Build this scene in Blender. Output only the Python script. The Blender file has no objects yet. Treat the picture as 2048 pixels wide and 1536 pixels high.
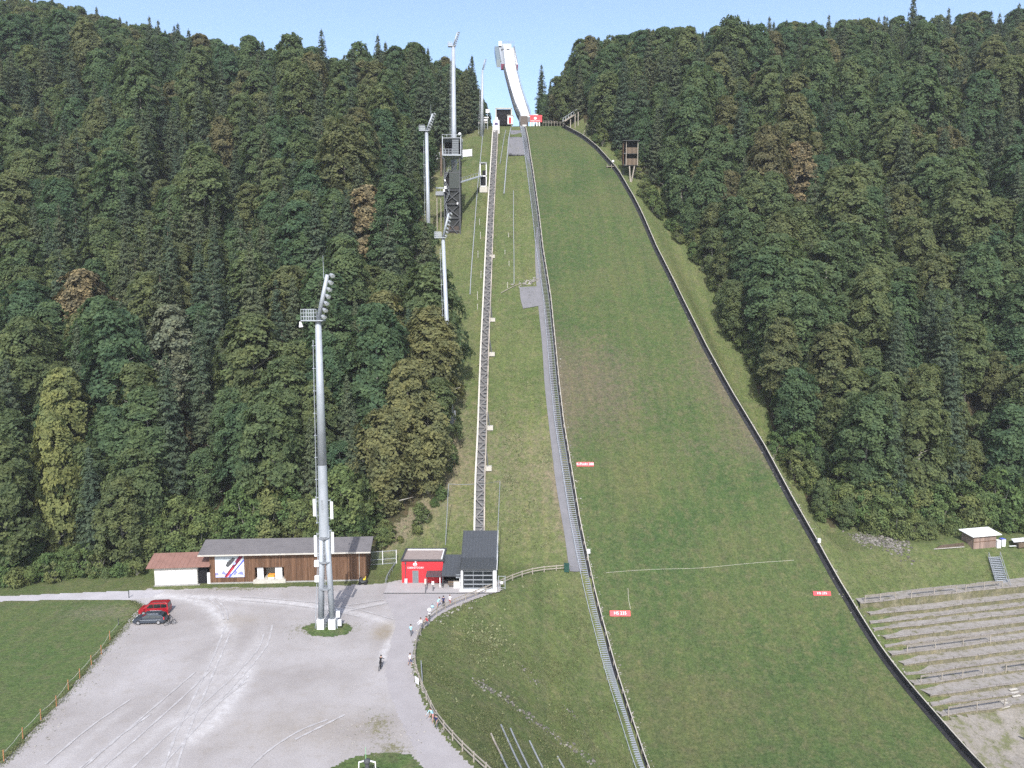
import bpy, bmesh, math, random
import numpy as np
from mathutils import Vector, Matrix
from math import radians, sin, cos, tan, pi, atan, atan2, sqrt

# ------------------------------------------------------------------ camera, sky, sun, exposure
scene = bpy.context.scene
COL = scene.collection
F = 1500.0                       # focal length in pixels of the 2048 px wide photograph
PITCH = atan(168.0 / F)
CAM_Z = 48.0
cam_data = bpy.data.cameras.new('camera')
cam = bpy.data.objects.new('camera', cam_data)
COL.objects.link(cam)
cam.location = (0, 0, CAM_Z)
cam.rotation_euler = (pi / 2 - PITCH, 0, 0)
cam_data.sensor_width = 36
cam_data.lens = F / 2048 * 36
cam_data.clip_start = 0.5
cam_data.clip_end = 5000
scene.camera = cam

HAZE = 0.00014
SUN_EL = radians(44)
SUN_AZ = radians(180)            # straight behind the camera
world = bpy.data.worlds.new('World')
scene.world = world
world.use_nodes = True
wn = world.node_tree
for n in list(wn.nodes):
    wn.nodes.remove(n)
w_out = wn.nodes.new('ShaderNodeOutputWorld')
w_bg = wn.nodes.new('ShaderNodeBackground')
w_sky = wn.nodes.new('ShaderNodeTexSky')
w_sky.sky_type = 'NISHITA'
w_sky.sun_disc = False
w_sky.sun_elevation = SUN_EL
w_sky.sun_rotation = SUN_AZ
w_sky.altitude = 900
w_sky.air_density = 1.0
w_sky.dust_density = 4.0
w_sky.ozone_density = 1.0
w_bg.inputs['Strength'].default_value = 0.15
wn.links.new(w_sky.outputs[0], w_bg.inputs[0])
wn.links.new(w_bg.outputs[0], w_out.inputs[0])
sun_data = bpy.data.lights.new('sun', 'SUN')
sun_data.energy = 2.9
sun_data.angle = radians(0.5)
sun_data.color = (1.0, 0.965, 0.93)
sun = bpy.data.objects.new('sun', sun_data)
COL.objects.link(sun)
sun.rotation_euler = (pi / 2 - SUN_EL, 0, 0)
sun.location = (0, -50, 200)
vs = scene.view_settings
scene.display_settings.display_device = 'sRGB'
vs.view_transform = 'Standard'
vs.look = 'None'
vs.exposure = 0.94
vs.gamma = 1
vs.use_curve_mapping = False
scene.render.engine = 'CYCLES'
cy = scene.cycles
cy.use_denoising = False
cy.max_bounces = 5
cy.diffuse_bounces = 2
cy.glossy_bounces = 2
cy.transmission_bounces = 3
cy.transparent_max_bounces = 6
cy.sample_clamp_indirect = 6
cy.caustics_reflective = False
cy.caustics_refractive = False
scene.render.film_transparent = False

# ------------------------------------------------------------------ pixel rays of the photograph -> places on the site plan
CP, SP = cos(PITCH), sin(PITCH)
def ray(px, py):
    u = (px - 1024) / F
    v = (768 - py) / F
    return Vector((u, CP + v * SP, -SP + v * CP))
def P(px, py, y):
    d = ray(px, py)
    return Vector((0, 0, CAM_Z)) + d * (y / d.y)
def PZ(px, py, z=0.0):
    d = ray(px, py)
    return Vector((0, 0, CAM_Z)) + d * ((z - CAM_Z) / d.z)
def pix(p):
    x, y, z = p[0], p[1], p[2] - CAM_Z
    f = y * CP - z * SP
    up = y * SP + z * CP
    return 1024 + F * x / f, 768 - F * up / f
def pyz(py, y):                  # height of image row py at distance y
    v = (768 - py) / F
    return CAM_Z + y * (-SP + v * CP) / (CP + v * SP)

# ------------------------------------------------------------------ terrain heights
_d = np.arange(-60, 1200.5, 0.5)
_kx = [-60, 30, 60, 80, 98, 115, 127, 138, 150, 170, 195, 220, 245, 270, 290, 296, 330, 400, 600, 1200]
_kz = [-22, -22, -22, -20.5, -16.9, -10.8, -3.8, 5.2, 15, 31, 52, 72, 89.3, 104, 113.0, 113.9, 116, 119, 150, 170]
_L = np.interp(_d, _kx, _kz)
_g = np.exp(-0.5 * (np.arange(-14, 15) * 0.5 / 3.0) ** 2)
_g /= _g.sum()
_L = np.convolve(np.pad(_L, 14, mode='edge'), _g, mode='valid')
def Lf(y):
    return np.interp(y, _d, _L)

def on_landing(pts):             # pixel points on the jumping slope -> (y, x) tables
    ys, xs = [], []
    dd = np.arange(60, 310, 0.25)
    zz = Lf(dd)
    f = dd * CP - (zz - CAM_Z) * SP
    rows = 768 - F * (dd * SP + (zz - CAM_Z) * CP) / f
    for px, py in pts:
        i = int(np.argmin(np.abs(rows - py)))
        p = P(px, py, dd[i])
        ys.append(dd[i])
        xs.append(p.x)
    o = np.argsort(ys)
    return np.array(ys)[o], np.array(xs)[o]
_ly, _lx = on_landing([(1050, 252), (1063, 320), (1075, 400), (1087, 500), (1103, 600), (1112, 690), (1120, 775), (1129, 850), (1142, 930),
                       (1162, 1050), (1189, 1178), (1221, 1300), (1251, 1400), (1297, 1536)])
_ry, _rx = on_landing([(1128, 256), (1195, 300), (1238, 350), (1267, 400), (1312, 500), (1362, 600), (1412, 700), (1468, 800),
                       (1527, 900), (1580, 1000), (1637, 1100), (1695, 1200), (1755, 1300), (1833, 1400), (1920, 1500), (1955, 1536)])
def _ext(y, ty, tx):             # table with straight continuation at the near end
    y = np.asarray(y, float)
    out = np.interp(y, ty, tx)
    s = (tx[0] - tx[3]) / (ty[0] - ty[3])
    return np.where(y < ty[0], tx[0] + s * (y - ty[0]), out)
def xL(y):
    return _ext(y, _ly, _lx)
def xR(y):
    return _ext(y, _ry, _rx)

FENCE_PX = [(1137, 1142), (1075, 1147), (1030, 1160), (985, 1180), (945, 1196), (905, 1212), (876, 1228), (852, 1250), (838, 1275), (832, 1300),
            (830, 1330), (838, 1365), (852, 1400), (872, 1440), (900, 1475), (930, 1508), (965, 1542), (1005, 1580)]
FENCE = [PZ(a, b, 0.0) for a, b in FENCE_PX]
_fy = np.array([p.y for p in FENCE])[::-1]
_fx = np.array([p.x for p in FENCE])[::-1]
def xF(y):
    y = np.asarray(y, float)
    out = np.interp(y, _fy, _fx)
    return np.where(y < _fy[0], _fx[0] + 0.9 * (_fy[0] - y) * 0 + (_fx[0] - _fx[2]) / (_fy[0] - _fy[2]) * (y - _fy[0]), out)

GY = np.array([-60, 127, 134, 150, 170, 195, 220, 245, 270, 300, 350, 450, 700, 1200.])
GX = np.array([-700, -400, -200, -110, -60, -15.])
GZ = np.array([[0] * 6, [0] * 6, [1, 1, 1, 1.5, 1.5, 2.2], [9, 10, 11, 12, 13, 15], [27, 28, 28, 29, 30, 31], [50, 50, 50, 50, 51, 52],
               [75, 74, 72, 71, 71, 72], [102, 98, 94, 91, 90, 90.5], [126, 120, 114, 108, 106, 106.5], [160, 150, 136, 123, 119, 118.5],
               [198, 180, 155, 131, 124, 120.5], [240, 209, 173, 149, 134, 124], [290, 260, 220, 180, 160, 155], [340, 300, 260, 220, 190, 170]], float)
RY = np.array([-60, 60, 98, 115, 127, 137, 147, 156, 170, 195, 220, 245, 270, 290, 320, 360, 400, 600, 1200.])
RX = np.array([20, 60, 100, 220, 700.])
RZ = np.array([[-22] * 5, [-22] * 5, [-17] * 5, [-11] * 5, [-4.5] * 5, [0.6] * 5, [1.3] * 5, [6] * 5, [18] * 5, [43] * 5,
               [67, 66, 66, 67, 70], [88, 87, 87, 90, 95], [105, 105, 106, 110, 118], [119, 121, 121, 125, 135], [124, 131, 133, 139, 150],
               [122, 138, 145, 152, 165], [126, 144, 152, 160, 175], [152, 160, 168, 180, 200], [170, 180, 190, 200, 240]], float)
def _bil(x, y, X, Y, Z):
    x = np.clip(x, X[0], X[-1])
    y = np.clip(y, Y[0], Y[-1])
    i = np.clip(np.searchsorted(X, x, side='right') - 1, 0, len(X) - 2)
    j = np.clip(np.searchsorted(Y, y, side='right') - 1, 0, len(Y) - 2)
    tx = (x - X[i]) / (X[i + 1] - X[i])
    ty = (y - Y[j]) / (Y[j + 1] - Y[j])
    return (Z[j, i] * (1 - tx) + Z[j, i + 1] * tx) * (1 - ty) + (Z[j + 1, i] * (1 - tx) + Z[j + 1, i + 1] * tx) * ty
def _ss(t):
    t = np.clip(t, 0, 1)
    return t * t * (3 - 2 * t)
def wob(x, y, s=1.0):
    return (np.sin(x / (3.1 * s) + 1.3 * np.sin(y / (4.7 * s))) * np.cos(y / (3.7 * s) + 1.1 * np.sin(x / (5.3 * s))))
def H(x, y):
    x = np.asarray(x, float)
    y = np.asarray(y, float)
    x, y = np.broadcast_arrays(x, y)
    L = Lf(y)
    A = 0.5 * (L + np.sqrt(L * L + 1.2)) - 0.02
    A = np.where(y < 131, A * _ss((y - 126.0) / 5.0), A)
    xl, xr, xf = xL(y), xR(y), np.minimum(xF(y), xL(y) - 6)
    t = np.clip((x - xf - 0.4) / (xl - xf - 0.4), 0, 1)
    t = 0.45 * t + 0.55 * _ss(t)
    mid = A + (L - A) * t
    rough = 0.22 * wob(x, y) * _ss((xl - x) / 3) * _ss((x - xf - 1.5) / 4)
    z = mid + rough
    # left forest slope
    G = _bil(x, y, GX, GY, GZ)
    wl = _ss((-16 - x) / 14.0)
    wl = np.where(y > 128, wl, 0)
    z = z * (1 - wl) + G * wl
    z = np.where((y > 136) & (x < -18), z + 0.5 * wob(x, y, 1.7) * _ss((y - 136) / 6), z)
    # right side
    yy = y - 0.22 * np.clip(x - 60, 0, 45) * _ss((165 - y) / 20)
    R = _bil(x, yy, RX, RY, RZ)
    wr = _ss((x - xr - 0.3) / 9.0)
    zr = L * (1 - wr) + R * wr
    zr = zr + np.where(yy > 127, 0.3 * wob(x, y, 1.2) * _ss((x - xr - 2) / 4), 0)
    z = np.where(x > xr, zr, z)
    return z
def Hf(x, y):
    return float(H(x, y))
def PT(px, py, y0=60, y1=600):   # where the photograph's ray meets the ground
    d = ray(px, py)
    ys = np.arange(y0, y1, 0.25)
    t = ys / d.y
    xs = d.x * t
    zs = CAM_Z + d.z * t
    hh = H(xs, ys)
    k = np.nonzero(zs <= hh)[0]
    i = int(k[0]) if len(k) else len(ys) - 1
    return Vector((float(xs[i]), float(ys[i]), float(hh[i])))

# ------------------------------------------------------------------ object helpers
WL = {}
def tag(o, label=None, cat=None, group=None, kind=None):
    if label:
        o['label'] = label
    if cat:
        o['category'] = cat
    if group:
        o['group'] = group
    if kind:
        o['kind'] = kind
    return o
def thing(name, loc, label, cat, group=None, rz=0.0):
    o = bpy.data.objects.new(name, None)
    COL.objects.link(o)
    o.location = loc
    o.rotation_euler = (0, 0, rz)
    o.empty_display_size = 0.3
    WL[o] = Vector(loc)
    return tag(o, label, cat, group)
def link(name, mesh, parent=None, loc=None):
    o = bpy.data.objects.new(name, mesh)
    COL.objects.link(o)
    if parent is not None:
        o.parent = parent
        WL[o] = WL.get(parent, Vector((0, 0, 0)))
    if loc is not None:
        o.location = loc
    return o
def np_mesh(name, verts, faces, mats=(), smooth=False, mat_idx=None):
    me = bpy.data.meshes.new(name)
    v = np.asarray(verts, np.float32).reshape(-1, 3)
    f = np.asarray(faces, np.int32)
    n = f.shape[1]
    me.vertices.add(len(v))
    me.vertices.foreach_set('co', v.ravel())
    me.loops.add(f.size)
    me.loops.foreach_set('vertex_index', f.ravel())
    me.polygons.add(len(f))
    me.polygons.foreach_set('loop_start', np.arange(len(f), dtype=np.int32) * n)
    me.polygons.foreach_set('loop_total', np.full(len(f), n, np.int32))
    if mat_idx is not None:
        me.polygons.foreach_set('material_index', np.asarray(mat_idx, np.int32))
    me.polygons.foreach_set('use_smooth', np.full(len(f), smooth, bool))
    for m in mats:
        me.materials.append(m)
    me.update(calc_edges=True)
    return me
class MB:
    """collects boxes, bars, tubes into ONE mesh"""
    def __init__(s):
        s.v, s.f, s.m = [], [], []
    def add(s, vs_, fs_, m=0):
        b = len(s.v)
        s.v += [tuple(q) for q in vs_]
        s.f += [tuple(b + i for i in q) for q in fs_]
        s.m += [m] * len(fs_)
        return s
    def box(s, c, size, rz=0.0, m=0, M=None):
        hx, hy, hz = size[0] / 2, size[1] / 2, size[2] / 2
        pts = [Vector((a * hx, b * hy, e * hz)) for e in (-1, 1) for b in (-1, 1) for a in (-1, 1)]
        R = M if M is not None else Matrix.Rotation(rz, 3, 'Z')
        pts = [R @ q + Vector(c) for q in pts]
        return s.add(pts, [(0, 2, 3, 1), (4, 5, 7, 6), (0, 1, 5, 4), (2, 6, 7, 3), (0, 4, 6, 2), (1, 3, 7, 5)], m)
    def bar(s, a, b, w, h=None, up=(0, 0, 1), m=0):
        a, b = Vector(a), Vector(b)
        h = w if h is None else h
        d = (b - a)
        if d.length < 1e-6:
            return s
        d.normalize()
        u = Vector(up)
        if abs(d.dot(u)) > 0.98:
            u = Vector((1, 0, 0))
        r = d.cross(u).normalized()
        u = r.cross(d).normalized()
        pts = [q + r * (i * w / 2) + u * (j * h / 2) for q in (a, b) for i, j in ((-1, -1), (1, -1), (1, 1), (-1, 1))]
        return s.add(pts, [(3, 2, 1, 0), (4, 5, 6, 7), (0, 1, 5, 4), (1, 2, 6, 5), (2, 3, 7, 6), (3, 0, 4, 7)], m)
    def tube(s, a, b, r0, r1=None, n=8, m=0, cap=True):
        a, b = Vector(a), Vector(b)
        r1 = r0 if r1 is None else r1
        d = (b - a).normalized()
        u = Vector((0, 0, 1)) if abs(d.z) < 0.95 else Vector((1, 0, 0))
        r = d.cross(u).normalized()
        u = r.cross(d).normalized()
        pts = [q + (r * cos(2 * pi * k / n) + u * sin(2 * pi * k / n)) * rr for q, rr in ((a, r0), (b, r1)) for k in range(n)]
        fs = [(k, (k + 1) % n, n + (k + 1) % n, n + k) for k in range(n)]
        if cap:
            fs += [tuple(range(n - 1, -1, -1)), tuple(range(n, 2 * n))]
        return s.add(pts, fs, m)
    def path(s, pts, r, n=6, m=0):
        for i in range(len(pts) - 1):
            s.tube(pts[i], pts[i + 1], r, n=n, m=m)
        return s
    def quad(s, a, b, c, d, m=0):
        return s.add([a, b, c, d], [(0, 1, 2, 3)], m)
    def prism(s, poly, off, m=0):       # polygon (list of points) extruded by vector off
        n = len(poly)
        off = Vector(off)
        pts = [Vector(q) for q in poly] + [Vector(q) + off for q in poly]
        fs = [tuple(range(n - 1, -1, -1)), tuple(range(n, 2 * n))] + [(k, (k + 1) % n, n + (k + 1) % n, n + k) for k in range(n)]
        return s.add(pts, fs, m)
    def ball(s, c, r, n=8, k=5, sc=(1, 1, 1), m=0):
        c = Vector(c)
        pts, fs = [], []
        for j in range(k + 1):
            ph = -pi / 2 + pi * j / k
            for i in range(n):
                th = 2 * pi * i / n
                pts.append(c + Vector((r * sc[0] * cos(ph) * cos(th), r * sc[1] * cos(ph) * sin(th), r * sc[2] * sin(ph))))
        for j in range(k):
            for i in range(n):
                fs.append((j * n + i, j * n + (i + 1) % n, (j + 1) * n + (i + 1) % n, (j + 1) * n + i))
        return s.add(pts, fs, m)
    def mesh(s, name, mats, off=(0, 0, 0), smooth=False):
        me = bpy.data.meshes.new(name)
        o = Vector(off)
        me.from_pydata([tuple(Vector(q) - o) for q in s.v], [], s.f)
        mats = mats if isinstance(mats, (list, tuple)) else [mats]
        for mm in mats:
            me.materials.append(mm)
        if len(mats) > 1:
            me.polygons.foreach_set('material_index', s.m)
        if smooth:
            me.polygons.foreach_set('use_smooth', [True] * len(me.polygons))
        me.update()
        bm = bmesh.new()
        bm.from_mesh(me)
        bmesh.ops.recalc_face_normals(bm, faces=bm.faces)
        bm.to_mesh(me)
        bm.free()
        return me
    def build(s, name, mats, parent=None, local=False, smooth=False, label=None):
        off = (0, 0, 0) if (parent is None or local) else WL.get(parent, Vector((0, 0, 0)))
        o = link(name, s.mesh(name, mats, off, smooth), parent)
        if label:
            o['label'] = label
        return o
def solo(name, mb, mats, label, cat, group=None, smooth=False, kind=None):   # a thing that is one mesh; its origin sits at its base
    c = Vector((0, 0, 0))
    for q in mb.v:
        c += Vector(q)
    c /= len(mb.v)
    c.z = min(q[2] for q in mb.v)
    o = link(name, mb.mesh(name, mats, c, smooth), None, c)
    WL[o] = c
    return tag(o, label, cat, group, kind)
def dup(root, loc, rz=0.0, label=None, sc=None):
    r = root.copy()
    COL.objects.link(r)
    r.location = loc
    r.rotation_euler = (0, 0, rz)
    if sc:
        r.scale = (sc, sc, sc)
    if label:
        r['label'] = label
    for ch in root.children:
        c = ch.copy()
        COL.objects.link(c)
        c.parent = r
        for gch in ch.children:
            e = gch.copy()
            COL.objects.link(e)
            e.parent = c
    return r

# ------------------------------------------------------------------ materials
MATS = {}
def nd(nt, t, **kw):
    n = nt.nodes.new(t)
    for k, v in kw.items():
        setattr(n, k, v)
    return n
def base_mat(name, rough=0.8, spec=0.3, metal=0.0):
    m = bpy.data.materials.new(name)
    m.use_nodes = True
    b = m.node_tree.nodes['Principled BSDF']
    b.inputs['Roughness'].default_value = rough
    b.inputs['Metallic'].default_value = metal
    b.inputs['Specular IOR Level'].default_value = spec
    MATS[name] = m
    return m, m.node_tree, b
def noise(nt, scale, detail=4, rough=0.6, vec=None, dim='3D'):
    n = nd(nt, 'ShaderNodeTexNoise')
    n.inputs['Scale'].default_value = scale
    n.inputs['Detail'].default_value = detail
    n.inputs['Roughness'].default_value = rough
    if vec is not None:
        nt.links.new(vec, n.inputs['Vector'])
    return n.outputs['Fac']
def ramp(nt, fac, stops):
    r = nd(nt, 'ShaderNodeValToRGB')
    e = r.color_ramp.elements
    while len(e) < len(stops):
        e.new(0.5)
    for i, (p, c) in enumerate(stops):
        e[i].position = p
        e[i].color = (c[0], c[1], c[2], 1) if len(c) == 3 else c
    nt.links.new(fac, r.inputs[0])
    return r.outputs[0]
def mix(nt, a, b, fac, mode='MIX'):
    n = nd(nt, 'ShaderNodeMix', data_type='RGBA', blend_type=mode)
    for sock, v in ((n.inputs[6], a), (n.inputs[7], b), (n.inputs[0], fac)):
        if isinstance(v, (int, float)):
            sock.default_value = v
        elif isinstance(v, (tuple, list)):
            sock.default_value = (v[0], v[1], v[2], 1)
        else:
            nt.links.new(v, sock)
    return n.outputs[2]
def math_(nt, op, a, b=0.0, c=None):
    n = nd(nt, 'ShaderNodeMath', operation=op)
    for i, v in enumerate((a, b) if c is None else (a, b, c)):
        if isinstance(v, (int, float)):
            n.inputs[i].default_value = v
        else:
            nt.links.new(v, n.inputs[i])
    return n.outputs[0]
def pos(nt):
    return nd(nt, 'ShaderNodeNewGeometry').outputs['Position']
def attr(nt, name):
    return nd(nt, 'ShaderNodeAttribute', attribute_name=name).outputs['Fac']
def bump(nt, b, h, strength, dist):
    n = nd(nt, 'ShaderNodeBump')
    n.inputs['Strength'].default_value = strength
    n.inputs['Distance'].default_value = dist
    nt.links.new(h, n.inputs['Height'])
    nt.links.new(n.outputs[0], b.inputs['Normal'])
def plain(name, col, rough=0.6, spec=0.3, metal=0.0, var=0.12, scale=2.0):
    """paint / metal / concrete with a little uneven grime"""
    m, nt, b = base_mat(name, rough, spec, metal)
    col = [q * 0.88 for q in col]
    co = nd(nt, 'ShaderNodeTexCoord').outputs['Object']
    f = noise(nt, scale, 5, 0.65, co)
    c = ramp(nt, f, [(0.25, [q * (1 - var * 1.6) for q in col]), (0.5, col), (0.78, [min(1, q * (1 + var)) for q in col])])
    nt.links.new(c, b.inputs['Base Color'])
    return m
# ------------------------------------------------------------------ ground materials
def grass_mat(name, cols, bare=None, bare_attr=None, sc=1.0, hi=None):
    m, nt, b = base_mat(name, 0.95, 0.1)
    p = pos(nt)
    big = noise(nt, 0.045 * sc, 4, 0.6, p)
    mid = noise(nt, 0.5 * sc, 4, 0.7, p)
    fine = noise(nt, 2.6, 3, 0.75, p)
    c = ramp(nt, big, [(0.32, cols[0]), (0.5, cols[1]), (0.68, cols[2])])
    c = mix(nt, c, mix(nt, c, cols[3], 0.8), ramp(nt, mid, [(0.45, (0, 0, 0)), (0.72, (1, 1, 1))]))
    if bare is not None:
        a = attr(nt, bare_attr)
        g = noise(nt, 0.9, 5, 0.75, p)
        k = math_(nt, 'ADD', a, math_(nt, 'MULTIPLY', math_(nt, 'SUBTRACT', g, 0.5), 1.2))
        k = ramp(nt, k, [(0.38, (0, 0, 0)), (0.78, (1, 1, 1))])
        c = mix(nt, c, bare, math_(nt, 'MULTIPLY', k, 0.85))
    v = ramp(nt, fine, [(0.28, (0.62, 0.62, 0.62)), (0.5, (1, 1, 1)), (0.75, (1.35, 1.32, 1.25))])
    c = mix(nt, c, v, 1.0, 'MULTIPLY')
    mp = nd(nt, 'ShaderNodeMapping')          # faint fall-line streaks left by skis and mowers
    mp.inputs['Scale'].default_value = (0.55, 0.03, 0.03)
    nt.links.new(p, mp.inputs['Vector'])
    c = mix(nt, c, ramp(nt, noise(nt, 1.0, 4, 0.65, mp.outputs[0]), [(0.32, (0.88, 0.91, 0.92)), (0.5, (1, 1, 1)), (0.7, (1.14, 1.09, 1.04))]), 1.0, 'MULTIPLY')
    cl = noise(nt, 1.15, 3, 0.75, p)
    c = mix(nt, c, ramp(nt, cl, [(0.3, (0.78, 0.8, 0.82)), (0.5, (1, 1, 1)), (0.72, (1.22, 1.2, 1.14))]), 1.0, 'MULTIPLY')
    c = mix(nt, c, (0.86, 0.86, 0.86), 1.0, 'MULTIPLY')
    nt.links.new(c, b.inputs['Base Color'])
    bump(nt, b, fine, 0.55, 0.25)
    return m
M_meadow = grass_mat('meadow', [(0.082, 0.113, 0.040), (0.097, 0.125, 0.046), (0.114, 0.132, 0.054), (0.145, 0.14, 0.076)],
                     bare=(0.19, 0.158, 0.112), bare_attr='bare')
M_landing = grass_mat('mown_grass', [(0.052, 0.088, 0.031), (0.071, 0.101, 0.037), (0.090, 0.105, 0.044), (0.106, 0.104, 0.056)],
                      bare=(0.122, 0.104, 0.074), bare_attr='bare', sc=1.3)
M_lawn = grass_mat('lawn_grass', [(0.072, 0.122, 0.040), (0.09, 0.128, 0.046), (0.108, 0.13, 0.056), (0.13, 0.13, 0.07)],
                   bare=(0.17, 0.16, 0.11), bare_attr='bare')
def floor_mat():
    m, nt, b = base_mat('forest_floor', 1.0, 0.05)
    p = pos(nt)
    f = noise(nt, 0.7, 5, 0.7, p)
    c = ramp(nt, f, [(0.3, (0.035, 0.04, 0.02)), (0.5, (0.06, 0.055, 0.03)), (0.7, (0.10, 0.075, 0.045))])
    c = mix(nt, c, (0.86, 0.86, 0.86), 1.0, 'MULTIPLY')
    nt.links.new(c, b.inputs['Base Color'])
    bump(nt, b, f, 0.6, 0.4)
    return m
M_floor = floor_mat()
def gravel_mat():
    m, nt, b = base_mat('gravel', 0.95, 0.15)
    p = pos(nt)
    big = noise(nt, 0.09, 5, 0.6, p)
    mid = noise(nt, 0.6, 5, 0.7, p)
    fine = noise(nt, 5.0, 3, 0.8, p)
    c = ramp(nt, big, [(0.3, (0.30, 0.277, 0.266)), (0.5, (0.365, 0.344, 0.336)), (0.72, (0.42, 0.40, 0.398))])
    c = mix(nt, c, (0.29, 0.258, 0.225), ramp(nt, mid, [(0.5, (0, 0, 0)), (0.8, (0.55, 0.55, 0.55))]))
    w = attr(nt, 'wear')
    wk = math_(nt, 'MULTIPLY', w, ramp(nt, noise(nt, 1.1, 4, 0.7, p), [(0.3, (0.2, 0.2, 0.2)), (0.65, (1, 1, 1))]))
    c = mix(nt, c, (0.62, 0.61, 0.61), math_(nt, 'MINIMUM', wk, 0.9))
    g = attr(nt, 'weeds')
    gk = math_(nt, 'ADD', math_(nt, 'MULTIPLY', g, 1.0), math_(nt, 'MULTIPLY', math_(nt, 'SUBTRACT', noise(nt, 1.6, 4, 0.8, p), 0.5), 1.6))
    gk = ramp(nt, gk, [(0.5, (0, 0, 0)), (0.72, (1, 1, 1))])
    c = mix(nt, c, (0.17, 0.165, 0.09), math_(nt, 'MULTIPLY', gk, math_(nt, 'MINIMUM', math_(nt, 'MULTIPLY', g, 2.0), 0.9)))
    s = attr(nt, 'soil')
    c = mix(nt, c, (0.27, 0.225, 0.16), math_(nt, 'MULTIPLY', s, ramp(nt, mid, [(0.3, (0.5, 0.5, 0.5)), (0.6, (1, 1, 1))])))
    v = ramp(nt, fine, [(0.3, (0.86, 0.86, 0.86)), (0.7, (1.1, 1.1, 1.1))])
    c = mix(nt, c, v, 1.0, 'MULTIPLY')
    c = mix(nt, c, (0.86, 0.86, 0.86), 1.0, 'MULTIPLY')
    nt.links.new(c, b.inputs['Base Color'])
    bump(nt, b, fine, 0.3, 0.06)
    return m
M_gravel = gravel_mat()
def asphalt_mat(name, cols, sc=0.3):
    m, nt, b = base_mat(name, 0.9, 0.2)
    p = pos(nt)
    f = noise(nt, sc, 5, 0.65, p)
    g = noise(nt, 7, 2, 0.7, p)
    c = ramp(nt, f, [(0.3, cols[0]), (0.55, cols[1]), (0.75, cols[2])])
    c = mix(nt, c, ramp(nt, g, [(0.3, (0.9, 0.9, 0.9)), (0.7, (1.08, 1.08, 1.08))]), 1.0, 'MULTIPLY')
    c = mix(nt, c, (0.86, 0.86, 0.86), 1.0, 'MULTIPLY')
    nt.links.new(c, b.inputs['Base Color'])
    bump(nt, b, g, 0.2, 0.02)
    return m
M_asphalt = asphalt_mat('asphalt_path', [(0.325, 0.305, 0.305), (0.36, 0.34, 0.342), (0.395, 0.375, 0.377)])
M_road = asphalt_mat('road_surface', [(0.40, 0.385, 0.395), (0.45, 0.435, 0.45), (0.50, 0.48, 0.495)])
M_greypath = asphalt_mat('grey_grit', [(0.155, 0.155, 0.165), (0.175, 0.175, 0.187), (0.20, 0.195, 0.21)], 0.6)
M_paving = asphalt_mat('station_paving', [(0.36, 0.34, 0.335), (0.40, 0.38, 0.375), (0.43, 0.41, 0.41)], 0.5)

# ------------------------------------------------------------------ point in polygon / distance to line
def in_poly(x, y, poly):
    inside = np.zeros(np.shape(x), bool)
    n = len(poly)
    for i in range(n):
        x0, y0 = poly[i][0], poly[i][1]
        x1, y1 = poly[(i + 1) % n][0], poly[(i + 1) % n][1]
        c = ((y0 > y) != (y1 > y)) & (x < (x1 - x0) * (y - y0) / (y1 - y0 + 1e-12) + x0)
        inside ^= c
    return inside
def seg_dist(x, y, pts):
    d = np.full(np.shape(x), 1e9)
    for i in range(len(pts) - 1):
        ax, ay = pts[i][0], pts[i][1]
        bx, by = pts[i + 1][0], pts[i + 1][1]
        l2 = (bx - ax) ** 2 + (by - ay) ** 2 + 1e-9
        t = np.clip(((x - ax) * (bx - ax) + (y - ay) * (by - ay)) / l2, 0, 1)
        d = np.minimum(d, np.hypot(x - ax - t * (bx - ax), y - ay - t * (by - ay)))
    return d
def spline(pts, n=12):
    out = []
    q = [Vector(p) for p in pts]
    q = [q[0] * 2 - q[1]] + q + [q[-1] * 2 - q[-2]]
    for i in range(1, len(q) - 2):
        for k in range(n):
            t = k / n
            a, b, c, d = q[i - 1], q[i], q[i + 1], q[i + 2]
            out.append(0.5 * ((2 * b) + (c - a) * t + (2 * a - 5 * b + 4 * c - d) * t * t + (3 * b - a - 3 * c + d) * t ** 3))
    out.append(q[-2])
    return out
def set_attr(me, name, vals):
    a = me.attributes.new(name, 'FLOAT', 'POINT')
    a.data.foreach_set('value', np.asarray(vals, np.float32).ravel())

# ------------------------------------------------------------------ ground sheet
def axis(parts):
    out = []
    for a, b, s in parts:
        out.append(np.arange(a, b, s))
    return np.unique(np.concatenate(out + [np.array([parts[-1][1]])]))
ax_ = axis([(-500, -300, 25), (-300, -110, 6), (-110, 110, 1.25), (110, 300, 6), (300, 500, 25)])
ay_ = axis([(-60, 60, 10), (60, 160, 1.0), (160, 310, 1.6), (310, 480, 6), (480, 740, 20)])
gx, gy = np.meshgrid(ax_, ay_)
gz = H(gx, gy)
CAR_POLY_PX = [(296, 1178), (330, 1180), (430, 1176), (600, 1174), (735, 1169), (770, 1166), (800, 1163), (1003, 1182), (985, 1186), (945, 1200),
               (905, 1216), (874, 1232), (848, 1254), (832, 1277), (826, 1300), (824, 1332), (831, 1368), (845, 1403), (864, 1443),
               (892, 1480), (922, 1513), (957, 1547), (990, 1620), (850, 1900), (-500, 1900), (-260, 1760), (-120, 1640), (0, 1530), (50, 1478),
               (110, 1412), (170, 1345), (215, 1290), (247, 1256), (270, 1225), (285, 1212), (262, 1199)]
CAR_POLY = [PZ(a, b) for a, b in CAR_POLY_PX]
sink = np.zeros_like(gz)
land = (gx > xL(gy) + 1.3) & (gx < xR(gy) - 1.3) & (gy > 45) & (gy < 289)
sink[land] = 0.45
gz = gz - sink
nx, ny = len(ax_), len(ay_)
idx = np.arange(nx * ny).reshape(ny, nx)
faces = np.stack([idx[:-1, :-1], idx[:-1, 1:], idx[1:, 1:], idx[1:, :-1]], -1).reshape(-1, 4)
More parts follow.
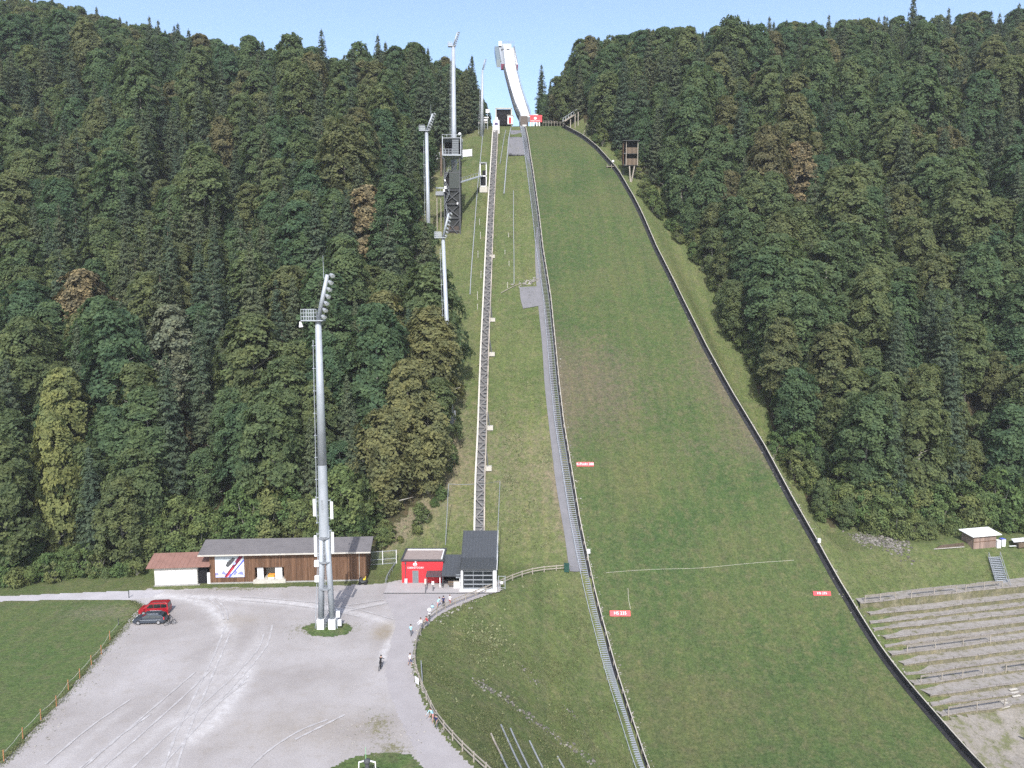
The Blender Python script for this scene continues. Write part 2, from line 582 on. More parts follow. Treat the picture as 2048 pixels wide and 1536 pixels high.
cxm = (gx[:-1, :-1] + gx[1:, 1:]) / 2
cym = (gy[:-1, :-1] + gy[1:, 1:]) / 2
FEL_Y = [120, 131, 134, 138, 145, 150, 165, 185, 205, 230, 250, 268, 280, 300, 330, 400, 700]
FEL_X = [-66, -64, -27, -23, -17, -15, -17, -21, -24, -27.5, -27, -22, -14, -13, -13, -15, -20]
FER_Y = [60, 132, 139, 145, 152, 160, 172, 188, 210, 228, 244, 250, 262, 280, 292, 304, 400, 700]
FER_X = [160, 160, 67, 64, 60.5, 58.5, 57, 55, 53, 46, 43, 37, 32.5, 25.5, 17, 8.5, 12, 25]
def fel(y):
    return np.interp(y, FEL_Y, FEL_X)
def fer(y):
    return np.interp(y, FER_Y, FER_X)
forest_mask = ((cxm < fel(cym) + 0.5) & (cym > 134)) | ((cxm > fer(cym) + 3.0) & (cym > 148 + 0.22 * np.clip(cxm - 60, 0, 45)))
me = np_mesh('ground', np.stack([gx, gy, gz], -1), faces, [M_meadow, M_floor], True, forest_mask.ravel().astype(int))
rs = np.random.RandomState(3)
bare = np.zeros_like(gx)
strip = (gx > fel(gy)) & (gx < xL(gy)) & (gy > 130)
bare += np.where(strip, 0.27 + 0.25 * np.exp(-((gy - 150) / 14) ** 2) + 0.22 * np.exp(-((gx - (fel(gy) + 3)) / 3.0) ** 2), 0)
bare += 0.5 * np.exp(-((gx + 24) / 6) ** 2 - ((gy - 139) / 3.0) ** 2)
bare += np.where((gx > xR(gy)) & (gy > 128), 0.12, 0)
bare += np.where((gx > xR(gy) + 2) & (gy < 127.5 + 0.22 * np.clip(gx - 60, 0, 45)), 0.42, 0)
bare += np.where((gx < -60) & (gy > 120) & (gy < 131), 0.3, 0)
bare += 0.45 * np.exp(-seg_dist(gx, gy, [PT(1110, 950), PT(1130, 1050), PT(1150, 1120)]) / 1.3)
set_attr(me, 'bare', bare)
ground = link('ground', me)
tag(ground, 'rough meadow and forest floor of the valley side', None, None, 'structure')

# ------------------------------------------------------------------ landing slope sheet
ly = np.concatenate([np.arange(40, 100, 2.0), np.arange(100, 292.1, 1.0)])
ns = 64
S = np.linspace(0, 1, ns)
lx = xL(ly)[:, None] * (1 - S) + xR(ly)[:, None] * S
lyy = np.repeat(ly[:, None], ns, 1)
lz = Lf(lyy) + 0.05
idx = np.arange(len(ly) * ns).reshape(len(ly), ns)
faces = np.stack([idx[:-1, :-1], idx[:-1, 1:], idx[1:, 1:], idx[1:, :-1]], -1).reshape(-1, 4)
me = np_mesh('landing_slope', np.stack([lx, lyy, lz], -1), faces, [M_landing], True)
SS = np.repeat(S[None, :], len(ly), 0)
b_ = 0.6 * np.exp(-((lyy - 168) / 17) ** 2) * (0.75 + 0.25 * np.sin(SS * 7))
b_ += 0.22 * np.exp(-((lyy - 153) / 4) ** 2) * (SS > 0.55)
b_ += 0.35 * np.exp(-SS / 0.05) * np.exp(-((lyy - 165) / 35) ** 2) + 0.3 * np.exp(-(1 - SS) / 0.05) * np.exp(-((lyy - 150) / 30) ** 2)
b_ += 0.28 * np.exp(-((lyy - 240) / 1.5) ** 2 - ((SS - 0.3) / 0.1) ** 2)
b_ += 0.18 * np.exp(-((lyy - 112) / 10) ** 2) * (SS > 0.7)
b_ += 0.10
set_attr(me, 'bare', b_)
ls = link('landing_slope', me)
tag(ls, 'mown grass landing slope of the ski jump', None, None, 'structure')

# ------------------------------------------------------------------ flat sheets on the valley floor
def sheet(name, poly, z, mat, step, label, attrs=None, jit=0.0, hfun=None, keep=None):
    xs = [p[0] for p in poly]
    ys = [p[1] for p in poly]
    X = np.arange(min(xs) - step, max(xs) + step, step)
    Y = np.arange(min(ys) - step, max(ys) + step, step)
    X, Y = np.meshgrid(X, Y)
    r = np.random.RandomState(len(name))
    JX, JY = X + r.uniform(-jit, jit, X.shape), Y + r.uniform(-jit, jit, X.shape)
    ny_, nx_ = X.shape
    ii = np.arange(nx_ * ny_).reshape(ny_, nx_)
    fc = np.stack([ii[:-1, :-1], ii[:-1, 1:], ii[1:, 1:], ii[1:, :-1]], -1).reshape(-1, 4)
    ok = in_poly((X + step / 2)[:-1, :-1], (Y + step / 2)[:-1, :-1], poly).ravel()
    if keep is not None:
        ok &= keep((X + step / 2)[:-1, :-1], (Y + step / 2)[:-1, :-1]).ravel()
    fc = fc[ok]
    used, inv = np.unique(fc, return_inverse=True)
    fc = inv.reshape(fc.shape)
    vx, vy = JX.ravel()[used], JY.ravel()[used]
    vz = (hfun(vx, vy) if hfun is not None else np.zeros_like(vx)) + z
    m_ = np_mesh(name, np.stack([vx, vy, vz], -1), fc, [mat], False)
    if attrs:
        for k, fn in attrs.items():
            set_attr(m_, k, fn(vx, vy))
    o = link(name, m_)
    tag(o, label, None, None, 'structure')
    return o
TRACKS = [[(438, 1196), (456, 1225), (455, 1262), (432, 1310), (395, 1390), (355, 1470), (318, 1560)],
          [(445, 1215), (466, 1250), (460, 1290), (425, 1350), (385, 1430), (340, 1540)],
          [(540, 1262), (530, 1295), (488, 1345), (420, 1420), (300, 1540)],
          [(525, 1255), (512, 1290), (462, 1345), (370, 1420), (230, 1530), (150, 1600)],
          [(300, 1190), (360, 1195), (410, 1210), (440, 1235), (450, 1262)],
          [(250, 1192), (400, 1194), (560, 1205), (650, 1215)],
          [(600, 1208), (690, 1222), (760, 1240), (800, 1262)],
          [(480, 1375), (440, 1400), (400, 1425), (330, 1450)],
          [(660, 1225), (720, 1215), (770, 1205)],
          [(790, 1265), (770, 1300), (765, 1320)],
          [(495, 1340), (480, 1370), (430, 1440), (380, 1480)], [(250, 1420), (150, 1500), (60, 1580)], [(330, 1400), (200, 1520), (120, 1600)]]
TRW = [spline([PZ(a, b) for a, b in t], 6) for t in TRACKS]
TRS = [0.9, 0.9, 0.9, 0.9, 1.1, 1.1, 0.7, 0.5, 0.5, 0.6, 1.2, 0.6, 0.6]
TRK = [.3, .3, .25, .3, .8, .8, .6, .5, .5, .7, .7, .25, .25]
def wear(x, y):
    w = np.zeros_like(x)
    for t, s, k in zip(TRW, TRS, TRK):
        w = np.maximum(w, k * np.exp(-(seg_dist(x, y, t) / s) ** 2))
    return w
def blob(px, py, rx, ry):
    c = PZ(px, py)
    return lambda x, y: np.exp(-((x - c.x) / rx) ** 2 - ((y - c.y) / ry) ** 2)
W1, W2, W3, W4, W5 = blob(650, 1258, 6.5, 3.2), blob(755, 1450, 2.6, 3.5), blob(790, 1500, 2.2, 2.2), blob(470, 1178, 9, 1.1), blob(560, 1262, 2.0, 1.2)
S1, S2 = blob(768, 1262, 2.0, 3.6), blob(480, 1240, 3.2, 2.2)
S3 = blob(640, 1460, 12, 4)
sheet('car_park', CAR_POLY, 0.012, M_gravel, 0.45, 'pale grey gravel car park with tyre tracks',
      {'wear': wear, 'weeds': lambda x, y: 0.62 * W1(x, y) + 0.55 * W2(x, y) + 0.55 * W3(x, y) + 0.6 * W4(x, y) + 0.1,
       'soil': lambda x, y: np.minimum(1, 1.6 * S1(x, y) ** 2) * 0.85 + 0.45 * S2(x, y) + 0.3 * S3(x, y)}, 0.16)
THIN = [[(452, 1250), (428, 1310), (390, 1390), (356, 1460), (322, 1550)], [(462, 1262), (442, 1310), (408, 1390), (378, 1460), (348, 1550)],
        [(545, 1250), (534, 1290), (500, 1335), (455, 1385), (380, 1470), (310, 1550)], [(528, 1268), (515, 1300), (470, 1350), (420, 1395), (330, 1475), (240, 1560)],
        [(498, 1352), (470, 1378), (440, 1404)], [(490, 1365), (455, 1392), (430, 1412)], [(420, 1342), (360, 1400), (270, 1480), (190, 1550)], [(390, 1345), (320, 1405), (220, 1490), (140, 1560)],
        [(300, 1430), (230, 1480), (150, 1545)], [(260, 1400), (180, 1455), (90, 1530)], [(655, 1440), (600, 1462), (540, 1500), (490, 1545)], [(690, 1430), (640, 1455), (590, 1480)],
        [(470, 1200), (560, 1208), (640, 1219), (720, 1234)], [(480, 1194), (600, 1203), (700, 1216), (790, 1240)], [(690, 1212), (730, 1206), (768, 1200)], [(700, 1222), (745, 1213), (775, 1207)],
        [(430, 1196), (450, 1218), (456, 1240)], [(415, 1196), (438, 1216), (448, 1240)]]
tv, tf = [], []
for li, L_ in enumerate(THIN):
    q = spline([PZ(a, b) for a, b in L_], 8)
    for i in range(len(q)):
        d = (q[min(i + 1, len(q) - 1)] - q[max(i - 1, 0)])
        nn = Vector((d.y, -d.x, 0)).normalized()
        wd_ = .13 + .05 * sin(i * 1.7)
        b_0 = len(tv)
        tv += [tuple(q[i] + nn * wd_ + Vector((0, 0, .034 + .003 * li))), tuple(q[i] - nn * wd_ + Vector((0, 0, .034 + .003 * li)))]
        if i:
            tf.append((b_0 - 2, b_0 - 1, b_0 + 1, b_0))
M_track = asphalt_mat('pressed_gravel', [(0.355, 0.34, 0.338), (0.43, 0.415, 0.413), (0.60, 0.59, 0.59)], 0.9)
tko = link('tyre_tracks', np_mesh('tyre_tracks', tv, tf, [M_track]))
tag(tko, 'thin pale tyre tracks pressed into the gravel car park', None, None, 'structure')
road_poly = [PZ(-300, 1212), PZ(0, 1203), PZ(150, 1199), PZ(262, 1199), PZ(300, 1195), PZ(330, 1182), PZ(300, 1180), PZ(150, 1186), PZ(0, 1193), PZ(-300, 1201)]
sheet('road', road_poly, 0.024, M_road, 0.4, 'pale narrow road along the foot of the forest', None, 0.05)
asph = [(767, 1189), (965, 1190), (940, 1200), (903, 1217), (873, 1233), (847, 1255), (831, 1278), (825, 1301), (823, 1332), (830, 1368), (844, 1403),
        (863, 1443), (891, 1480), (921, 1513), (956, 1547), (990, 1600), (880, 1600), (848, 1536), (826, 1492), (800, 1440), (778, 1385), (770, 1340), (782, 1285), (792, 1245)]
sheet('footpath', [PZ(a, b) for a, b in asph], 0.02, M_asphalt, 0.3, 'smooth grey asphalt footpath beside the wooden fence', None, 0.0)
sheet('station_forecourt', [PZ(a, b) for a, b in [(778, 1165), (800, 1160), (1003, 1160), (1003, 1180), (985, 1186), (768, 1186)]], 0.032, M_paving, 0.3,
      'paved forecourt in front of the lift station')
sheet('grass_island', [PZ(a, b) for a, b in [(600, 1600), (655, 1540), (700, 1518), (745, 1508), (790, 1507), (825, 1512), (850, 1540), (880, 1600)]], 0.06, M_lawn, 0.3,
      'green grass island at the near edge of the car park', {'bare': lambda x, y: x * 0 + 0.05}, 0.12)
sheet('grass_patch', [PZ(a, b) for a, b in [(604, 1256), (625, 1247), (660, 1244), (694, 1248), (706, 1257), (695, 1269), (660, 1274), (622, 1271)]], 0.05, M_lawn, 0.3,
      'small grass patch at the foot of the floodlight mast', {'bare': lambda x, y: x * 0 + 0.12}, 0.12)
lawn_poly = [PZ(a, b) for a, b in [(-500, 1215), (0, 1206), (150, 1202), (258, 1202), (278, 1213), (243, 1255), (212, 1289), (166, 1345), (106, 1411), (46, 1478), (-4, 1530), (-130, 1645), (-270, 1765), (-500, 1900)]]
lb = blob(190, 1225, 9, 4)
sheet('lawn', lawn_poly, 0.03, M_lawn, 0.6, 'green lawn left of the car park', {'bare': lambda x, y: 0.08 + 0.45 * lb(x, y) + 0.2 * _ss((x + 75) / 20)}, 0.1)

# strips that follow the slope: grey grit path beside the stairs and the pad half way up
def strip_on(name, left, right, mat, label, z=0.14, n=8):
    A = spline([PT(*p) for p in left], n)
    B = spline([PT(*p) for p in right], n)
    k = min(len(A), len(B))
    vs_, rows = [], 7
    for i in range(k):
        for j in range(rows):
            t = j / (rows - 1)
            q = A[i] * (1 - t) + B[i] * t
            vs_.append((q.x, q.y, Hf(q.x, q.y) + z))
    ii = np.arange(k * rows).reshape(k, rows)
    fc = np.stack([ii[:-1, :-1], ii[:-1, 1:], ii[1:, 1:], ii[1:, :-1]], -1).reshape(-1, 4)
    o = link(name, np_mesh(name, vs_, fc, [mat], True))
    return tag(o, label, None, None, 'structure')
strip_on('grit_path', [(1140, 1145), (1130, 1080), (1112, 970), (1101, 880), (1090, 780), (1084, 690), (1077, 618), (1072, 560), (1070, 500), (1073, 455)],
         [(1165, 1145), (1156, 1080), (1134, 985), (1119, 880), (1108, 780), (1102, 690), (1092, 618), (1084, 560), (1079, 500), (1076, 455)],
         M_greypath, 'dark grey grit path beside the slope stairs')
strip_on('grit_pad', [(1046, 620), (1041, 600), (1039, 577)], [(1085, 612), (1082, 595), (1078, 576)], M_greypath, 'square grey grit pad half way up the slope', 0.2)
strip_on('summit_path', [(1045, 300), (1040, 285), (1017, 275), (1022, 262), (1031, 252)], [(1060, 330), (1057, 300), (1050, 275), (1049, 262), (1047, 252)], M_greypath,
         'grey grit fan below the take-off', 0.2)
# ------------------------------------------------------------------ foliage materials
def leaf_mat(name, stops, trans=0.25, island=0.5):
    m = bpy.data.materials.new(name)
    m.use_nodes = True
    nt = m.node_tree
    for n in list(nt.nodes):
        nt.nodes.remove(n)
    out = nd(nt, 'ShaderNodeOutputMaterial')
    oi = nd(nt, 'ShaderNodeObjectInfo')
    geo = nd(nt, 'ShaderNodeNewGeometry')
    sep = nd(nt, 'ShaderNodeSeparateColor')      # trees that stand singly carry their own tone, the far mass a random one
    nt.links.new(oi.outputs['Color'], sep.inputs[0])
    own = math_(nt, 'LESS_THAN', sep.outputs[2], 0.5)
    fac = math_(nt, 'ADD', math_(nt, 'MULTIPLY', own, sep.outputs[0]), math_(nt, 'MULTIPLY', math_(nt, 'SUBTRACT', 1.0, own), oi.outputs['Random']))
    c = ramp(nt, fac, stops)
    r = ramp(nt, geo.outputs['Random Per Island'], [(0.0, (1 - island,) * 3), (0.55, (1.0, 1.0, 1.0)), (1.0, (1 + island * 1.1, 1 + island, 1 + island * 0.8))])
    c = mix(nt, c, r, 1.0, 'MULTIPLY')
    pn = noise(nt, 0.35, 2, 0.6, geo.outputs['Position'])
    c = mix(nt, c, ramp(nt, pn, [(0.3, (0.8, 0.86, 0.9)), (0.7, (1.15, 1.08, 0.95))]), 1.0, 'MULTIPLY')
    d = nd(nt, 'ShaderNodeBsdfDiffuse')
    t = nd(nt, 'ShaderNodeBsdfTranslucent')
    mx = nd(nt, 'ShaderNodeMixShader')
    mx.inputs[0].default_value = trans
    nt.links.new(c, d.inputs[0])
    nt.links.new(mix(nt, c, (1.2, 1.25, 0.9), 1.0, 'MULTIPLY'), t.inputs[0])
    nt.links.new(d.outputs[0], mx.inputs[1])
    nt.links.new(t.outputs[0], mx.inputs[2])
    nt.links.new(mx.outputs[0], out.inputs[0])
    MATS[name] = m
    return m
M_beech = leaf_mat('beech_leaves', [(0.0, (0.086, 0.142, 0.084)), (0.28, (0.102, 0.156, 0.084)), (0.55, (0.119, 0.164, 0.084)), (0.8, (0.140, 0.172, 0.085)), (0.93, (0.152, 0.164, 0.088)), (1.0, (0.160, 0.152, 0.090))], 0.5, 0.3)
M_spruce = leaf_mat('spruce_needles', [(0.0, (0.074, 0.108, 0.076)), (0.5, (0.092, 0.122, 0.080)), (1.0, (0.112, 0.132, 0.080))], 0.36, 0.3)
M_yellow = leaf_mat('maple_leaves', [(0.0, (0.185, 0.21, 0.09)), (1.0, (0.19, 0.21, 0.09))], 0.4, .25)
M_olive = leaf_mat('olive_leaves', [(0.0, (0.165, 0.175, 0.085)), (1.0, (0.17, 0.175, 0.088))], 0.4, .25)
M_golden = leaf_mat('golden_leaves', [(0.0, (0.19, 0.165, 0.045)), (1.0, (0.19, 0.165, 0.045))], 0.3)
M_rusty = leaf_mat('rusty_leaves', [(0.0, (0.16, 0.138, 0.085)), (1.0, (0.165, 0.14, 0.085))], 0.2)
M_grey = leaf_mat('greyish_leaves', [(0.0, (0.125, 0.145, 0.10)), (1.0, (0.13, 0.145, 0.105))], 0.2)
M_bush = leaf_mat('bush_leaves', [(0.0, (0.082, 0.132, 0.055)), (0.5, (0.112, 0.152, 0.064)), (1.0, (0.14, 0.162, 0.072))], 0.3, 0.35)
M_bark = plain('beech_bark', (0.32, 0.31, 0.28), 0.9, 0.1, var=0.35, scale=1.5)
M_sbark = plain('spruce_bark', (0.16, 0.12, 0.09), 0.9, 0.1, var=0.35, scale=1.5)

def leaf_cards(c, nrm, size, rs, asp=0.62):
    """diamond shaped leaves: centres, normals, sizes -> verts, faces"""
    n = len(c)
    a = rs.normal(size=(n, 3))
    u = np.cross(nrm, a)
    u /= np.linalg.norm(u, axis=1)[:, None] + 1e-9
    w = np.cross(nrm, u)
    s = size[:, None]
    fold = nrm * s * 0.12
    v = np.stack([c - u * s, c - w * s * asp + fold, c + u * s, c + w * s * asp + fold], 1).reshape(-1, 3)
    f = np.arange(4 * n).reshape(n, 4)
    return v, f
def beech_crown(seed, h, r, base, nspray=120, nleaf=46, leaf=0.32, lobes=5, peak=0.42, spread=1.0):
    rs = np.random.RandomState(seed)
    ph = rs.uniform(0, 2 * pi, 6)
    C, N, Z = [], [], []
    k = 0
    while k < nspray:
        t = rs.uniform(0, 1) ** 0.9
        th = rs.uniform(0, 2 * pi)
        if t < peak:
            prof = 0.42 + 0.58 * sin(0.5 * pi * t / peak)
        else:
            prof = sqrt(max(0, 1 - ((t - peak) / (1.02 - peak)) ** 2))
        lob = 0.82 + 0.2 * sin(lobes * th + ph[0] + 5 * t) * cos(3 * t * pi + ph[1]) + 0.14 * sin(2 * th + ph[2])
        rad = r * prof * lob * (rs.uniform(0.74, 1.03) if rs.rand() < .85 else rs.uniform(.3, .74))
        z = base + (h - base) * t
        cx_, cy_ = rad * cos(th), rad * sin(th)
        if rs.rand() < 0.18 and t < 0.85:      # holes between the boughs
            if sin(4 * th + ph[3] + 9 * t) > 0.55:
                continue
        sr = rs.uniform(0.7, 1.35) * spread * (0.65 + 0.35 * prof)
        tilt = rs.uniform(0.85, 1.4) - 0.9 * max(0, t - .6)
        out = np.array([cos(th), sin(th), 0.0])
        nn = np.array([out[0] * sin(tilt), out[1] * sin(tilt), cos(tilt)]) + rs.normal(size=3) * 0.18
        nn /= np.linalg.norm(nn)
        e1 = np.cross(nn, [0.3, 0.1, 0.9])
        e1 /= np.linalg.norm(e1)
        e2 = np.cross(nn, e1)
        m = int(nleaf * rs.uniform(0.7, 1.25))
        q = np.sqrt(rs.uniform(0, 1, m)) * sr
        al = rs.uniform(0, 2 * pi, m)
        sag = -0.22 * (q / sr) ** 2 * sr
        pts = np.array([cx_, cy_, z]) + e1 * (q * np.cos(al) * 1.15)[:, None] + e2 * (q * np.sin(al) * 0.85)[:, None] + nn * rs.normal(0, 0.16, m)[:, None]
        pts[:, 2] += sag
        nl = nn + rs.normal(0, 0.27, (m, 3))
        nl /= np.linalg.norm(nl, axis=1)[:, None]
        C.append(pts)
        N.append(nl)
        Z.append(rs.uniform(0.65, 1.35, m) * leaf)
        k += 1
    return leaf_cards(np.concatenate(C), np.concatenate(N), np.concatenate(Z), rs)
def tree_trunk(seed, h, r0, limbs, base, reach, up=0.7):
    rs = random.Random(seed)
    mb = MB()
    pts = [Vector((0, 0, -0.8))]
    for k in range(1, 7):
        t = k / 6
        pts.append(Vector((rs.uniform(-.25, .25) * t * 1.6, rs.uniform(-.25, .25) * t * 1.6, h * 0.92 * t)))
    for k in range(6):
        mb.tube(pts[k], pts[k + 1], r0 * (1 - 0.93 * k / 6), r0 * (1 - 0.93 * (k + 1) / 6), n=7, cap=False)
    for k in range(limbs):
        t = base / h + (0.86 - base / h) * (k + rs.random() * 0.6) / limbs
        z = t * h * 0.92
        i = min(5, int(t * 6))
        o = pts[i].lerp(pts[i + 1], t * 6 - i)
        a = k * 2.4 + rs.uniform(-.4, .4)
        L = reach * (1.05 - 0.75 * t) * rs.uniform(0.75, 1.1)
        e = o + Vector((cos(a) * L, sin(a) * L, L * up * rs.uniform(0.6, 1.1)))
        mid = o.lerp(e, 0.55) + Vector((0, 0, L * 0.06))
        rr = r0 * (1 - 0.85 * t) * 0.5
        mb.tube(o, mid, rr, rr * 0.6, n=5, cap=False)
        mb.tube(mid, e, rr * 0.6, rr * 0.15, n=5, cap=False)
    return mb
def spruce_crown(seed, h, r, base, levels=34, per=8, sparse=0.0, leaf=0.3):
    rs = np.random.RandomState(seed)
    C, N, Z, D = [], [], [], []
    for l in range(levels):
        t = (l + rs.uniform(-.2, .2)) / levels
        t = min(max(t, 0), 0.995)
        zl = base + (h - base) * t
        L0 = r * (1 - t) ** 0.68 * (1.0 if t > 0.12 else 0.7 + 2.5 * t) + 0.15
        nb = max(4, int(per * (0.55 + 0.5 * (1 - t))))
        a0 = rs.uniform(0, 2 * pi)
        for b in range(nb):
            if rs.rand() < sparse:
                continue
            a = a0 + 2 * pi * b / nb + rs.uniform(-.3, .3)
            L = L0 * rs.uniform(0.62, 1.12)
            z0 = zl + rs.uniform(-.6, .6) * (h - base) / levels
            n = max(3, int(L / 0.27))
            s = (np.arange(n) + 0.6) / n
            droop = -0.42 * s * L + 0.26 * s ** 2.4 * L
            drz = rs.uniform(0.75, 1.25)
            px_ = np.cos(a) * s * L
            py_ = np.sin(a) * s * L
            wdt = 0.34 * L ** 0.5 * (1 - 0.55 * s)
            for side in (-1, 0, 1):
                m = n
                off = side * wdt * 0.62 + rs.normal(0, 0.13, m)
                c = np.stack([px_ - np.sin(a) * off, py_ + np.cos(a) * off, z0 + droop * drz - np.abs(off) * 0.35 + rs.normal(0, 0.16, m)], 1)
                nn = np.stack([np.cos(a) * 0.7 - np.sin(a) * side * 0.45 + rs.normal(0, .25, m), np.sin(a) * 0.7 + np.cos(a) * side * 0.45 + rs.normal(0, .25, m), np.full(m, 0.55)], 1)
                nn /= np.linalg.norm(nn, axis=1)[:, None]
                C.append(c)
                N.append(nn)
                Z.append(rs.uniform(0.75, 1.3, m) * leaf * (0.75 + 0.35 * min(1, L / 2.5)))
    # leader
    n = 10
    C.append(np.stack([rs.normal(0, .05, n), rs.normal(0, .05, n), h - 0.9 + np.linspace(0, 1.2, n)], 1))
    nn = rs.normal(size=(n, 3))
    nn[:, 2] *= 0.3
    N.append(nn / np.linalg.norm(nn, axis=1)[:, None])
    Z.append(np.full(n, 0.16))
    return leaf_cards(np.concatenate(C), np.concatenate(N), np.concatenate(Z), rs, 0.5)

BEECH = []     # (crown mesh, trunk mesh, height, radius)
for i, (h, r, b, ns_, lf) in enumerate([(24, 5.6, 3.5, 250, .34), (21, 5.2, 1.2, 240, .33), (26, 5.4, 6.0, 240, .34), (18, 5.0, .6, 220, .31),
                                        (23, 6.2, 2.5, 270, .35), (28, 5.8, 7.0, 250, .35), (16, 4.4, .5, 190, .29)]):
    v, f = beech_crown(40 + i, h, r, b, ns_, 46, lf, lobes=4 + i % 3, peak=0.34 + 0.05 * (i % 4), spread=1.2)
    cm = np_mesh('beech_crown', v, f, [M_beech])
    tm = tree_trunk(i, h, 0.30 + h * 0.006, 9, b, r * 1.0).mesh('beech_trunk', M_bark, smooth=True)
    BEECH.append((cm, tm, h, r))
SPRUCE = []
for i, (h, r, b, lv, pr, sp) in enumerate([(29, 4.3, 2.0, 42, 11, .03), (25, 3.8, 1.0, 38, 11, .03), (31, 4.2, 5.0, 44, 10, .08), (21, 3.6, .6, 34, 11, .03), (28, 3.6, 9.0, 34, 9, .15)]):
    v, f = spruce_crown(70 + i, h, r, b, lv, pr, sp)
    cm = np_mesh('spruce_crown', v, f, [M_spruce])
    mb = MB().tube((0, 0, -1), (0, 0, h * .5), .34, .22, n=7, cap=False).tube((0, 0, h * .5), (0.05, 0, h), .22, .03, n=6, cap=False)
    rr = random.Random(i)
    for k in range(14):
        z = b * 0.4 + (h * 0.5) * k / 14
        a = k * 2.4
        L = rr.uniform(1.0, 2.4)
        mb.tube((0, 0, z), (cos(a) * L, sin(a) * L, z - L * 0.25), .05, .015, n=4, cap=False)
    SPRUCE.append((cm, mb.mesh('spruce_trunk', M_sbark, smooth=True), h, r))
BUSH = []
for i, (h, r, ns_) in enumerate([(4.5, 2.2, 48), (3.2, 1.8, 38), (6.0, 2.4, 60), (2.2, 1.4, 26)]):
    v, f = beech_crown(90 + i, h, r, 0.2, ns_, 44, .17, lobes=3, peak=0.35, spread=0.62)
    cm = np_mesh('bush_foliage', v, f, [M_bush])
    mb = MB()
    rr = random.Random(i)
    for k in range(5):
        a = k * 1.26
        mb.tube((0, 0, -.2), (cos(a) * r * .5, sin(a) * r * .5, h * .7), .06, .02, n=5, cap=False)
    BUSH.append((cm, mb.mesh('bush_stem', M_bark, smooth=True), h, r))

def put_tree(kind, proto, loc, rz, sc, label, group, mat=None, name=None, cat=None, scz=None):
    nm, parts, ct = {'beech': ('beech_tree', ('crown', 'trunk'), 'tree'), 'spruce': ('spruce_tree', ('crown', 'trunk'), 'tree'),
                     'bush': ('bush', ('foliage', 'stem'), 'bush')}[kind]
    e = thing(name or nm, loc, label, cat or ct, group, rz)
    e.scale = (sc * 1.12, sc * 1.12, scz or sc) if kind == 'beech' else (sc, sc, scz or sc)
    c = link(parts[0], proto[0], e)
    link(parts[1], proto[1], e)
    if mat is not None:
        c.material_slots[0].link = 'OBJECT'
        c.material_slots[0].material = mat
    return e

# ------------------------------------------------------------------ where the trees stand
rng = np.random.RandomState(11)
SPECIAL = []                                  # single trees the photograph sets apart: (x, y, clearance)
def sp_at(px, py, y):
    x = P(px, py, y).x
    SPECIAL.append((x, y, 4.5))
    return x, y
S_ = {'maple_a': sp_at(105, 900, 133), 'maple_b': sp_at(120, 700, 144), 'rusty_a': sp_at(165, 560, 172), 'rusty_b': sp_at(735, 450, 196), 'rusty_c': sp_at(1590, 430, 226),
      'golden': sp_at(520, 190, 292), 'grey_a': sp_at(345, 720, 158), 'bare_spruce': sp_at(881, 200, 240), 'spire': sp_at(1083, 180, 316), 'sk_a': sp_at(600, 70, 345), 'sk_b': sp_at(650, 70, 338),
      'sk_c': sp_at(1822, 90, 305), 'sk_d': sp_at(1465, 60, 330), 'olive_edge': sp_at(815, 800, 146), 'olive_b': sp_at(862, 780, 158), 'olive_c': sp_at(765, 880, 141), 'olive_d': sp_at(855, 920, 144.5), 'olive_e': sp_at(770, 640, 165)}
cand = []
step = 6.0
for yy in np.arange(129, 470, step):
    st = 1.0 if yy < 330 else 1.2
    for xx in np.arange(-340, 300, step * st):
        x = xx + rng.uniform(-2.2, 2.2)
        y = yy + rng.uniform(-2.2, 2.2)
        left = x < fel(y)
        right = x > fer(y) + 1.0
        if not (left or right):
            continue
        if left and y < 137 and x > -66:          # behind the sheds
            continue
        if right and x > 62 and y < 144.5 + 0.22 * np.clip(x - 60, 0, 45) + (1.5 if x > 75 else 0):
            continue
        if right and y > 420:
            continue
        if any(abs(x - a) < c_ and abs(y - b) < c_ for a, b, c_ in SPECIAL):
            continue
        if abs(x + 15.5) < 4 and 205 < y < 222:
            continue
        z = Hf(x, y)
        px, py = pix((x, y, z))
        px2, py2 = pix((x, y, z + 22))
        if px < -150 or px > 2200 or py2 < -120 or py < -60:
            continue
        if -14 < x < (8.5 if y < 330 else 12) and y > 292:
            continue
        cand.append((x, y, z, px, py))
cand.sort(key=lambda c: c[1])
def spruce_p(x, y, left):
    if left:
        p = 0.24
        if 230 < (1024 + F * x / y) < 600 and 150 < y < 240:
            p = 0.6
        if y > 300:
            p = 0.32
        if x > -34 and y > 205:
            p = 0.35
    else:
        p = 0.12
        if y > 255:
            p = 0.26
        if 1024 + F * x / y > 1850 and y > 200:
            p = 0.5
    return p
def zone(px, py):
    if px < 1024:
        z = 'above the left lawn' if px < 300 else ('above the long shed' if px < 640 else ('between near mast and judges tower' if px < 860 else 'beside the lift strip'))
    else:
        z = 'next to the landing slope' if px < 1480 else ('in the middle of the right forest' if px < 1760 else 'towards the right picture edge')
    v = 'near the skyline' if py < 210 else ('high up' if py < 430 else ('half way up' if py < 680 else 'low down'))
    return v + ' ' + z
TONES = ((.22, 'deep green'), (.45, 'mid green'), (.7, 'olive green'), (.9, 'yellowish green'), (1.01, 'brownish'))
LIM = 290
nb = nsb = 0
rest = []
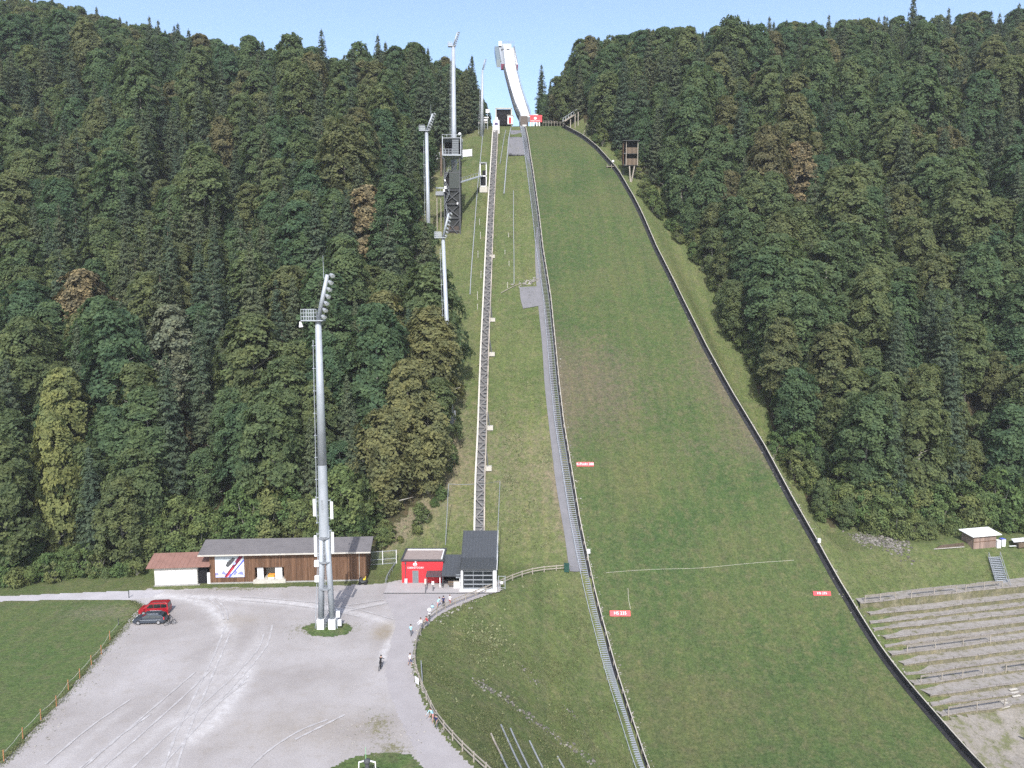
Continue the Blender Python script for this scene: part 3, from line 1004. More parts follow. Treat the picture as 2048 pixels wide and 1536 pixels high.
for x, y, z, px, py in cand:
    left = x < 0
    side = 'left of the lift track' if left else 'right of the landing slope'
    sp = rng.rand() < spruce_p(x, y, left)
    edge = (left and x > fel(y) - 6) or ((not left) and x < fer(y) + 6)
    low = y < 150
    rz = rng.uniform(0, 2 * pi)
    tone = rng.rand()
    if not left:
        tone = min(.95, .1 + .78 * tone)
    else:
        tone = tone * .9
    tn = next(n_ for lim_, n_ in TONES if tone < lim_)
    if sp and not (low and edge):
        i = rng.randint(len(SPRUCE)) if not edge else rng.choice([0, 1, 3])
        sc = rng.uniform(0.85, 1.15) * (.85 if y > 285 else 1.0)
        pc_ = pix((x, y, z + SPRUCE[i][2] * sc * .7))
        if nsb < LIM:
            nsb += 1
            tw = 'dark' if tone < .33 else ('mid green' if tone < .66 else 'lighter')
            sz_ = 'tall' if SPRUCE[i][2] * sc > 23 else 'shorter'
            e = put_tree('spruce', SPRUCE[i], (x, y, z - 0.3), rz, sc, '%s %s pointed spruce %s' % (sz_, tw, zone(*pc_)), 'spruces in the forest ' + side)
            for ch in e.children:
                ch.color = (tone, 0, 0, 1)
        else:
            rest.append((x, y, z - .3, rz, sc, len(BEECH) + i))
    else:
        if edge:
            i = rng.choice([1, 3, 6, 4, 5] if not left else [1, 3, 6, 4])
        elif low:
            i = rng.choice([0, 1, 3, 4])
        else:
            i = rng.randint(len(BEECH))
        sc = rng.choice([.7, .82, .92, 1.0, 1.1, 1.22]) * rng.uniform(.95, 1.05)
        if low:
            sc = min(sc, 1.05)
        if y > 280:
            sc = min(sc, (24.5 if left else 27.0) / BEECH[i][2])
        if not left and y > 290 and x < 24:
            sc = min(sc, (13.0 if x < 17 else 22.0) / BEECH[i][2])
        if not left and y < 163 and x < fer(y) + 12:
            sc *= rng.uniform(.32, .5)
        if not left and y < 165:
            sc *= 0.9
        pc_ = pix((x, y, z + BEECH[i][2] * sc * .6))
        if nb < LIM:
            nb += 1
            sz_ = 'tall' if BEECH[i][2] * sc > 21 else ('lower' if BEECH[i][2] * sc > 11 else 'young small')
            e = put_tree('beech', BEECH[i], (x, y, z - 0.3), rz, sc, '%s %s broad tree %s' % (sz_, tn, zone(*pc_)), 'broadleaf trees in the forest ' + side)
            for ch in e.children:
                ch.color = (tone, 0, 0, 1)
        else:
            rest.append((x, y, z - .3, rz, sc, i))
print('TREES', len(cand), 'beech', nb, 'spruce', nsb, 'rest', len(rest))
def special(key, kind, i, sc, label, mat=None, name=None, scz=None, dz=-.3):
    x, y = S_[key]
    e = put_tree(kind, (BEECH if kind == 'beech' else SPRUCE)[i], (x, y, Hf(x, y) + dz), rng.uniform(0, 6.28), sc, label, None, mat, name, 'tree', scz)
    for ch in e.children:
        ch.color = (.4, 0, 0, 1)
special('maple_a', 'beech', 1, .82, 'bright yellow-green maple at the forest foot above the left lawn', M_yellow, 'maple_tree', 1.25)
special('maple_b', 'beech', 0, .95, 'pale yellow-green maple standing behind the brighter one at left', M_yellow, 'maple_tree', 1.12)
special('rusty_a', 'beech', 4, 1.05, 'rusty brown tree in the left forest above the maples', M_rusty)
special('rusty_b', 'beech', 0, 1.05, 'rusty brown tree in the forest between near mast and judges tower', M_rusty)
special('rusty_c', 'beech', 4, 1.0, 'brownish tree in the middle of the right forest', M_rusty)
special('golden', 'beech', 3, 1.05, 'golden yellow tree high up in the left forest', M_golden, 'maple_tree')
special('grey_a', 'beech', 2, 1.05, 'greyish tree with thin foliage above the white shed', M_grey)
special('olive_edge', 'beech', 0, 1.05, 'tall pale olive tree in the group above the red hut', M_olive)
special('olive_b', 'beech', 1, 1.2, 'pale olive tree at the forest edge below the second mast', M_olive)
special('olive_c', 'beech', 3, 1.1, 'pale olive tree nearest the right end of the long shed', M_olive)
special('olive_d', 'beech', 3, 1.0, 'lowest pale olive tree overhanging the bank above the red hut', M_olive)
special('olive_e', 'beech', 4, 1.0, 'broad pale olive tree higher up between near mast and second mast', M_olive)
special('bare_spruce', 'spruce', 4, 1.25, 'tall spruce with a long bare trunk beside the judges tower')
special('spire', 'spruce', 2, .9, 'dark spire shaped spruce against the sky right of the in-run')
special('sk_a', 'spruce', 1, .95, 'spruce standing alone on the left skyline, left one of two')
special('sk_b', 'spruce', 0, .9, 'broad spruce on the left skyline, right one of two')
special('sk_c', 'spruce', 0, 1.25, 'very large dark spruce on the right skyline')
special('sk_d', 'spruce', 1, 1.0, 'slim spruce tip on the right skyline')

for k, (px_, y_, i_, sc_, w_) in enumerate(((1206, 276, 3, .85, 'second'), (1226, 267, 6, .95, 'nearest'), (1290, 254, 1, .8, 'right'), (1190, 284, 6, .9, 'third'), (1262, 262, 3, 1.0, 'behind'))):
    x = P(px_, 300, y_).x
    e = put_tree('beech', BEECH[i_], (x, y_, Hf(x, y_) - .3), k, sc_, 'dark leafy tree ' + {'second': 'second from the observation tower on its left', 'nearest': 'closest to the observation tower on its left', 'right': 'closest to the observation tower on its right',
                 'third': 'third from the observation tower on its left', 'behind': 'directly behind the observation tower'}[w_], None)
    for ch in e.children:
        ch.color = (.1, 0, 0, 1)
# bushes at the forest feet 
BZ = []
def bush_row(pts, n, spread, smin, smax, where):
    pts = [PT(a, b, 60, 320) for a, b in pts]
    c = spline(pts, 8)
    for k in range(n):
        t = (k + rng.uniform(-.3, .3)) / max(1, n - 1) * (len(c) - 1.01)
        t = min(max(t, 0), len(c) - 1.01)
        q = c[int(t)].lerp(c[int(t) + 1], t - int(t))
        x, y = q.x + rng.normal(0, spread), q.y + rng.normal(0, spread)
        if xL(y) - 4 < x < xR(y) + 2 and y > 60:
            continue
        i = rng.randint(len(BUSH))
        tone = rng.rand()
        sc = rng.uniform(smin, smax)
        sz_ = 'large' if BUSH[i][2] * sc > 4.2 else ('low' if BUSH[i][2] * sc < 2.6 else 'middling')
        e = put_tree('bush', BUSH[i], (x, y, Hf(x, y) - .15), rng.uniform(0, 6.28), sc, '%s %s bush %s' % (sz_, 'dark green' if tone < .35 else ('fresh green' if tone < .7 else 'pale green'), where), 'bushes at the forest edge')
        for ch in e.children:
            ch.color = (tone, 0, 0, 1)
bush_row([(0, 1172), (70, 1166), (140, 1158), (210, 1152), (280, 1146)], 20, .8, .7, 1.15, 'along the bank above the left road')
bush_row([(10, 1145), (120, 1135), (240, 1122), (300, 1112)], 16, 1.2, 1.0, 1.5, 'under the trees left of the white shed')
bush_row([(300, 1106), (400, 1094), (500, 1082), (620, 1076), (745, 1066)], 44, 1.1, .9, 1.6, 'behind the sheds')
bush_row([(420, 1066), (600, 1056), (740, 1046)], 22, 1.3, 1.3, 2.0, 'under the trees behind the long shed')
bush_row([(750, 1090), (790, 1075), (840, 1055), (880, 1000), (905, 930)], 11, .9, .5, .9, 'at the forest edge above the red hut')
bush_row([(1185, 268), (1270, 350), (1310, 430), (1400, 510), (1445, 610), (1495, 710)], 44, 1.3, .6, 1.15, 'along the upper forest edge right of the slope')
bush_row([(1500, 720), (1550, 810), (1600, 880), (1630, 950)], 24, 1.5, .6, 1.05, 'on the strip half way down right of the slope')
bush_row([(1590, 900), (1630, 980), (1680, 1030), (1740, 1060), (1800, 1075)], 40, 2.0, .9, 1.6, 'at the lower right forest edge above the boulders')
x, y = PT(1640, 1042).x, PT(1640, 1042).y
put_tree('bush', BUSH[1], (x, y, Hf(x, y) - .1), 0.3, .75, 'single round bush on the grass beside the right barrier', None)
bush_row([(1830, 1078), (1880, 1072), (1930, 1062), (1990, 1058), (2048, 1062), (2110, 1060)], 20, 1.0, .7, 1.3, 'behind the timber hut')
bush_row([(1690, 1040), (1760, 1050), (1830, 1052)], 24, 1.4, 1.2, 1.9, 'under the trees above the boulders')
bush_row([(1840, 1060), (1900, 1040), (1980, 1035), (2048, 1030), (2120, 1030)], 26, 1.5, 1.3, 1.9, 'under the trees behind the timber hut')

# the farther trees: one object, instanced by geometry nodes
pc = bpy.data.collections.new('forest_trees')
def joined(cm, tm, nm):
    me = bpy.data.meshes.new(nm)
    bm = bmesh.new()
    bm.from_mesh(cm)
    n0 = len(bm.faces)
    bm.from_mesh(tm)
    bm.faces.ensure_lookup_table()
    for f in bm.faces[n0:]:
        f.material_index = 1
    bm.to_mesh(me)
    bm.free()
    me.materials.append(cm.materials[0])
    me.materials.append(tm.materials[0])
    o = bpy.data.objects.new(nm, me)
    pc.objects.link(o)
for k, pr in enumerate(BEECH + SPRUCE):
    joined(pr[0], pr[1], 'far_tree_%02d' % k)
me = bpy.data.meshes.new('distant_forest')
me.from_pydata([r[:3] for r in rest], [], [])
for nm, col_, ty in (('rz', 3, 'FLOAT'), ('sc', 4, 'FLOAT'), ('pick', 5, 'INT')):
    a = me.attributes.new(nm, ty, 'POINT')
    a.data.foreach_set('value', [r[col_] for r in rest])
fo = link('distant_forest', me)
tag(fo, 'mixed forest filling the upper slopes up to the skyline', None, None, 'stuff')
ng = bpy.data.node_groups.new('plant_trees', 'GeometryNodeTree')
ng.interface.new_socket('Geometry', in_out='INPUT', socket_type='NodeSocketGeometry')
ng.interface.new_socket('Geometry', in_out='OUTPUT', socket_type='NodeSocketGeometry')
gi, go = ng.nodes.new('NodeGroupInput'), ng.nodes.new('NodeGroupOutput')
ip = ng.nodes.new('GeometryNodeInstanceOnPoints')
ci = ng.nodes.new('GeometryNodeCollectionInfo')
ci.inputs['Collection'].default_value = pc
ci.inputs['Separate Children'].default_value = True
ci.inputs['Reset Children'].default_value = True
def named(nm, ty):
    n = ng.nodes.new('GeometryNodeInputNamedAttribute')
    n.data_type = ty
    n.inputs['Name'].default_value = nm
    return n.outputs['Attribute']
cmb = ng.nodes.new('ShaderNodeCombineXYZ')
ng.links.new(named('rz', 'FLOAT'), cmb.inputs['Z'])
e2r = ng.nodes.new('FunctionNodeEulerToRotation')
ng.links.new(cmb.outputs[0], e2r.inputs[0])
ng.links.new(gi.outputs[0], ip.inputs['Points'])
ng.links.new(ci.outputs[0], ip.inputs['Instance'])
ip.inputs['Pick Instance'].default_value = True
ng.links.new(named('pick', 'INT'), ip.inputs['Instance Index'])
ng.links.new(e2r.outputs[0], ip.inputs['Rotation'])
ng.links.new(named('sc', 'FLOAT'), ip.inputs['Scale'])
ng.links.new(ip.outputs[0], go.inputs[0])
md = fo.modifiers.new('plant_trees', 'NODES')
md.node_group = ng
# ------------------------------------------------------------------ paints and materials of the built things
M_steel = plain('galvanised_steel', (0.38, 0.415, 0.455), 0.5, 0.4, 0.15, 0.12, 0.6)
M_steeldk = plain('dark_steel', (0.07, 0.075, 0.08), 0.6, 0.3)
M_steelmid = plain('grey_steel', (0.26, 0.28, 0.30), 0.6, 0.3)
M_black = plain('black_board', (0.022, 0.023, 0.026), 0.75, 0.2, var=0.4, scale=1.0)
M_white = plain('white_paint', (0.78, 0.79, 0.80), 0.55, 0.3, var=0.05)
M_cream = plain('pale_concrete', (0.50, 0.48, 0.43), 0.85, 0.2, var=0.15)
M_conc = plain('grey_concrete', (0.34, 0.33, 0.32), 0.9, 0.2, var=0.2)
M_red = plain('red_paint', (0.62, 0.035, 0.045), 0.55, 0.3, var=0.1)
M_redsign = plain('red_sign', (0.72, 0.06, 0.075), 0.5, 0.3, var=0.06)
M_dkroof = plain('charcoal_sheet_metal', (0.075, 0.082, 0.09), 0.45, 0.4, 0.2, var=0.1)
M_roofgrey = plain('grey_roofing', (0.150, 0.143, 0.148), 0.8, 0.2, var=0.1, scale=0.8)
M_roofbrown = plain('brown_roofing', (0.24, 0.135, 0.11), 0.8, 0.2, var=0.12, scale=0.8)
M_glass = plain('dark_glazing', (0.02, 0.024, 0.028), 0.12, 0.6, var=0.2)
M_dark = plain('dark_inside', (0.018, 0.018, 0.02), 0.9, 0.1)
M_grey = plain('mid_grey_paint', (0.17, 0.19, 0.205), 0.6, 0.3)
M_green = plain('dark_green_paint', (0.02, 0.07, 0.055), 0.5, 0.3)
M_orange = plain('orange_stake', (0.38, 0.19, 0.09), 0.7, 0.2)
M_orangep = plain('orange_paint', (0.75, 0.32, 0.05), 0.6, 0.3)
M_yellow_p = plain('yellow_paint', (0.75, 0.6, 0.05), 0.6, 0.3)
M_rope = plain('rope', (0.6, 0.58, 0.5), 0.9, 0.1)
M_rubber = plain('tyre_rubber', (0.02, 0.02, 0.02), 0.8, 0.2)
M_blue = plain('blue_print', (0.10, 0.13, 0.55), 0.6, 0.2)
M_maroon = plain('maroon_print', (0.16, 0.02, 0.05), 0.6, 0.2)
M_roofstone = asphalt_mat('roof_gravel', [(0.27, 0.22, 0.2), (0.32, 0.265, 0.245), (0.36, 0.31, 0.285)], 2.0)
def wood_mat(name, a, b_, c_, sx=6.0):
    m, nt, b = base_mat(name, 0.85, 0.15)
    co = nd(nt, 'ShaderNodeTexCoord').outputs['Object']
    mp = nd(nt, 'ShaderNodeMapping')
    mp.inputs['Scale'].default_value = (sx, sx, 0.5)
    nt.links.new(co, mp.inputs['Vector'])
    f = noise(nt, 1.0, 5, 0.7, mp.outputs[0])
    c = ramp(nt, f, [(0.3, a), (0.5, b_), (0.72, c_)])
    g = nd(nt, 'ShaderNodeNewGeometry').outputs['Random Per Island']
    c = mix(nt, c, ramp(nt, g, [(0, (0.72, 0.72, 0.72)), (1, (1.25, 1.22, 1.18))]), 1.0, 'MULTIPLY')
    nt.links.new(c, b.inputs['Base Color'])
    return m
M_wood = wood_mat('brown_boards', (0.085, 0.048, 0.03), (0.125, 0.072, 0.045), (0.165, 0.105, 0.07))
M_woodgrey = wood_mat('weathered_wood', (0.22, 0.20, 0.175), (0.30, 0.275, 0.24), (0.36, 0.335, 0.30))
M_woodlight = wood_mat('light_wood', (0.085, 0.065, 0.05), (0.12, 0.095, 0.07), (0.155, 0.12, 0.095))
M_tread = plain('stair_grating', (0.30, 0.33, 0.37), .6, .3)
M_hutwood = wood_mat('pinkish_boards', (0.19, 0.14, 0.12), (0.24, 0.18, 0.155), (0.28, 0.215, 0.19))
def stone_mat(name, a, b_):
    m, nt, b = base_mat(name, 0.9, 0.2)
    g = nd(nt, 'ShaderNodeNewGeometry').outputs['Random Per Island']
    c = ramp(nt, g, [(0, [q * .86 for q in a]), (1, [q * .86 for q in b_])])
    nt.links.new(c, b.inputs['Base Color'])
    return m
M_stone = stone_mat('pale_stones', (0.16, 0.15, 0.13), (0.40, 0.385, 0.35))
M_stonedk = stone_mat('grey_stones', (0.07, 0.065, 0.055), (0.26, 0.245, 0.22))
M_weed = stone_mat('weed_leaves', (0.11, 0.14, 0.06), (0.26, 0.27, 0.15))
M_tuft = stone_mat('grass_blades', (0.085, 0.11, 0.042), (0.17, 0.18, 0.085))
M_tuftr = stone_mat('bright_grass_blades', (0.10, 0.13, 0.045), (0.19, 0.205, 0.09))

FONT_CACHE = {}
def text_mesh(txt, size, mat, depth=0.01):
    cu = bpy.data.curves.new('lettering', 'FONT')
    cu.body = txt
    cu.size = size
    cu.align_x = 'CENTER'
    cu.align_y = 'CENTER'
    cu.extrude = depth
    cu.resolution_u = 3
    o = bpy.data.objects.new('lettering', cu)
    COL.objects.link(o)
    dg = bpy.context.evaluated_depsgraph_get()
    me = bpy.data.meshes.new_from_object(o.evaluated_get(dg))
    bpy.data.objects.remove(o)
    me.materials.clear()
    me.materials.append(mat)
    return me
def put_flat(name, me, origin, right, up, parent):
    """place a mesh drawn in its local XY plane onto the plane (origin, right, up)"""
    r = Vector(right).normalized()
    u = Vector(up)
    n = r.cross(u).normalized()
    u = n.cross(r).normalized()
    M = Matrix((r, u, n)).transposed().to_4x4()
    M.translation = Vector(origin) - WL.get(parent, Vector((0, 0, 0)))
    me.transform(M)
    return link(name, me, parent)

# ------------------------------------------------------------------ slope stairs and side boards along the left edge
ys_ = np.arange(84.0, 291.0, 1.0)
def edge_pts(fx, off, dz, ys=ys_):
    return [Vector((float(fx(y)) + off, float(y), float(Lf(y)) + dz)) for y in ys]
def ribbon(mb, pts, w, h, m=0):
    for a, b in zip(pts[:-1], pts[1:]):
        mb.bar(a, b, w, h, m=m)
    return mb
def ribbon_wall(mb, pts, w, h):
    """continuous wall following pts at its bottom centre"""
    n = len(pts)
    v = []
    for p in pts:
        v += [(p.x - w / 2, p.y, p.z), (p.x + w / 2, p.y, p.z), (p.x + w / 2, p.y, p.z + h), (p.x - w / 2, p.y, p.z + h)]
    f = []
    for i in range(n - 1):
        for k in range(4):
            f.append((i * 4 + k, i * 4 + (k + 1) % 4, (i + 1) * 4 + (k + 1) % 4, (i + 1) * 4 + k))
    f += [(0, 1, 2, 3), (4 * n - 1, 4 * n - 2, 4 * n - 3, 4 * n - 4)]
    mb.add(v, f)
    return mb
stairs = thing('slope_stairs', (float(xL(125)) - 1.3, 125, Lf(125)), 'long steel stairs climbing the whole left edge of the landing slope', 'stairs')
tread_me = MB().box((0, 0, 0), (1.35, 0.30, 0.05)).mesh('tread', M_tread)
yt = 90.0
k = 0
tr = MB()
while yt < 289:
    x = float(xL(yt)) - 1.35
    sl = float(Lf(yt + .5) - Lf(yt - .5))
    z = float(H(x, yt)) * 0.25 + float(Lf(yt)) * 0.75 + 0.25
    z = max(float(Lf(yt)) + 0.12, z)
    if k < 296:
        o = link('tread', tread_me, stairs)
        o.location = Vector((x, yt, z)) - WL[stairs]
    else:
        tr.box((x, yt, z), (1.35, 0.30, 0.05))
    k += 1
    yt += 0.36 if yt < 150 else 0.42
tag(tr.build('upper_treads', M_tread, stairs), kind='stuff')
for off in (-2.06, -0.66):
    ribbon(MB(), edge_pts(xL, off, 0.22), 0.07, 0.2).build('stringer', M_steelmid, stairs)
rail = ribbon(MB(), edge_pts(xL, -2.1, 1.15), 0.07, 0.07)
rail.build('handrail', M_steel, stairs)
ps = MB()
for y in np.arange(86, 290, 2.0):
    x = float(xL(y)) - 2.1
    ps.bar((x, y, Lf(y) - .3), (x, y, Lf(y) + 1.15), 0.05)
ps.build('railing_posts', M_steel, stairs)
MB().box((float(xL(96)) - 1.3, 96.0, Lf(96) + .1), (1.5, 1.0, .12)).build('landing_plate', M_steel, stairs)

M_coping = plain('pale_coping', (0.40, 0.38, 0.34), .85, .2, var=.2)
def side_boards(fx, sgn, label, h, yy0, yy1):
    t = thing('side_barrier', (float(fx(130)), 130, Lf(130)), label, 'barrier', 'boards along the landing slope')
    ys = np.arange(yy0, yy1, 1.0)
    ribbon_wall(MB(), edge_pts(fx, 0.1 * sgn, -0.25, ys), 0.12, h + 0.25).build('board_wall', M_black, t)
    ribbon_wall(MB(), edge_pts(fx, 0.12 * sgn, h, ys), 0.15, 0.07).build('top_rail', M_coping, t)
    wd_ = .58 if sgn < 0 else .66
    gz_ = [Vector((float(fx(y)) + (-.36 if sgn < 0 else -.33), float(y), float(Lf(y)) - .3)) for y in ys]
    ribbon_wall(MB(), gz_, wd_, .41).build('black_gutter', M_black, t)
    p = MB()
    for y in np.arange(yy0, yy1, 2.5):
        p.bar((float(fx(y)) + 0.24 * sgn, y, Lf(y) - .5), (float(fx(y)) + 0.24 * sgn, y, Lf(y) + h), 0.1)
    tag(p.build('barrier_posts', M_woodgrey, t), kind='stuff')
    return t
side_boards(xL, -1, 'black boarded barrier along the left edge of the landing slope', 0.75, 80, 289.5)
side_boards(xR, 1, 'black boarded barrier along the right edge of the landing slope', 1.15, 80, 290)

# ------------------------------------------------------------------ inclined lift track
trk_px = [(959, 1057), (961, 980), (965, 880), (968, 780), (971, 690), (975, 600), (979, 500), (984, 400), (988, 330), (992, 262)]
trk = []
for px, py in trk_px:
    p = PT(px, py)
    trk.append(Vector((p.x, p.y, p.z)))
trk[0] = P(959, 1060, 134.0)
trk = spline(trk, 10)
TY = np.array([p.y for p in trk])
TX = np.array([p.x for p in trk])
def tX(y):
    return float(np.interp(y, TY, TX))
def tZ(y):
    return float(Lf(y)) + 1.5
M_lattice = plain('lattice_steel', (0.25, 0.24, 0.23), .7, .3)
lift = thing('inclined_lift_track', (tX(140), 140, tZ(140) - 1.5), 'steel lattice lift track running straight up the hill', 'lift track')
ty = np.arange(129, 289.5, 1.6)
HW = 0.85
cl = [Vector((tX(y), y, tZ(y))) for y in ty]
ribbon(MB(), [p + Vector((-HW - .16, 0, 0)) for p in cl], 0.34, 0.34).build('rail', M_cream, lift, label='pale left rail beam')
ribbon(MB(), [p + Vector((HW, 0, 0)) for p in cl], 0.24, 0.24).build('rail', M_woodgrey, lift)
lat = MB()
for i in range(len(cl) - 1):
    a, b = cl[i], cl[i + 1]
    lat.bar(a + Vector((-HW, 0, -.05)), a + Vector((HW, 0, -.05)), 0.13, 0.1)
    if i % 2 == 0:
        lat.bar(a + Vector((-HW, 0, -.05)), b + Vector((HW, 0, -.05)), 0.14, 0.1)
    else:
        lat.bar(a + Vector((HW, 0, -.05)), b + Vector((-HW, 0, -.05)), 0.14, 0.1)
    lat.bar(a + Vector((HW, 0, 0)), b + Vector((HW, 0, -0.9)), .1)
    lat.bar(a + Vector((-HW, 0, 0)), b + Vector((-HW, 0, -0.9)), .1)
tag(lat.build('lattice', M_lattice, lift), kind='stuff')
ribbon(MB(), [p + Vector((0, 0, -.95)) for p in cl], 1.7, 0.05).build('underside_sheet', plain('track_underside', (0.12, 0.12, 0.12), .8), lift)
stp = MB()
for y in np.arange(132, 288, 0.9):
    stp.box((tX(y) + 0.35, y, tZ(y) - .2), (0.6, .3, .05))
tag(stp.build('maintenance_steps', M_steelmid, lift), kind='stuff')
for px, py in [(985, 515), (985, 643), (984, 712), (980, 858), (977, 940)]:
    p = PT(px, py)
    b = MB().box((p.x - .1, p.y, p.z + .25), (1.5, 1.2, 0.9)).build('concrete_footing', M_cream, lift)
    y2 = p.y + 3.2
    MB().bar((p.x - .1, p.y, p.z + .6), (tX(y2) + HW, y2, tZ(y2) - .1), .2).build('support_strut', M_steeldk, lift)

# ------------------------------------------------------------------ lift valley station
YS = PZ(957, 1180).y
xs0, xs1 = PZ(922, 1180).x, PZ(992, 1180).x
stn = thing('lift_station', (0.5 * (xs0 + xs1), YS, 0), 'charcoal lift station with glazed barred front and folded metal roof', 'station')
A = (YS - 0.35, pyz(1138, YS - .35))
B = (YS + 4.4, pyz(1115, YS + 4.4))
Yc = YS + 10.3
C_ = (Yc, pyz(1061, Yc))
def roof_slab(mb, x0, x1, prof, th):
    for (y0, z0), (y1, z1) in zip(prof[:-1], prof[1:]):
        mb.prism([(x0, y0, z0), (x0, y1, z1), (x0, y1, z1 - th), (x0, y0, z0 - th)], (x1 - x0, 0, 0))
    return mb
rf = roof_slab(MB(), xs0 - .1, xs1 + .1, [A, B, C_], .22).build('roof', M_dkroof, stn)
sm = MB()
for i in range(1, 11):
    x = xs0 + (xs1 - xs0) * i / 11
    sm.bar((x, A[0], A[1] + .03), (x, B[0], B[1] + .03), .05, .07)
    sm.bar((x, B[0], B[1] + .03), (x, C_[0], C_[1] + .03), .05, .07)
sm.build('roof_seams', M_dkroof, rf)
for x, mt in ((xs0 + .12, M_grey), (xs1 - .12, M_white)):
    MB().prism([(x, YS + .3, 0), (x, A[0] + .35, A[1] - .23), (x, B[0], B[1] - .23), (x, C_[0], C_[1] - .23), (x, Yc, 1.0), (x, YS + 4, -.3)], (.14, 0, 0)).build('side_wall', mt, stn)
MB().prism([(xs1 + .12, A[0], A[1] - .2), (xs1 + .12, A[0], A[1] + .1), (xs1 + .12, B[0], B[1] + .1), (xs1 + .12, C_[0], C_[1] + .1), (xs1 + .12, C_[0], C_[1] - .2), (xs1 + .12, B[0], B[1] - .2)], (.1, 0, 0)).build('verge_trim', M_white, stn)
MB().prism([(xs0 - .22, A[0], A[1] - .2), (xs0 - .22, A[0], A[1] + .1), (xs0 - .22, B[0], B[1] + .1), (xs0 - .22, C_[0], C_[1] + .1), (xs0 - .22, C_[0], C_[1] - .2), (xs0 - .22, B[0], B[1] - .2)], (.1, 0, 0)).build('verge_trim', M_dkroof, stn)
for x, w in ((xs0 + .15, .3), (xs1 - .2, .55)):
    MB().box((x, YS - .02, A[1] / 2 - .1), (w, .4, A[1] - .2)).build('front_column', M_white, stn)
gw = xs1 - xs0 - 1.0
gx_ = (xs0 + xs1) / 2 - .05
gate = MB().box((gx_, YS + .05, (A[1] - .35) / 2 + .1), (gw, .06, A[1] - .55)).build('glazed_gate', M_glass, stn)
for i in range(5):
    z = .25 + (A[1] - .7) * i / 4
    MB().box((gx_, YS - .02, z), (gw, .1, .16 if i else .3)).build('cross_bar', M_steelmid, gate)
for i in range(4):
    MB().box((gx_ - gw / 2 + gw * i / 3, YS - .01, A[1] / 2), (.07, .08, A[1] - .5)).build('mullion', M_steelmid, gate)
MB().box((gx_, YS - .25, .09), (xs1 - xs0 + .3, .9, .18)).build('threshold', M_white, stn)

# canopy between hut and station
def canopy(px0, px1, pyf, pyb, YF, label, nposts):
    zf = pyz(pyf, YF)
    x0, x1 = P(px0, pyf, YF).x, P(px1, pyf, YF).x
    yb = YF + 5.0
    zb = pyz(pyb, yb)
    t = thing('canopy', ((x0 + x1) / 2, YF, 0), label, 'canopy')
    r_ = roof_slab(MB(), x0, x1, [(YF, zf), (yb, zb)], .18).build('roof', M_dkroof, t)
    s_ = MB()
    n = int((x1 - x0) / .55)
    for i in range(1, n):
        x = x0 + (x1 - x0) * i / n
        s_.bar((x, YF, zf + .03), (x, yb, zb + .03), .04, .06)
    s_.build('roof_seams', M_dkroof, r_)
    for i in range(nposts):
        x = x0 + .2 + (x1 - x0 - .4) * i / max(1, nposts - 1)
        MB().box((x, YF + .25, (zf - .18) / 2), (.14, .14, zf - .18)).build('post', M_white if i else M_steeldk, t)
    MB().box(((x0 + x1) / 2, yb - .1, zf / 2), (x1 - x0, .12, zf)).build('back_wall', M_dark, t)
    return t, x0, x1, zf
YC = YS + .6
c1, cx0, cx1, czf = canopy(883, 922, 1151, 1109, YC, 'larger charcoal canopy directly beside the lift station', 2)
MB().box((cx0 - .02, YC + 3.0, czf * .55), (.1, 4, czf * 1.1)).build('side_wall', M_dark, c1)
c2, dx0, dx1, dzf = canopy(851, 882, 1152, 1128, YC + .3, 'smaller charcoal canopy in front of the red hut', 2)
# counter, bench and boards under the canopies
cn = thing('ticket_counter', (cx1 - .9, YC + .5, 0), 'white counter under the larger canopy', 'counter')
MB().box((cx1 - .7, YC + .4, .5), (1.1, .5, 1.0)).build('cabinet', M_white, cn)
MB().box((cx1 - .7, YC + .4, 1.03), (1.2, .6, .06)).build('worktop', M_cream, cn)
bn = thing('bench', (cx0 + 1.7, YC + .6, 0), 'wooden bench under the larger canopy', 'bench')
MB().box((cx0 + 1.7, YC + .6, .45), (1.4, .4, .07)).build('seat', M_woodlight, bn)
MB().box((cx0 + 1.7, YC + .85, .8), (1.4, .06, .35)).build('backrest', M_woodlight, bn)
for s in (-.6, .6):
    MB().box((cx0 + 1.7 + s, YC + .6, .21), (.08, .36, .42)).build('leg', M_steel, bn)
nb_ = thing('notice_board', (cx1 - .45, YC + .2, 1.4), 'grey notice board hanging at the station wall', 'notice board')
MB().box((cx1 - .5, YC + .12, 2.1), (.7, .06, .6)).build('panel', M_steel, nb_)
MB().box((cx1 - .5, YC + .08, 2.1), (.5, .03, .4)).build('print', M_grey, nb_)
def info_post(px, py, label, w=.4, h=.55, mat=None, ph=1.5):
    p = PZ(px, py)
    t = thing('information_post', p, label, 'sign')
    MB().box((p.x, p.y, ph / 2), (.1, .1, ph)).build('post', M_steeldk, t)
    MB().box((p.x, p.y - .07, ph), (w, .05, h)).build('panel', mat or M_white, t)
    return t
info_post(866, 1183, 'small white sign on a dark post before the canopy')
info_post(851, 1186, 'pale info panel on a slanting post at the canopy corner', .3, .9, M_cream, 2.0)

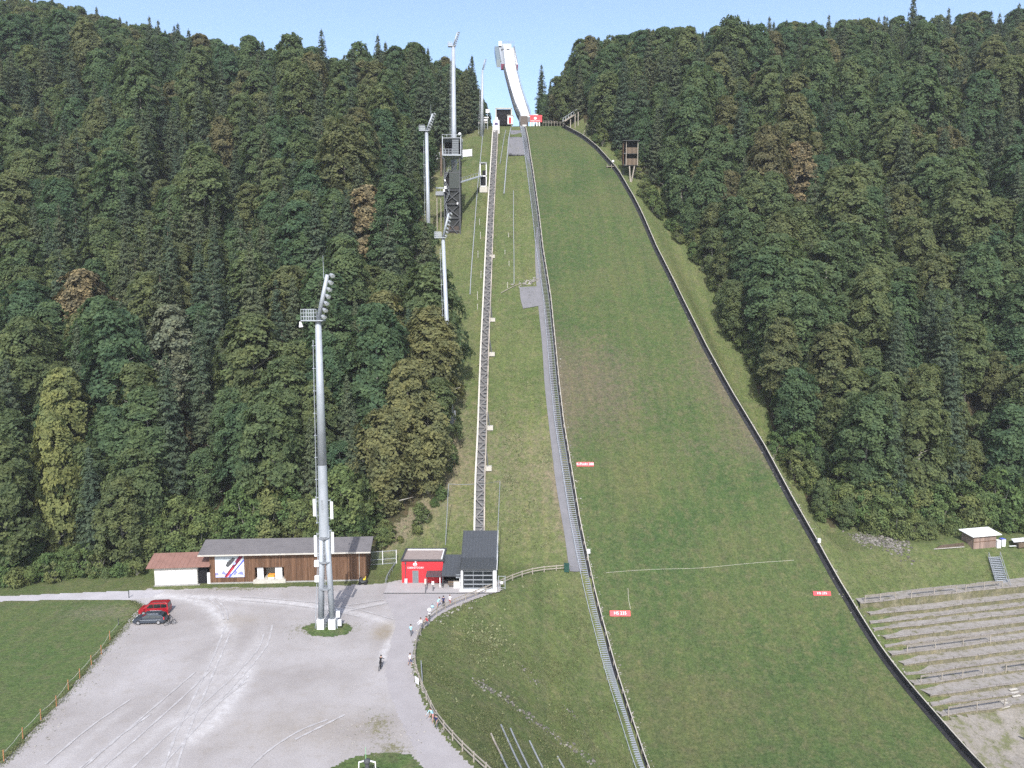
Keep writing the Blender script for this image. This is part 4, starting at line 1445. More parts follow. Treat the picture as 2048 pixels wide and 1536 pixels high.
# ------------------------------------------------------------------ red hut
YH = PZ(805, 1166).y
hx0 = PZ(804, 1166).x
zt = pyz(1121, YH)
hx1 = P(886, 1121, YH).x
hyb = PZ(850, 1098, zt).y
hut = thing('red_hut', ((hx0 + hx1) / 2, YH, 0), 'red flat roofed hut with grey door and white emblem', 'hut')
hw, hd = hx1 - hx0, hyb - YH
MB().box(((hx0 + hx1) / 2, (YH + hyb) / 2, zt / 2 - .3), (hw, hd, zt + .4 - .3)).build('wall', M_red, hut)
par = MB()
par.box(((hx0 + hx1) / 2, YH + .02, zt + .02), (hw + .12, .3, .22))
par.box(((hx0 + hx1) / 2, hyb, zt + .02), (hw + .12, .3, .22))
par.box((hx0, (YH + hyb) / 2, zt + .02), (.34, hd + .3, .222))
par.box((hx1, (YH + hyb) / 2, zt + .02), (.34, hd + .3, .222))
par.build('parapet', M_dkroof, hut)
MB().box(((hx0 + hx1) / 2, (YH + hyb) / 2, zt - .1), (hw - .3, hd - .3, .08)).build('roof', M_roofstone, hut)
MB().box(((hx0 + hx1) / 2, hyb - .28, zt + .0), (hw - .6, .28, .12)).build('roof_edge_strip', M_white, hut)
MB().box((hx1 - .3, (YH + hyb) / 2, zt + .0), (.2, hd - .6, .12)).build('roof_edge_strip', M_white, hut)
dxc = P(831, 1150, YH).x
dr = MB().box((dxc, YH - .03, 1.1), (1.05, .1, 2.2)).build('door', M_grey, hut)
MB().box((dxc + .38, YH - .11, 1.05), (.06, .06, .22)).build('handle', M_steel, dr)
MB().tube((hx0 + .65, YH - .1, .1), (hx0 + .65, YH - .1, zt - .5), .06).box((hx0 + .65, YH - .1, zt - .4), (.3, .2, .25)).build('downpipe', M_steeldk, hut)
put_flat('lettering', text_mesh('OBERSTDORF', .46, M_white), (dxc + .02, YH - .03, zt - 1.28), (1, 0, 0), (0, 0, 1), hut)
em = MB()
em.ball((dxc - .05, YH - .03, zt - .70), .36, 12, 6, (1, .15, .85)).ball((dxc + .05, YH - .03, zt - .22), .14, 10, 5, (1, .2, 1))
eo = em.build('emblem', M_white, hut)
MB().box((dxc - .02, YH - .1, zt - .66), (.42, .02, .07)).box((dxc - .02, YH - .1, zt - .8), (.42, .02, .06)).build('emblem_stripe', M_red, eo)
bp = PZ(812, 1168)
pstand = thing('poster_stand', bp, 'small grey poster stand leaning at the red hut', 'poster stand')
MB().box((bp.x, bp.y, .5), (.5, .06, .9), M=Matrix.Rotation(-.15, 3, 'X')).build('panel', M_steel, pstand)
MB().box((bp.x, bp.y - .06, .55), (.34, .03, .5), M=Matrix.Rotation(-.15, 3, 'X')).build('poster', M_white, pstand)
MB().bar((bp.x, bp.y + .05, .8), (bp.x, bp.y + .45, 0), .05).build('leg', M_steel, pstand)
gl = MB()
ga, gb_ = PZ(767, 1187), PZ(985, 1187)
gl.bar(ga + Vector((0, 0, .04)), gb_ + Vector((0, 0, .04)), .22, .03)
solo('drain_channel', gl, M_steeldk, 'dark drain channel across the forecourt edge', 'drain')

# ------------------------------------------------------------------ long brown shed, white shed
a_, b_ = PZ(421, 1168), PZ(733, 1161)
dirx = (b_ - a_).normalized()
nrm = Vector((dirx.y, -dirx.x, 0))         # towards the camera
Ls = (b_ - a_).length
shed = thing('long_shed', (a_ + b_) / 2, 'long brown boarded shed with grey roof and ski jumper mural', 'shed')
def SP_(u, w, z):                           # along front, outwards, up
    return a_ + dirx * u + nrm * w + Vector((0, 0, z))
ov = 0.9
e0 = SP_(-1.6, ov, 0)
e1 = SP_(Ls + .9, ov, 0)
ze0, ze1 = pyz(1115, e0.y), pyz(1099, e1.y)
ze = (ze0 + ze1) / 2
dpt = 6.6
r0 = SP_(0, -dpt / 2, 0)
zr = ze + 1.55
print('SHED', Ls, ze0, ze1, pyz(1084, r0.y))
zr = 0.5 * zr + 0.5 * pyz(1078, (SP_(Ls / 2, -dpt / 2, 0)).y)
rf = MB()
ex0, ex1 = -1.6, Ls + .9
for s0, w0, z0, w1, z1 in ((0, ov, ze, -dpt / 2, zr), (1, -dpt / 2, zr, -dpt - ov, ze)):
    q = [SP_(ex0, w0, z0), SP_(ex1, w0, z0), SP_(ex1, w1, z1), SP_(ex0, w1, z1)]
    rf.prism(q, (0, 0, -.16))
roof = rf.build('roof', M_roofgrey, shed)
ser = MB()
n_c = 9
for i in range(1, n_c):
    w = ov + (-dpt / 2 - ov) * i / n_c
    z = ze + (zr - ze) * i / n_c
    ser.bar(SP_(ex0, w, z + .012), SP_(ex1, w, z + .012), .04, .03)
ser.build('roofing_lap', M_roofgrey, roof)
MB().bar(SP_(ex0, ov + .04, ze - .12), SP_(ex1, ov + .04, ze - .12), .05, .24).build('eaves_board', M_cream, roof)
opn0, opn1 = 7.45, 12.35                      # recessed opening along the front
wl_h = ze - .25
core = MB()
for u0, u1 in ((0, opn0), (opn1, Ls)):
    core.prism([SP_(u0, -.06, 0), SP_(u1, -.06, 0), SP_(u1, -dpt, 0), SP_(u0, -dpt, 0)], (0, 0, wl_h))
core.prism([SP_(opn0, -2.6, 0), SP_(opn1, -2.6, 0), SP_(opn1, -dpt, 0), SP_(opn0, -dpt, 0)], (0, 0, wl_h))
core.prism([SP_(opn0, -.06, 2.75), SP_(opn1, -.06, 2.75), SP_(opn1, -2.6, 2.75), SP_(opn0, -2.6, 2.75)], (0, 0, wl_h - 2.75))
core.build('wall', M_wood, shed)
bd = MB()
u = 0.0
rr = random.Random(5)
while u < Ls - .05:
    w_ = rr.uniform(.2, .27)
    zb = 0.25
    if opn0 - .12 < u + w_ / 2 < opn1 + .12:
        zb = 2.72
    d_ = rr.uniform(.0, .03)
    bd.prism([SP_(u, -.05, zb), SP_(min(u + w_ - .015, Ls), -.05, zb), SP_(min(u + w_ - .015, Ls), d_, zb), SP_(u, d_, zb)], (0, 0, wl_h - zb + .1))
    u += w_
tag(bd.build('board_cladding', M_wood, shed), kind='stuff')
for u0, u1 in ((0, opn0 - .1), (opn1 + .1, Ls)):
    MB().prism([SP_(u0, -.05, 0), SP_(u1, -.05, 0), SP_(u1, .06, 0), SP_(u0, .06, 0)], (0, 0, .24)).build('plinth', M_conc, shed)
MB().prism([SP_(opn0 - .2, .35, 0), SP_(opn1 + .3, .35, 0), SP_(opn1 + .3, -2.55, 0), SP_(opn0 - .2, -2.55, 0)], (0, 0, .62)).build('loading_platform', M_cream, shed)
for u0, u1 in ((opn0 + .35, opn0 + 1.35), (opn1 - 1.55, opn1 - .4)):
    MB().prism([SP_(u0, -.35, .63), SP_(u1, -.35, .63), SP_(u1, -.5, .63), SP_(u0, -.5, .63)], (0, 0, 2.1)).build('white_wall', M_white, shed)
MB().prism([SP_(opn0 + 1.3, -2.5, .63), SP_(opn1 - 1.5, -2.5, .63), SP_(opn1 - 1.5, -2.56, .63), SP_(opn0 + 1.3, -2.56, .63)], (0, 0, 2.1)).build('inner_wall', M_woodgrey, shed)
MB().prism([SP_(Ls - 1.2, -.02, ze - .3), SP_(Ls - 1.1, -.02, ze - .3), SP_(Ls - 1.1, .1, ze - .3), SP_(Ls - 1.2, .1, ze - .3)], (0, 0, -ze + .5)).build('downpipe', M_woodgrey, shed)
# mural
mu0, mu1, mz0, mz1 = .95, 5.75, 1.15, wl_h - .15
mural = MB().prism([SP_(mu0, .05, mz0), SP_(mu1, .05, mz0), SP_(mu1, .1, mz0), SP_(mu0, .1, mz0)], (0, 0, mz1 - mz0)).build('mural', M_white, shed)
mw, mh = mu1 - mu0, mz1 - mz0
def mural_poly(name, pts, mat, lift_):
    MB().prism([SP_(mu0 + p[0] * mw, .1 + lift_, mz0 + p[1] * mh) for p in pts], nrm * .006).build(name, mat, mural)
mural_poly('painted_sky', [(0, .78), (1, .70), (1, 1), (0, 1)], plain('mural_sky', (0.42, 0.47, 0.50), .6), .002)
hills = [(0, 0)] + [(i / 14, .20 + .10 * sin(i * 2.1) + .06 * sin(i * 5.3)) for i in range(15)] + [(1, 0)]
mural_poly('painted_hills', hills, plain('mural_hills', (0.22, 0.24, 0.62), .6), .004)
mural_poly('painted_snow', [(.0, 0), (.0, .10), (.25, .16), (.5, .06), (.8, .14), (1, .08), (1, 0)], plain('mural_snow', (0.52, 0.54, 0.78), .6), .010)
mural_poly('painted_ski', [(.30, .02), (.38, 0), (.98, .93), (.86, 1.0)], M_maroon, .016)
mural_poly('painted_ski', [(.44, 0), (.50, 0), (1, .72), (1, .82)], M_blue, .022)
mural_poly('painted_stripe', [(.36, .02), (.41, .02), (.66, .42), (.60, .44)], M_redsign, .028)
mural_poly('painted_stripe', [(.62, 0), (.65, 0), (.9, .36), (.87, .37)], M_white, .034)
mural_poly('painted_jumper', [(.36, .52), (.44, .46), (.56, .60), (.66, .74), (.70, .86), (.62, .90), (.52, .80), (.42, .70)], M_steeldk, .040)
mural_poly('painted_helmet', [(.60, .60), (.66, .56), (.72, .62), (.70, .70), (.62, .70)], plain('mural_helmet', (0.35, 0.42, 0.7), .6), .046)
# machines on the platform
def on_shed(u, w):
    return SP_(u, w, .63)
g = on_shed(opn0 + 2.75, -.35)
mc = thing('snow_blower', g, 'orange machine standing on the white shed platform', 'machine')
MB().box(g + Vector((0, 0, .55)), (1.1, .9, .4)).build('hood', M_orangep, mc)
MB().box(g + Vector((.05, -.2, .2)), (.95, .6, .3)).build('body', M_white, mc)
for s in (-.4, .4):
    MB().tube(g + Vector((s - .07, -.25, .18)), g + Vector((s + .07, -.25, .18)), .18, n=10).build('wheel', M_rubber, mc)
g = on_shed(opn0 + 3.75, -1.0)
mc = thing('storage_rack', g, 'white rack standing inside the shed opening', 'rack')
MB().box(g + Vector((0, 0, 1.45)), (.95, .7, .12)).build('shelf', M_white, mc)
MB().box(g + Vector((0, .1, .7)), (.8, .5, 1.2)).build('cabinet', M_steeldk, mc)
for s in (-.42, .42):
    MB().box(g + Vector((s, -.28, .7)), (.07, .07, 1.4)).build('leg', M_white, mc)
g = on_shed(opn0 + 4.35, -.6)
solo('canister', MB().tube(g, g + Vector((0, 0, .5)), .16, n=10).tube(g + Vector((0, 0, .5)), g + Vector((0, 0, .58)), .06, n=8), M_white, 'small white canister on the platform beside the rack', 'canister', smooth=False)

w0, w1 = PZ(310, 1172), PZ(396, 1169)
ws = thing('white_shed', (w0 + w1) / 2, 'low white shed with brown roof and a big white double gate', 'shed')
dw = (w1 - w0).normalized()
nw = Vector((dw.y, -dw.x, 0))
Lw = (w1 - w0).length
def WP(u, w, z):
    return w0 + dw * u + nw * w + Vector((0, 0, z))
zev = pyz(1136, WP(0, .6, 0).y)
yrd = WP(0, -3.3, 0).y
zrd = pyz(1106, yrd)
MB().prism([WP(0, 0, 0), WP(Lw, 0, 0), WP(Lw, -6, 0), WP(0, -6, 0)], (0, 0, zev - .1)).build('wall', M_cream, ws)
rfw = MB()
for w_a, za, w_b, zb in ((.6, zev, -3.3, zrd), (-3.3, zrd, -6.6, zev)):
    rfw.prism([WP(-1.1, w_a, za), WP(Lw + 2.2, w_a, za), WP(Lw + 2.2, w_b, zb), WP(-1.1, w_b, zb)], (0, 0, -.15))
rw = rfw.build('roof', M_roofbrown, ws)
s_ = MB()
for i in range(1, 14):
    u = -1.1 + (Lw + 3.3) * i / 14
    s_.bar(WP(u, .6, zev + .01), WP(u, -3.3, zrd + .01), .04, .03)
s_.build('roofing_lap', M_roofbrown, rw)
for k in range(2):
    gt = MB().prism([WP(.1 + k * Lw * .49, .02, .2), WP(.05 + (k + 1) * Lw * .49, .02, .2), WP(.05 + (k + 1) * Lw * .49, .1, .2), WP(.1 + k * Lw * .49, .1, .2)], (0, 0, zev - .95)).build('gate_leaf', M_white, ws)
MB().prism([WP(Lw + .1, -.4, 0), WP(Lw + 1.5, -.4, 0), WP(Lw + 1.5, -5, 0), WP(Lw + .1, -5, 0)], (0, 0, zev - .3)).build('dark_recess', M_dark, ws)
MB().prism([WP(Lw + 1.5, -.2, 0), WP(Lw + 2.1, -.2, 0), WP(Lw + 2.1, -.5, 0), WP(Lw + 1.5, -.5, 0)], (0, 0, 1.9)).build('white_door', M_white, ws)
MB().prism([WP(-.1, .02, 0), WP(Lw + .4, .02, 0), WP(Lw + .4, .3, 0), WP(-.1, .3, 0)], (0, 0, .15)).build('plinth', M_conc, ws)
# cart at the right end of the long shed
g = PZ(726, 1168)
bt = thing('mower', g, 'dark ride-on mower with yellow seat at the right shed end', 'mower')
MB().box(g + Vector((0, 0, .5)), (1.3, .8, .35)).build('body', M_steeldk, bt)
MB().box(g + Vector((-.4, 0, .8)), (.5, .6, .35)).build('hood', M_steeldk, bt)
MB().box(g + Vector((.25, 0, .85)), (.4, .45, .12)).box(g + Vector((.45, 0, 1.05)), (.1, .45, .4)).build('seat', M_yellow_p, bt)
MB().tube(g + Vector((-.1, 0, .8)), g + Vector((.0, 0, 1.25)), .03).build('steering_column', M_steeldk, bt)
for sx in (-.45, .5):
    for sy in (-.42, .42):
        MB().tube(g + Vector((sx, sy - .08, .28)), g + Vector((sx, sy + .08, .28)), .28, n=12).build('wheel', M_rubber, bt)
# ------------------------------------------------------------------ floodlight masts
def floodlight(base, ztop, label, s=.92, aframe=False, tilt=0.0, flip=False, lamps=7, rod=True, armv=(1.75, -0.6, 6.9), r0=.68, r1=.40, ladder=-1, cage=True):
    t = thing('floodlight_mast', base, label, 'floodlight mast', 'floodlight masts beside the ski jump')
    b = Vector(base)
    top = Vector((b.x + tilt, b.y, ztop))
    def at(z):
        k = (z - b.z) / (ztop - b.z)
        return b.lerp(top, k)
    if aframe:
        zs = b.z + 15.5
        MB().tube(at(zs - 1.5), at(zs + 9), r0 * 1.02, r0 * .9, n=20, cap=False).tube(at(zs + 9), top, r0 * .9, r1, n=20).build('pole', M_steel, t, smooth=True)
        for k in (-1, 1):
            MB().tube(b + Vector((k * .82, 0, 1.4)), at(zs) + Vector((k * .32, 0, 0)), .44, .42, n=14).build('leg', M_steel, t, smooth=True)
            MB().box(b + Vector((k * .84, 0, .75)), (1.02, 1.0, 1.6)).build('foundation_block', M_white, t)
        for z in (6.2, 10.2, 13.8):
            MB().tube(at(b.z + z) + Vector((0, 0, -.06)), at(b.z + z) + Vector((0, 0, .06)), .98 - z * .012, n=18).build('clamp_ring', M_steelmid, t)
        l2 = MB()
        for s_ in (-.13, .13):
            l2.bar(b + Vector((s_, -.35, .3)), at(zs + 4) + Vector((s_ * .6, -.72, 0)), .05)
        for i in range(46):
            z = b.z + .5 + i * .42
            c = at(z)
            c = Vector((c.x, b.y - .35 - .37 * (z - b.z) / 19.5, z))
            l2.bar(c + Vector((-.13, 0, 0)), c + Vector((.13, 0, 0)), .04)
        tag(l2.build('climbing_ladder', M_steelmid, t), kind='stuff')
        for z, sx in ((zs + 2.8, -1), (zs + 2.4, 1), (zs - 2.9, -1), (zs - 2.4, 1)):
            c = at(z) + Vector((sx * 1.25, -.25, 0))
            h_ = 2.5 if z > zs else 3.1
            an = MB().box(c, (.36, .2, h_)).build('antenna_panel', M_white, t)
            MB().bar(c + Vector((-sx * .22, .1, -h_ / 2 - .2)), c + Vector((-sx * .22, .1, h_ / 2 + .4)), .08).build('antenna_pole', M_steel, an)
            br = MB()
            for dz in (-h_ / 2 + .1, h_ / 2 + .2):
                br.bar(c + Vector((-sx * .22, .1, dz)), c + Vector((-sx * .95, .2, dz)), .08)
            br.build('antenna_bracket', M_steel, an)
        for z in (b.z + 10.0, b.z + 7.7):
            c = at(z) + Vector((-1.15, -.3, 0))
            bx = MB().box(c, (.62, .4, .9)).build('equipment_box', M_white, t)
            MB().bar(c + Vector((.3, .1, 0)), c + Vector((.8, .3, 0)), .1).build('box_bracket', M_steeldk, bx)
        for px_, dz in ((1.75, 2.3), (1.95, 1.0)):
            MB().box(b + Vector((px_, -.2, dz)), (.5, .4, .85)).build('equipment_box', M_white, t)
        MB().bar(b + Vector((1.55, -.1, 0)), b + Vector((1.55, -.1, 3)), .09).build('cabinet_post', M_steel, t)
        MB().tube(b + Vector((-1.7, -.1, 0)), at(b.z + 11) + Vector((-1.0, -.1, 0)), .05, n=6).build('cable_pipe', M_steel, t)
    else:
        MB().tube(b + Vector((0, 0, -1)), top, r0, r1, n=16).build('pole', M_steel, t, smooth=True)
    # ladder with safety hoops along the left side
    ld = MB()
    za, zb = (b.z + 16 if aframe else b.z + 1), ztop - 3.0 * s
    def lx(z):
        k = (z - b.z) / (ztop - b.z)
        return at(z) + Vector((ladder * (r0 + (r1 - r0) * k + .33), -.05, 0))
    for q in (-.14, .14):
        ld.bar(lx(za) + Vector((0, q, 0)), lx(zb) + Vector((0, q, 0)), .05)
    z = za
    while z < zb:
        c = lx(z)
        ld.bar(c + Vector((0, -.14, 0)), c + Vector((0, .14, 0)), .04)
        z += .6
    z = za
    while z < zb:
        c = lx(z)
        ld.box(c + Vector((ladder * .05, 0, 0)), (.22, .3, .1))
        ld.bar(c, at(z), .05)
        z += 3.2
    tag(ld.build('side_ladder', M_steel, t), kind='stuff')
    # platform with railing
    if cage:
        pl = MB().box(top + Vector((-.75 * s, 0, 0)), (3.3 * s, 1.9 * s, .14)).build('platform', M_steel, t)
        rl = MB()
        x0, x1 = top.x - 2.35 * s, top.x - .5 * s
        for yy_ in (-.9 * s, .9 * s):
            for i in range(6):
                x = x0 + (x1 - x0) * i / 5
                rl.bar((x, top.y + yy_, top.z), (x, top.y + yy_, top.z + 1.7 * s), .06)
            for dz in (.6, 1.15, 1.7):
                rl.bar((x0, top.y + yy_, top.z + dz * s), (x1, top.y + yy_, top.z + dz * s), .07)
        for dz in (.6, 1.15, 1.7):
            rl.bar((x0, top.y - .9 * s, top.z + dz * s), (x0, top.y + .9 * s, top.z + dz * s), .07)
        rl.build('railing', M_steel, pl)
        if aframe:
            MB().tube(top + Vector((-2.35, -.6, -.15)), top + Vector((-2.25, -.6, -.9)), .12, .3, n=10).build('hanging_lamp', M_white, pl)
    av = Vector(armv) * s
    if flip:
        av.x *= -1
    arm = MB().tube(top, top + av, .36 * s, .30 * s, n=14).build('lamp_arm', M_steel, t, smooth=True)
    for i in range(lamps):
        for j in (0, 1):
            c = top + av * (.10 + .9 * i / (lamps - 1)) + Vector((.55 * s, -.30 * s + .6 * s * j, -.05 * s))
            hd = MB().tube(c + Vector((-.05, .0, .1)) * s, c + Vector((.34, -.28, -.22)) * s, .20 * s, .31 * s, n=10).build('lamp_head', M_steelmid, t)
            MB().tube(c + Vector((.335, -.275, -.215)) * s, c + Vector((.36, -.295, -.235)) * s, .28 * s, n=10).build('lens', M_white, hd)
        c = top + av * (.10 + .9 * i / (lamps - 1))
        MB().bar(c, c + Vector((.6, 0, 0)) * s, .1 * s).build('lamp_bracket', M_steeldk, t)
    if rod:
        c = top + av * .93 + Vector((-.45 * s, 0, 0))
        MB().tube(c, c + Vector((-.05, 0, 3.4 * s)), .05 * s, .02 * s, n=6).bar(c, c + Vector((.4 * s, 0, -.2)), .08).build('lightning_rod', M_steel, t)
    return t
m1 = PZ(654, 1257)
floodlight(m1, pyz(641, m1.y), 'tall floodlight mast on two legs in the car park, with antennas', aframe=True, r0=.72, r1=.42)
b2 = P(903, 862, 158.0)
b2.z = Hf(b2.x, b2.y)
floodlight(b2, pyz(476, 158), 'slender floodlight mast rising from trees in front of the judges tower', s=.72, tilt=P(886, 476, 158).x - b2.x, r0=.60, r1=.36)
b3 = P(857, 430, 200.0)
b3.z = Hf(b3.x, b3.y)
floodlight(b3, pyz(262, 200), 'slender floodlight mast among trees left of the judges tower', s=.78, tilt=P(853, 262, 200).x - b3.x, r0=.60, r1=.42, armv=(2.2, -.6, 5.4))
b4 = P(908, 330, 222.0)
b4.z = Hf(b4.x, b4.y)
floodlight(b4, pyz(93, 222), 'tallest floodlight mast standing up behind the judges tower', s=.62, r0=.95, r1=.50, rod=False, armv=(2.0, -.6, 6.0), tilt=P(906.5, 93, 222).x - b4.x)
b5 = P(963, 274, 274.0)
b5.z = Hf(b5.x, b5.y)
floodlight(b5, pyz(140, 274), 'small distant floodlight mast near the lift top station', s=.5, r0=.75, r1=.30, rod=False, tilt=P(965, 140, 274).x - b5.x, cage=False)

# ------------------------------------------------------------------ judges tower
YJ = 213.0
jx0, jx1 = P(888, 400, YJ).x, P(921, 400, YJ).x
jt = thing('judges_tower', ((jx0 + jx1) / 2, YJ, Hf((jx0 + jx1) / 2, YJ)), 'dark steel judges tower with railed top cabin beside the lift track', 'tower')
zg = Hf((jx0 + jx1) / 2, YJ) - 1.0
def jz(py):
    return pyz(py, YJ)
D = 5.0
zt_ = jz(314)
for x in (jx0 + .15, jx1 - .15):
    for y in (YJ, YJ + D):
        MB().bar((x, y, zg), (x, y, zt_), .32).build('column', M_steeldk, jt)
fr = MB()
for py in (345, 380, 408, 436, 462):
    z = jz(py)
    for y in (YJ, YJ + D):
        fr.bar((jx0, y, z), (jx1, y, z), .22)
    for x in (jx0 + .15, jx1 - .15):
        fr.bar((x, YJ, z), (x, YJ + D, z), .22)
fr.build('cross_beams', M_steeldk, jt)
br = MB()
for pa, pb in ((380, 408), (408, 436), (436, 475)):
    br.bar((jx0, YJ - .02, jz(pa)), (jx1, YJ - .02, jz(pb)), .22)
    br.bar((jx1, YJ + .1, jz(pa)), (jx0, YJ + .1, jz(pb)), .22)
br.bar((jx0 + 2, YJ, jz(345)), (jx1, YJ, jz(316)), .2)
br.build('diagonal_braces', M_steeldk, jt)
MB().box(((jx0 + 1.5 + jx1) / 2, YJ - .05, (jz(340) + jz(377)) / 2), (jx1 - jx0 - 1.5, .1, jz(340) - jz(377))).build('front_panel', plain('tower_panel', (0.045, 0.055, 0.05), .6), jt)
MB().box(((jx0 + jx1) / 2 + .5, YJ + .45, (jz(377) + jz(452)) / 2), (jx1 - jx0 - 1.5, .1, jz(377) - jz(452))).build('recessed_panel', plain('tower_mesh', (0.03, 0.033, 0.032), .8), jt)
MB().box(((jx0 + jx1) / 2, YJ + D - .3, (jz(340) + zg) / 2), (jx1 - jx0 - .4, .1, jz(340) - zg)).build('back_wall', M_dark, jt)
MB().box((jx0 + .1, YJ + D / 2, (jz(345) + zg) / 2), (.08, D - .5, jz(345) - zg)).build('side_wall', M_dark, jt)
MB().box((jx1 - .05, YJ + D / 2, (jz(378) + zg) / 2), (.08, D - .5, jz(378) - zg)).build('side_wall', M_dark, jt)
MB().box(((jx0 + jx1) / 2 + .3, YJ + .25, (jz(452) + jz(468)) / 2), (jx1 - jx0 - 1.6, .1, jz(452) - jz(468))).build('lower_panel', plain('tower_brown', (0.07, 0.055, 0.045), .8), jt)
for k in range(5):
    za = jz(458 - k * 24)
    zb = jz(458 - (k + 1) * 24)
    xa, xb = (jx0 + .1, jx0 + 1.6)
    if k % 2:
        xa, xb = xb, xa
    st = MB()
    st.bar((xa, YJ - .35, za), (xb, YJ - .35, zb), .12, .22)
    st.bar((xa, YJ - .35, za + .9), (xb, YJ - .35, zb + .9), .06)
    for i in range(7):
        q = Vector((xa, YJ - .5, za)).lerp(Vector((xb, YJ - .5, zb)), i / 6)
        st.box(q, (.26, .7, .05))
    st.build('stair_flight', M_steelmid, jt)
cz0, cz1 = jz(311), jz(277)
cab0, cab1 = jx0 - .3, jx1 + .35
fl = MB().box(((cab0 + cab1) / 2, YJ + D / 2 - .3, cz0), (cab1 - cab0, D + 1.0, .32)).build('cabin_floor', M_steel, jt)
MB().box(((cab0 + cab1) / 2, YJ + D / 2 - .3, cz1), (cab1 - cab0, D + 1.0, .22)).build('cabin_roof', M_steelmid, jt)
for x in (cab0 + .1, cab1 - .1):
    for y in (YJ - .75, YJ + D + .1):
        MB().bar((x, y, cz0), (x, y, cz1 + .4), .22).build('cabin_post', M_steel, jt)
xm = (cab0 + cab1) / 2 + .1
MB().box(((xm + cab1) / 2 - .35, YJ - .4, (cz0 + cz1) / 2), (cab1 - xm - .75, .12, cz1 - cz0 - .3)).build('louvre_panel', M_grey, jt)
lv = MB()
for i in range(9):
    z = cz0 + .3 + (cz1 - cz0 - .6) * i / 8
    lv.box(((xm + cab1) / 2 - .35, YJ - .5, z), (cab1 - xm - .75, .1, .12))
lv.build('louvre_slats', M_grey, jt)
MB().box(((cab0 + cab1) / 2, YJ + D - .3, (cz0 + cz1) / 2), (cab1 - cab0 - .3, .1, cz1 - cz0 - .3)).build('cabin_back', M_dark, jt)
rl = MB()
for dz in (.5, 1.0, 1.6):
    rl.bar((cab0, YJ - .75, cz0 + dz), (xm, YJ - .75, cz0 + dz), .09)
for i in range(4):
    x = cab0 + (xm - cab0) * i / 3
    rl.bar((x, YJ - .75, cz0), (x, YJ - .75, cz0 + 1.6), .09)
rl.build('cabin_railing', M_steel, jt)
tr_ = MB()
for y in (YJ - .75, YJ + D):
    tr_.bar((cab0, y, cz1 + .9), (cab1, y, cz1 + .9), .08)
    for i in range(5):
        x = cab0 + (cab1 - cab0) * i / 4
        tr_.bar((x, y, cz1), (x, y, cz1 + .9), .07)
tr_.build('roof_railing', M_steel, jt)
MB().ball((cab1 - .4, YJ - .3, cz1 + 1.1), .45, 10, 6).build('white_dome', M_white, jt)
for px, py, r_ in ((890, 361, .4), (891, 375, .6), (888, 381, .5), (915, 407, .4)):
    p = P(px, py, YJ - .5)
    MB().box(p, (r_, .3, r_ * 1.3)).build('loudspeaker', M_white, jt)
ax0, ax1 = P(872, 400, YJ + 1).x, P(882, 400, YJ + 1).x
an = thing('platform_annex', ((ax0 + ax1) / 2, YJ + 1, Hf(ax0, YJ + 1)), 'grey railed landing stage on posts at the left of the judges tower', 'stage')
za_, zb_ = jz(388), jz(372)
MB().box(((ax0 + ax1) / 2 + .5, YJ + 2, za_ + .3), (ax1 - ax0 + 1.2, 2.4, 1.1)).build('deck', M_steelmid, an)
MB().box(((ax0 + ax1) / 2 + .5, YJ + .9, zb_ - .4), (ax1 - ax0 + 1.0, .1, .3)).build('rail', M_steel, an)
for x in (ax0 + .2, ax1 - .1):
    MB().bar((x, YJ + 1.6, Hf(x, YJ + 1.6) - 1), (x, YJ + 1.6, za_), .22).build('post', M_woodgrey, an)
    MB().bar((x, YJ + 1.0, za_), (x, YJ + 1.0, zb_), .08).build('rail_post', M_steel, an)

# mid station of the lift and its bridge
pm = PT(966, 384)
ms = thing('lift_mid_station', pm, 'tall white framed lift stop beside the track, with dark openings', 'lift stop')
ym = pm.y
mx0, mx1 = P(960.5, 350, ym).x, P(972.5, 350, ym).x
mz0, mz1 = pyz(374, ym), pyz(326, ym)
mzm = pyz(352, ym)
for x in (mx0, mx1):
    for y in (ym, ym + 2):
        MB().bar((x, y, mz0), (x, y, mz1), .24).build('post', M_white, ms)
for z in (mz1, mzm, mz0 + .2):
    for y in (ym, ym + 2):
        MB().bar((mx0 - .12, y, z), (mx1 + .12, y, z), .24, .3).build('beam', M_white, ms)
MB().box(((mx0 + mx1) / 2, ym + 1, mz1 + .1), (mx1 - mx0 + .5, 2.6, .15)).build('roof', M_steel, ms)
MB().box(((mx0 + mx1) / 2, ym + .3, (mz0 + mzm) / 2), (mx1 - mx0 - .2, .1, mzm - mz0 - .4)).build('dark_door', M_dark, ms)
MB().box(((mx0 + mx1) / 2 + .2, ym + 1.3, mzm + 1.0), (mx1 - mx0 - .7, .1, 1.7)).build('dark_screen', M_dark, ms)
MB().box(((mx0 + mx1) / 2 + .1, ym + .6, mz0 - .8), (mx1 - mx0 + .6, 2.6, 1.8)).build('concrete_base', M_cream, ms)
bg = thing('bridge', P(921, 364, YJ + 1), 'narrow white footbridge from the judges tower to the lift stop', 'bridge')
pa, pb = P(919, 365, YJ + 1), P(962, 352, ym)
MB().bar(pa, pb, 1.2, .22).build('deck', M_steel, bg)
MB().bar(pa + Vector((0, -.6, 1.0)), pb + Vector((0, -.6, 1.0)), .08).build('handrail', M_steel, bg)
q_ = MB()
for i in range(9):
    q = pa.lerp(pb, i / 8) + Vector((0, -.6, 0))
    q_.bar(q, q + Vector((0, 0, 1)), .06)
q_.build('rail_posts', M_steel, bg)

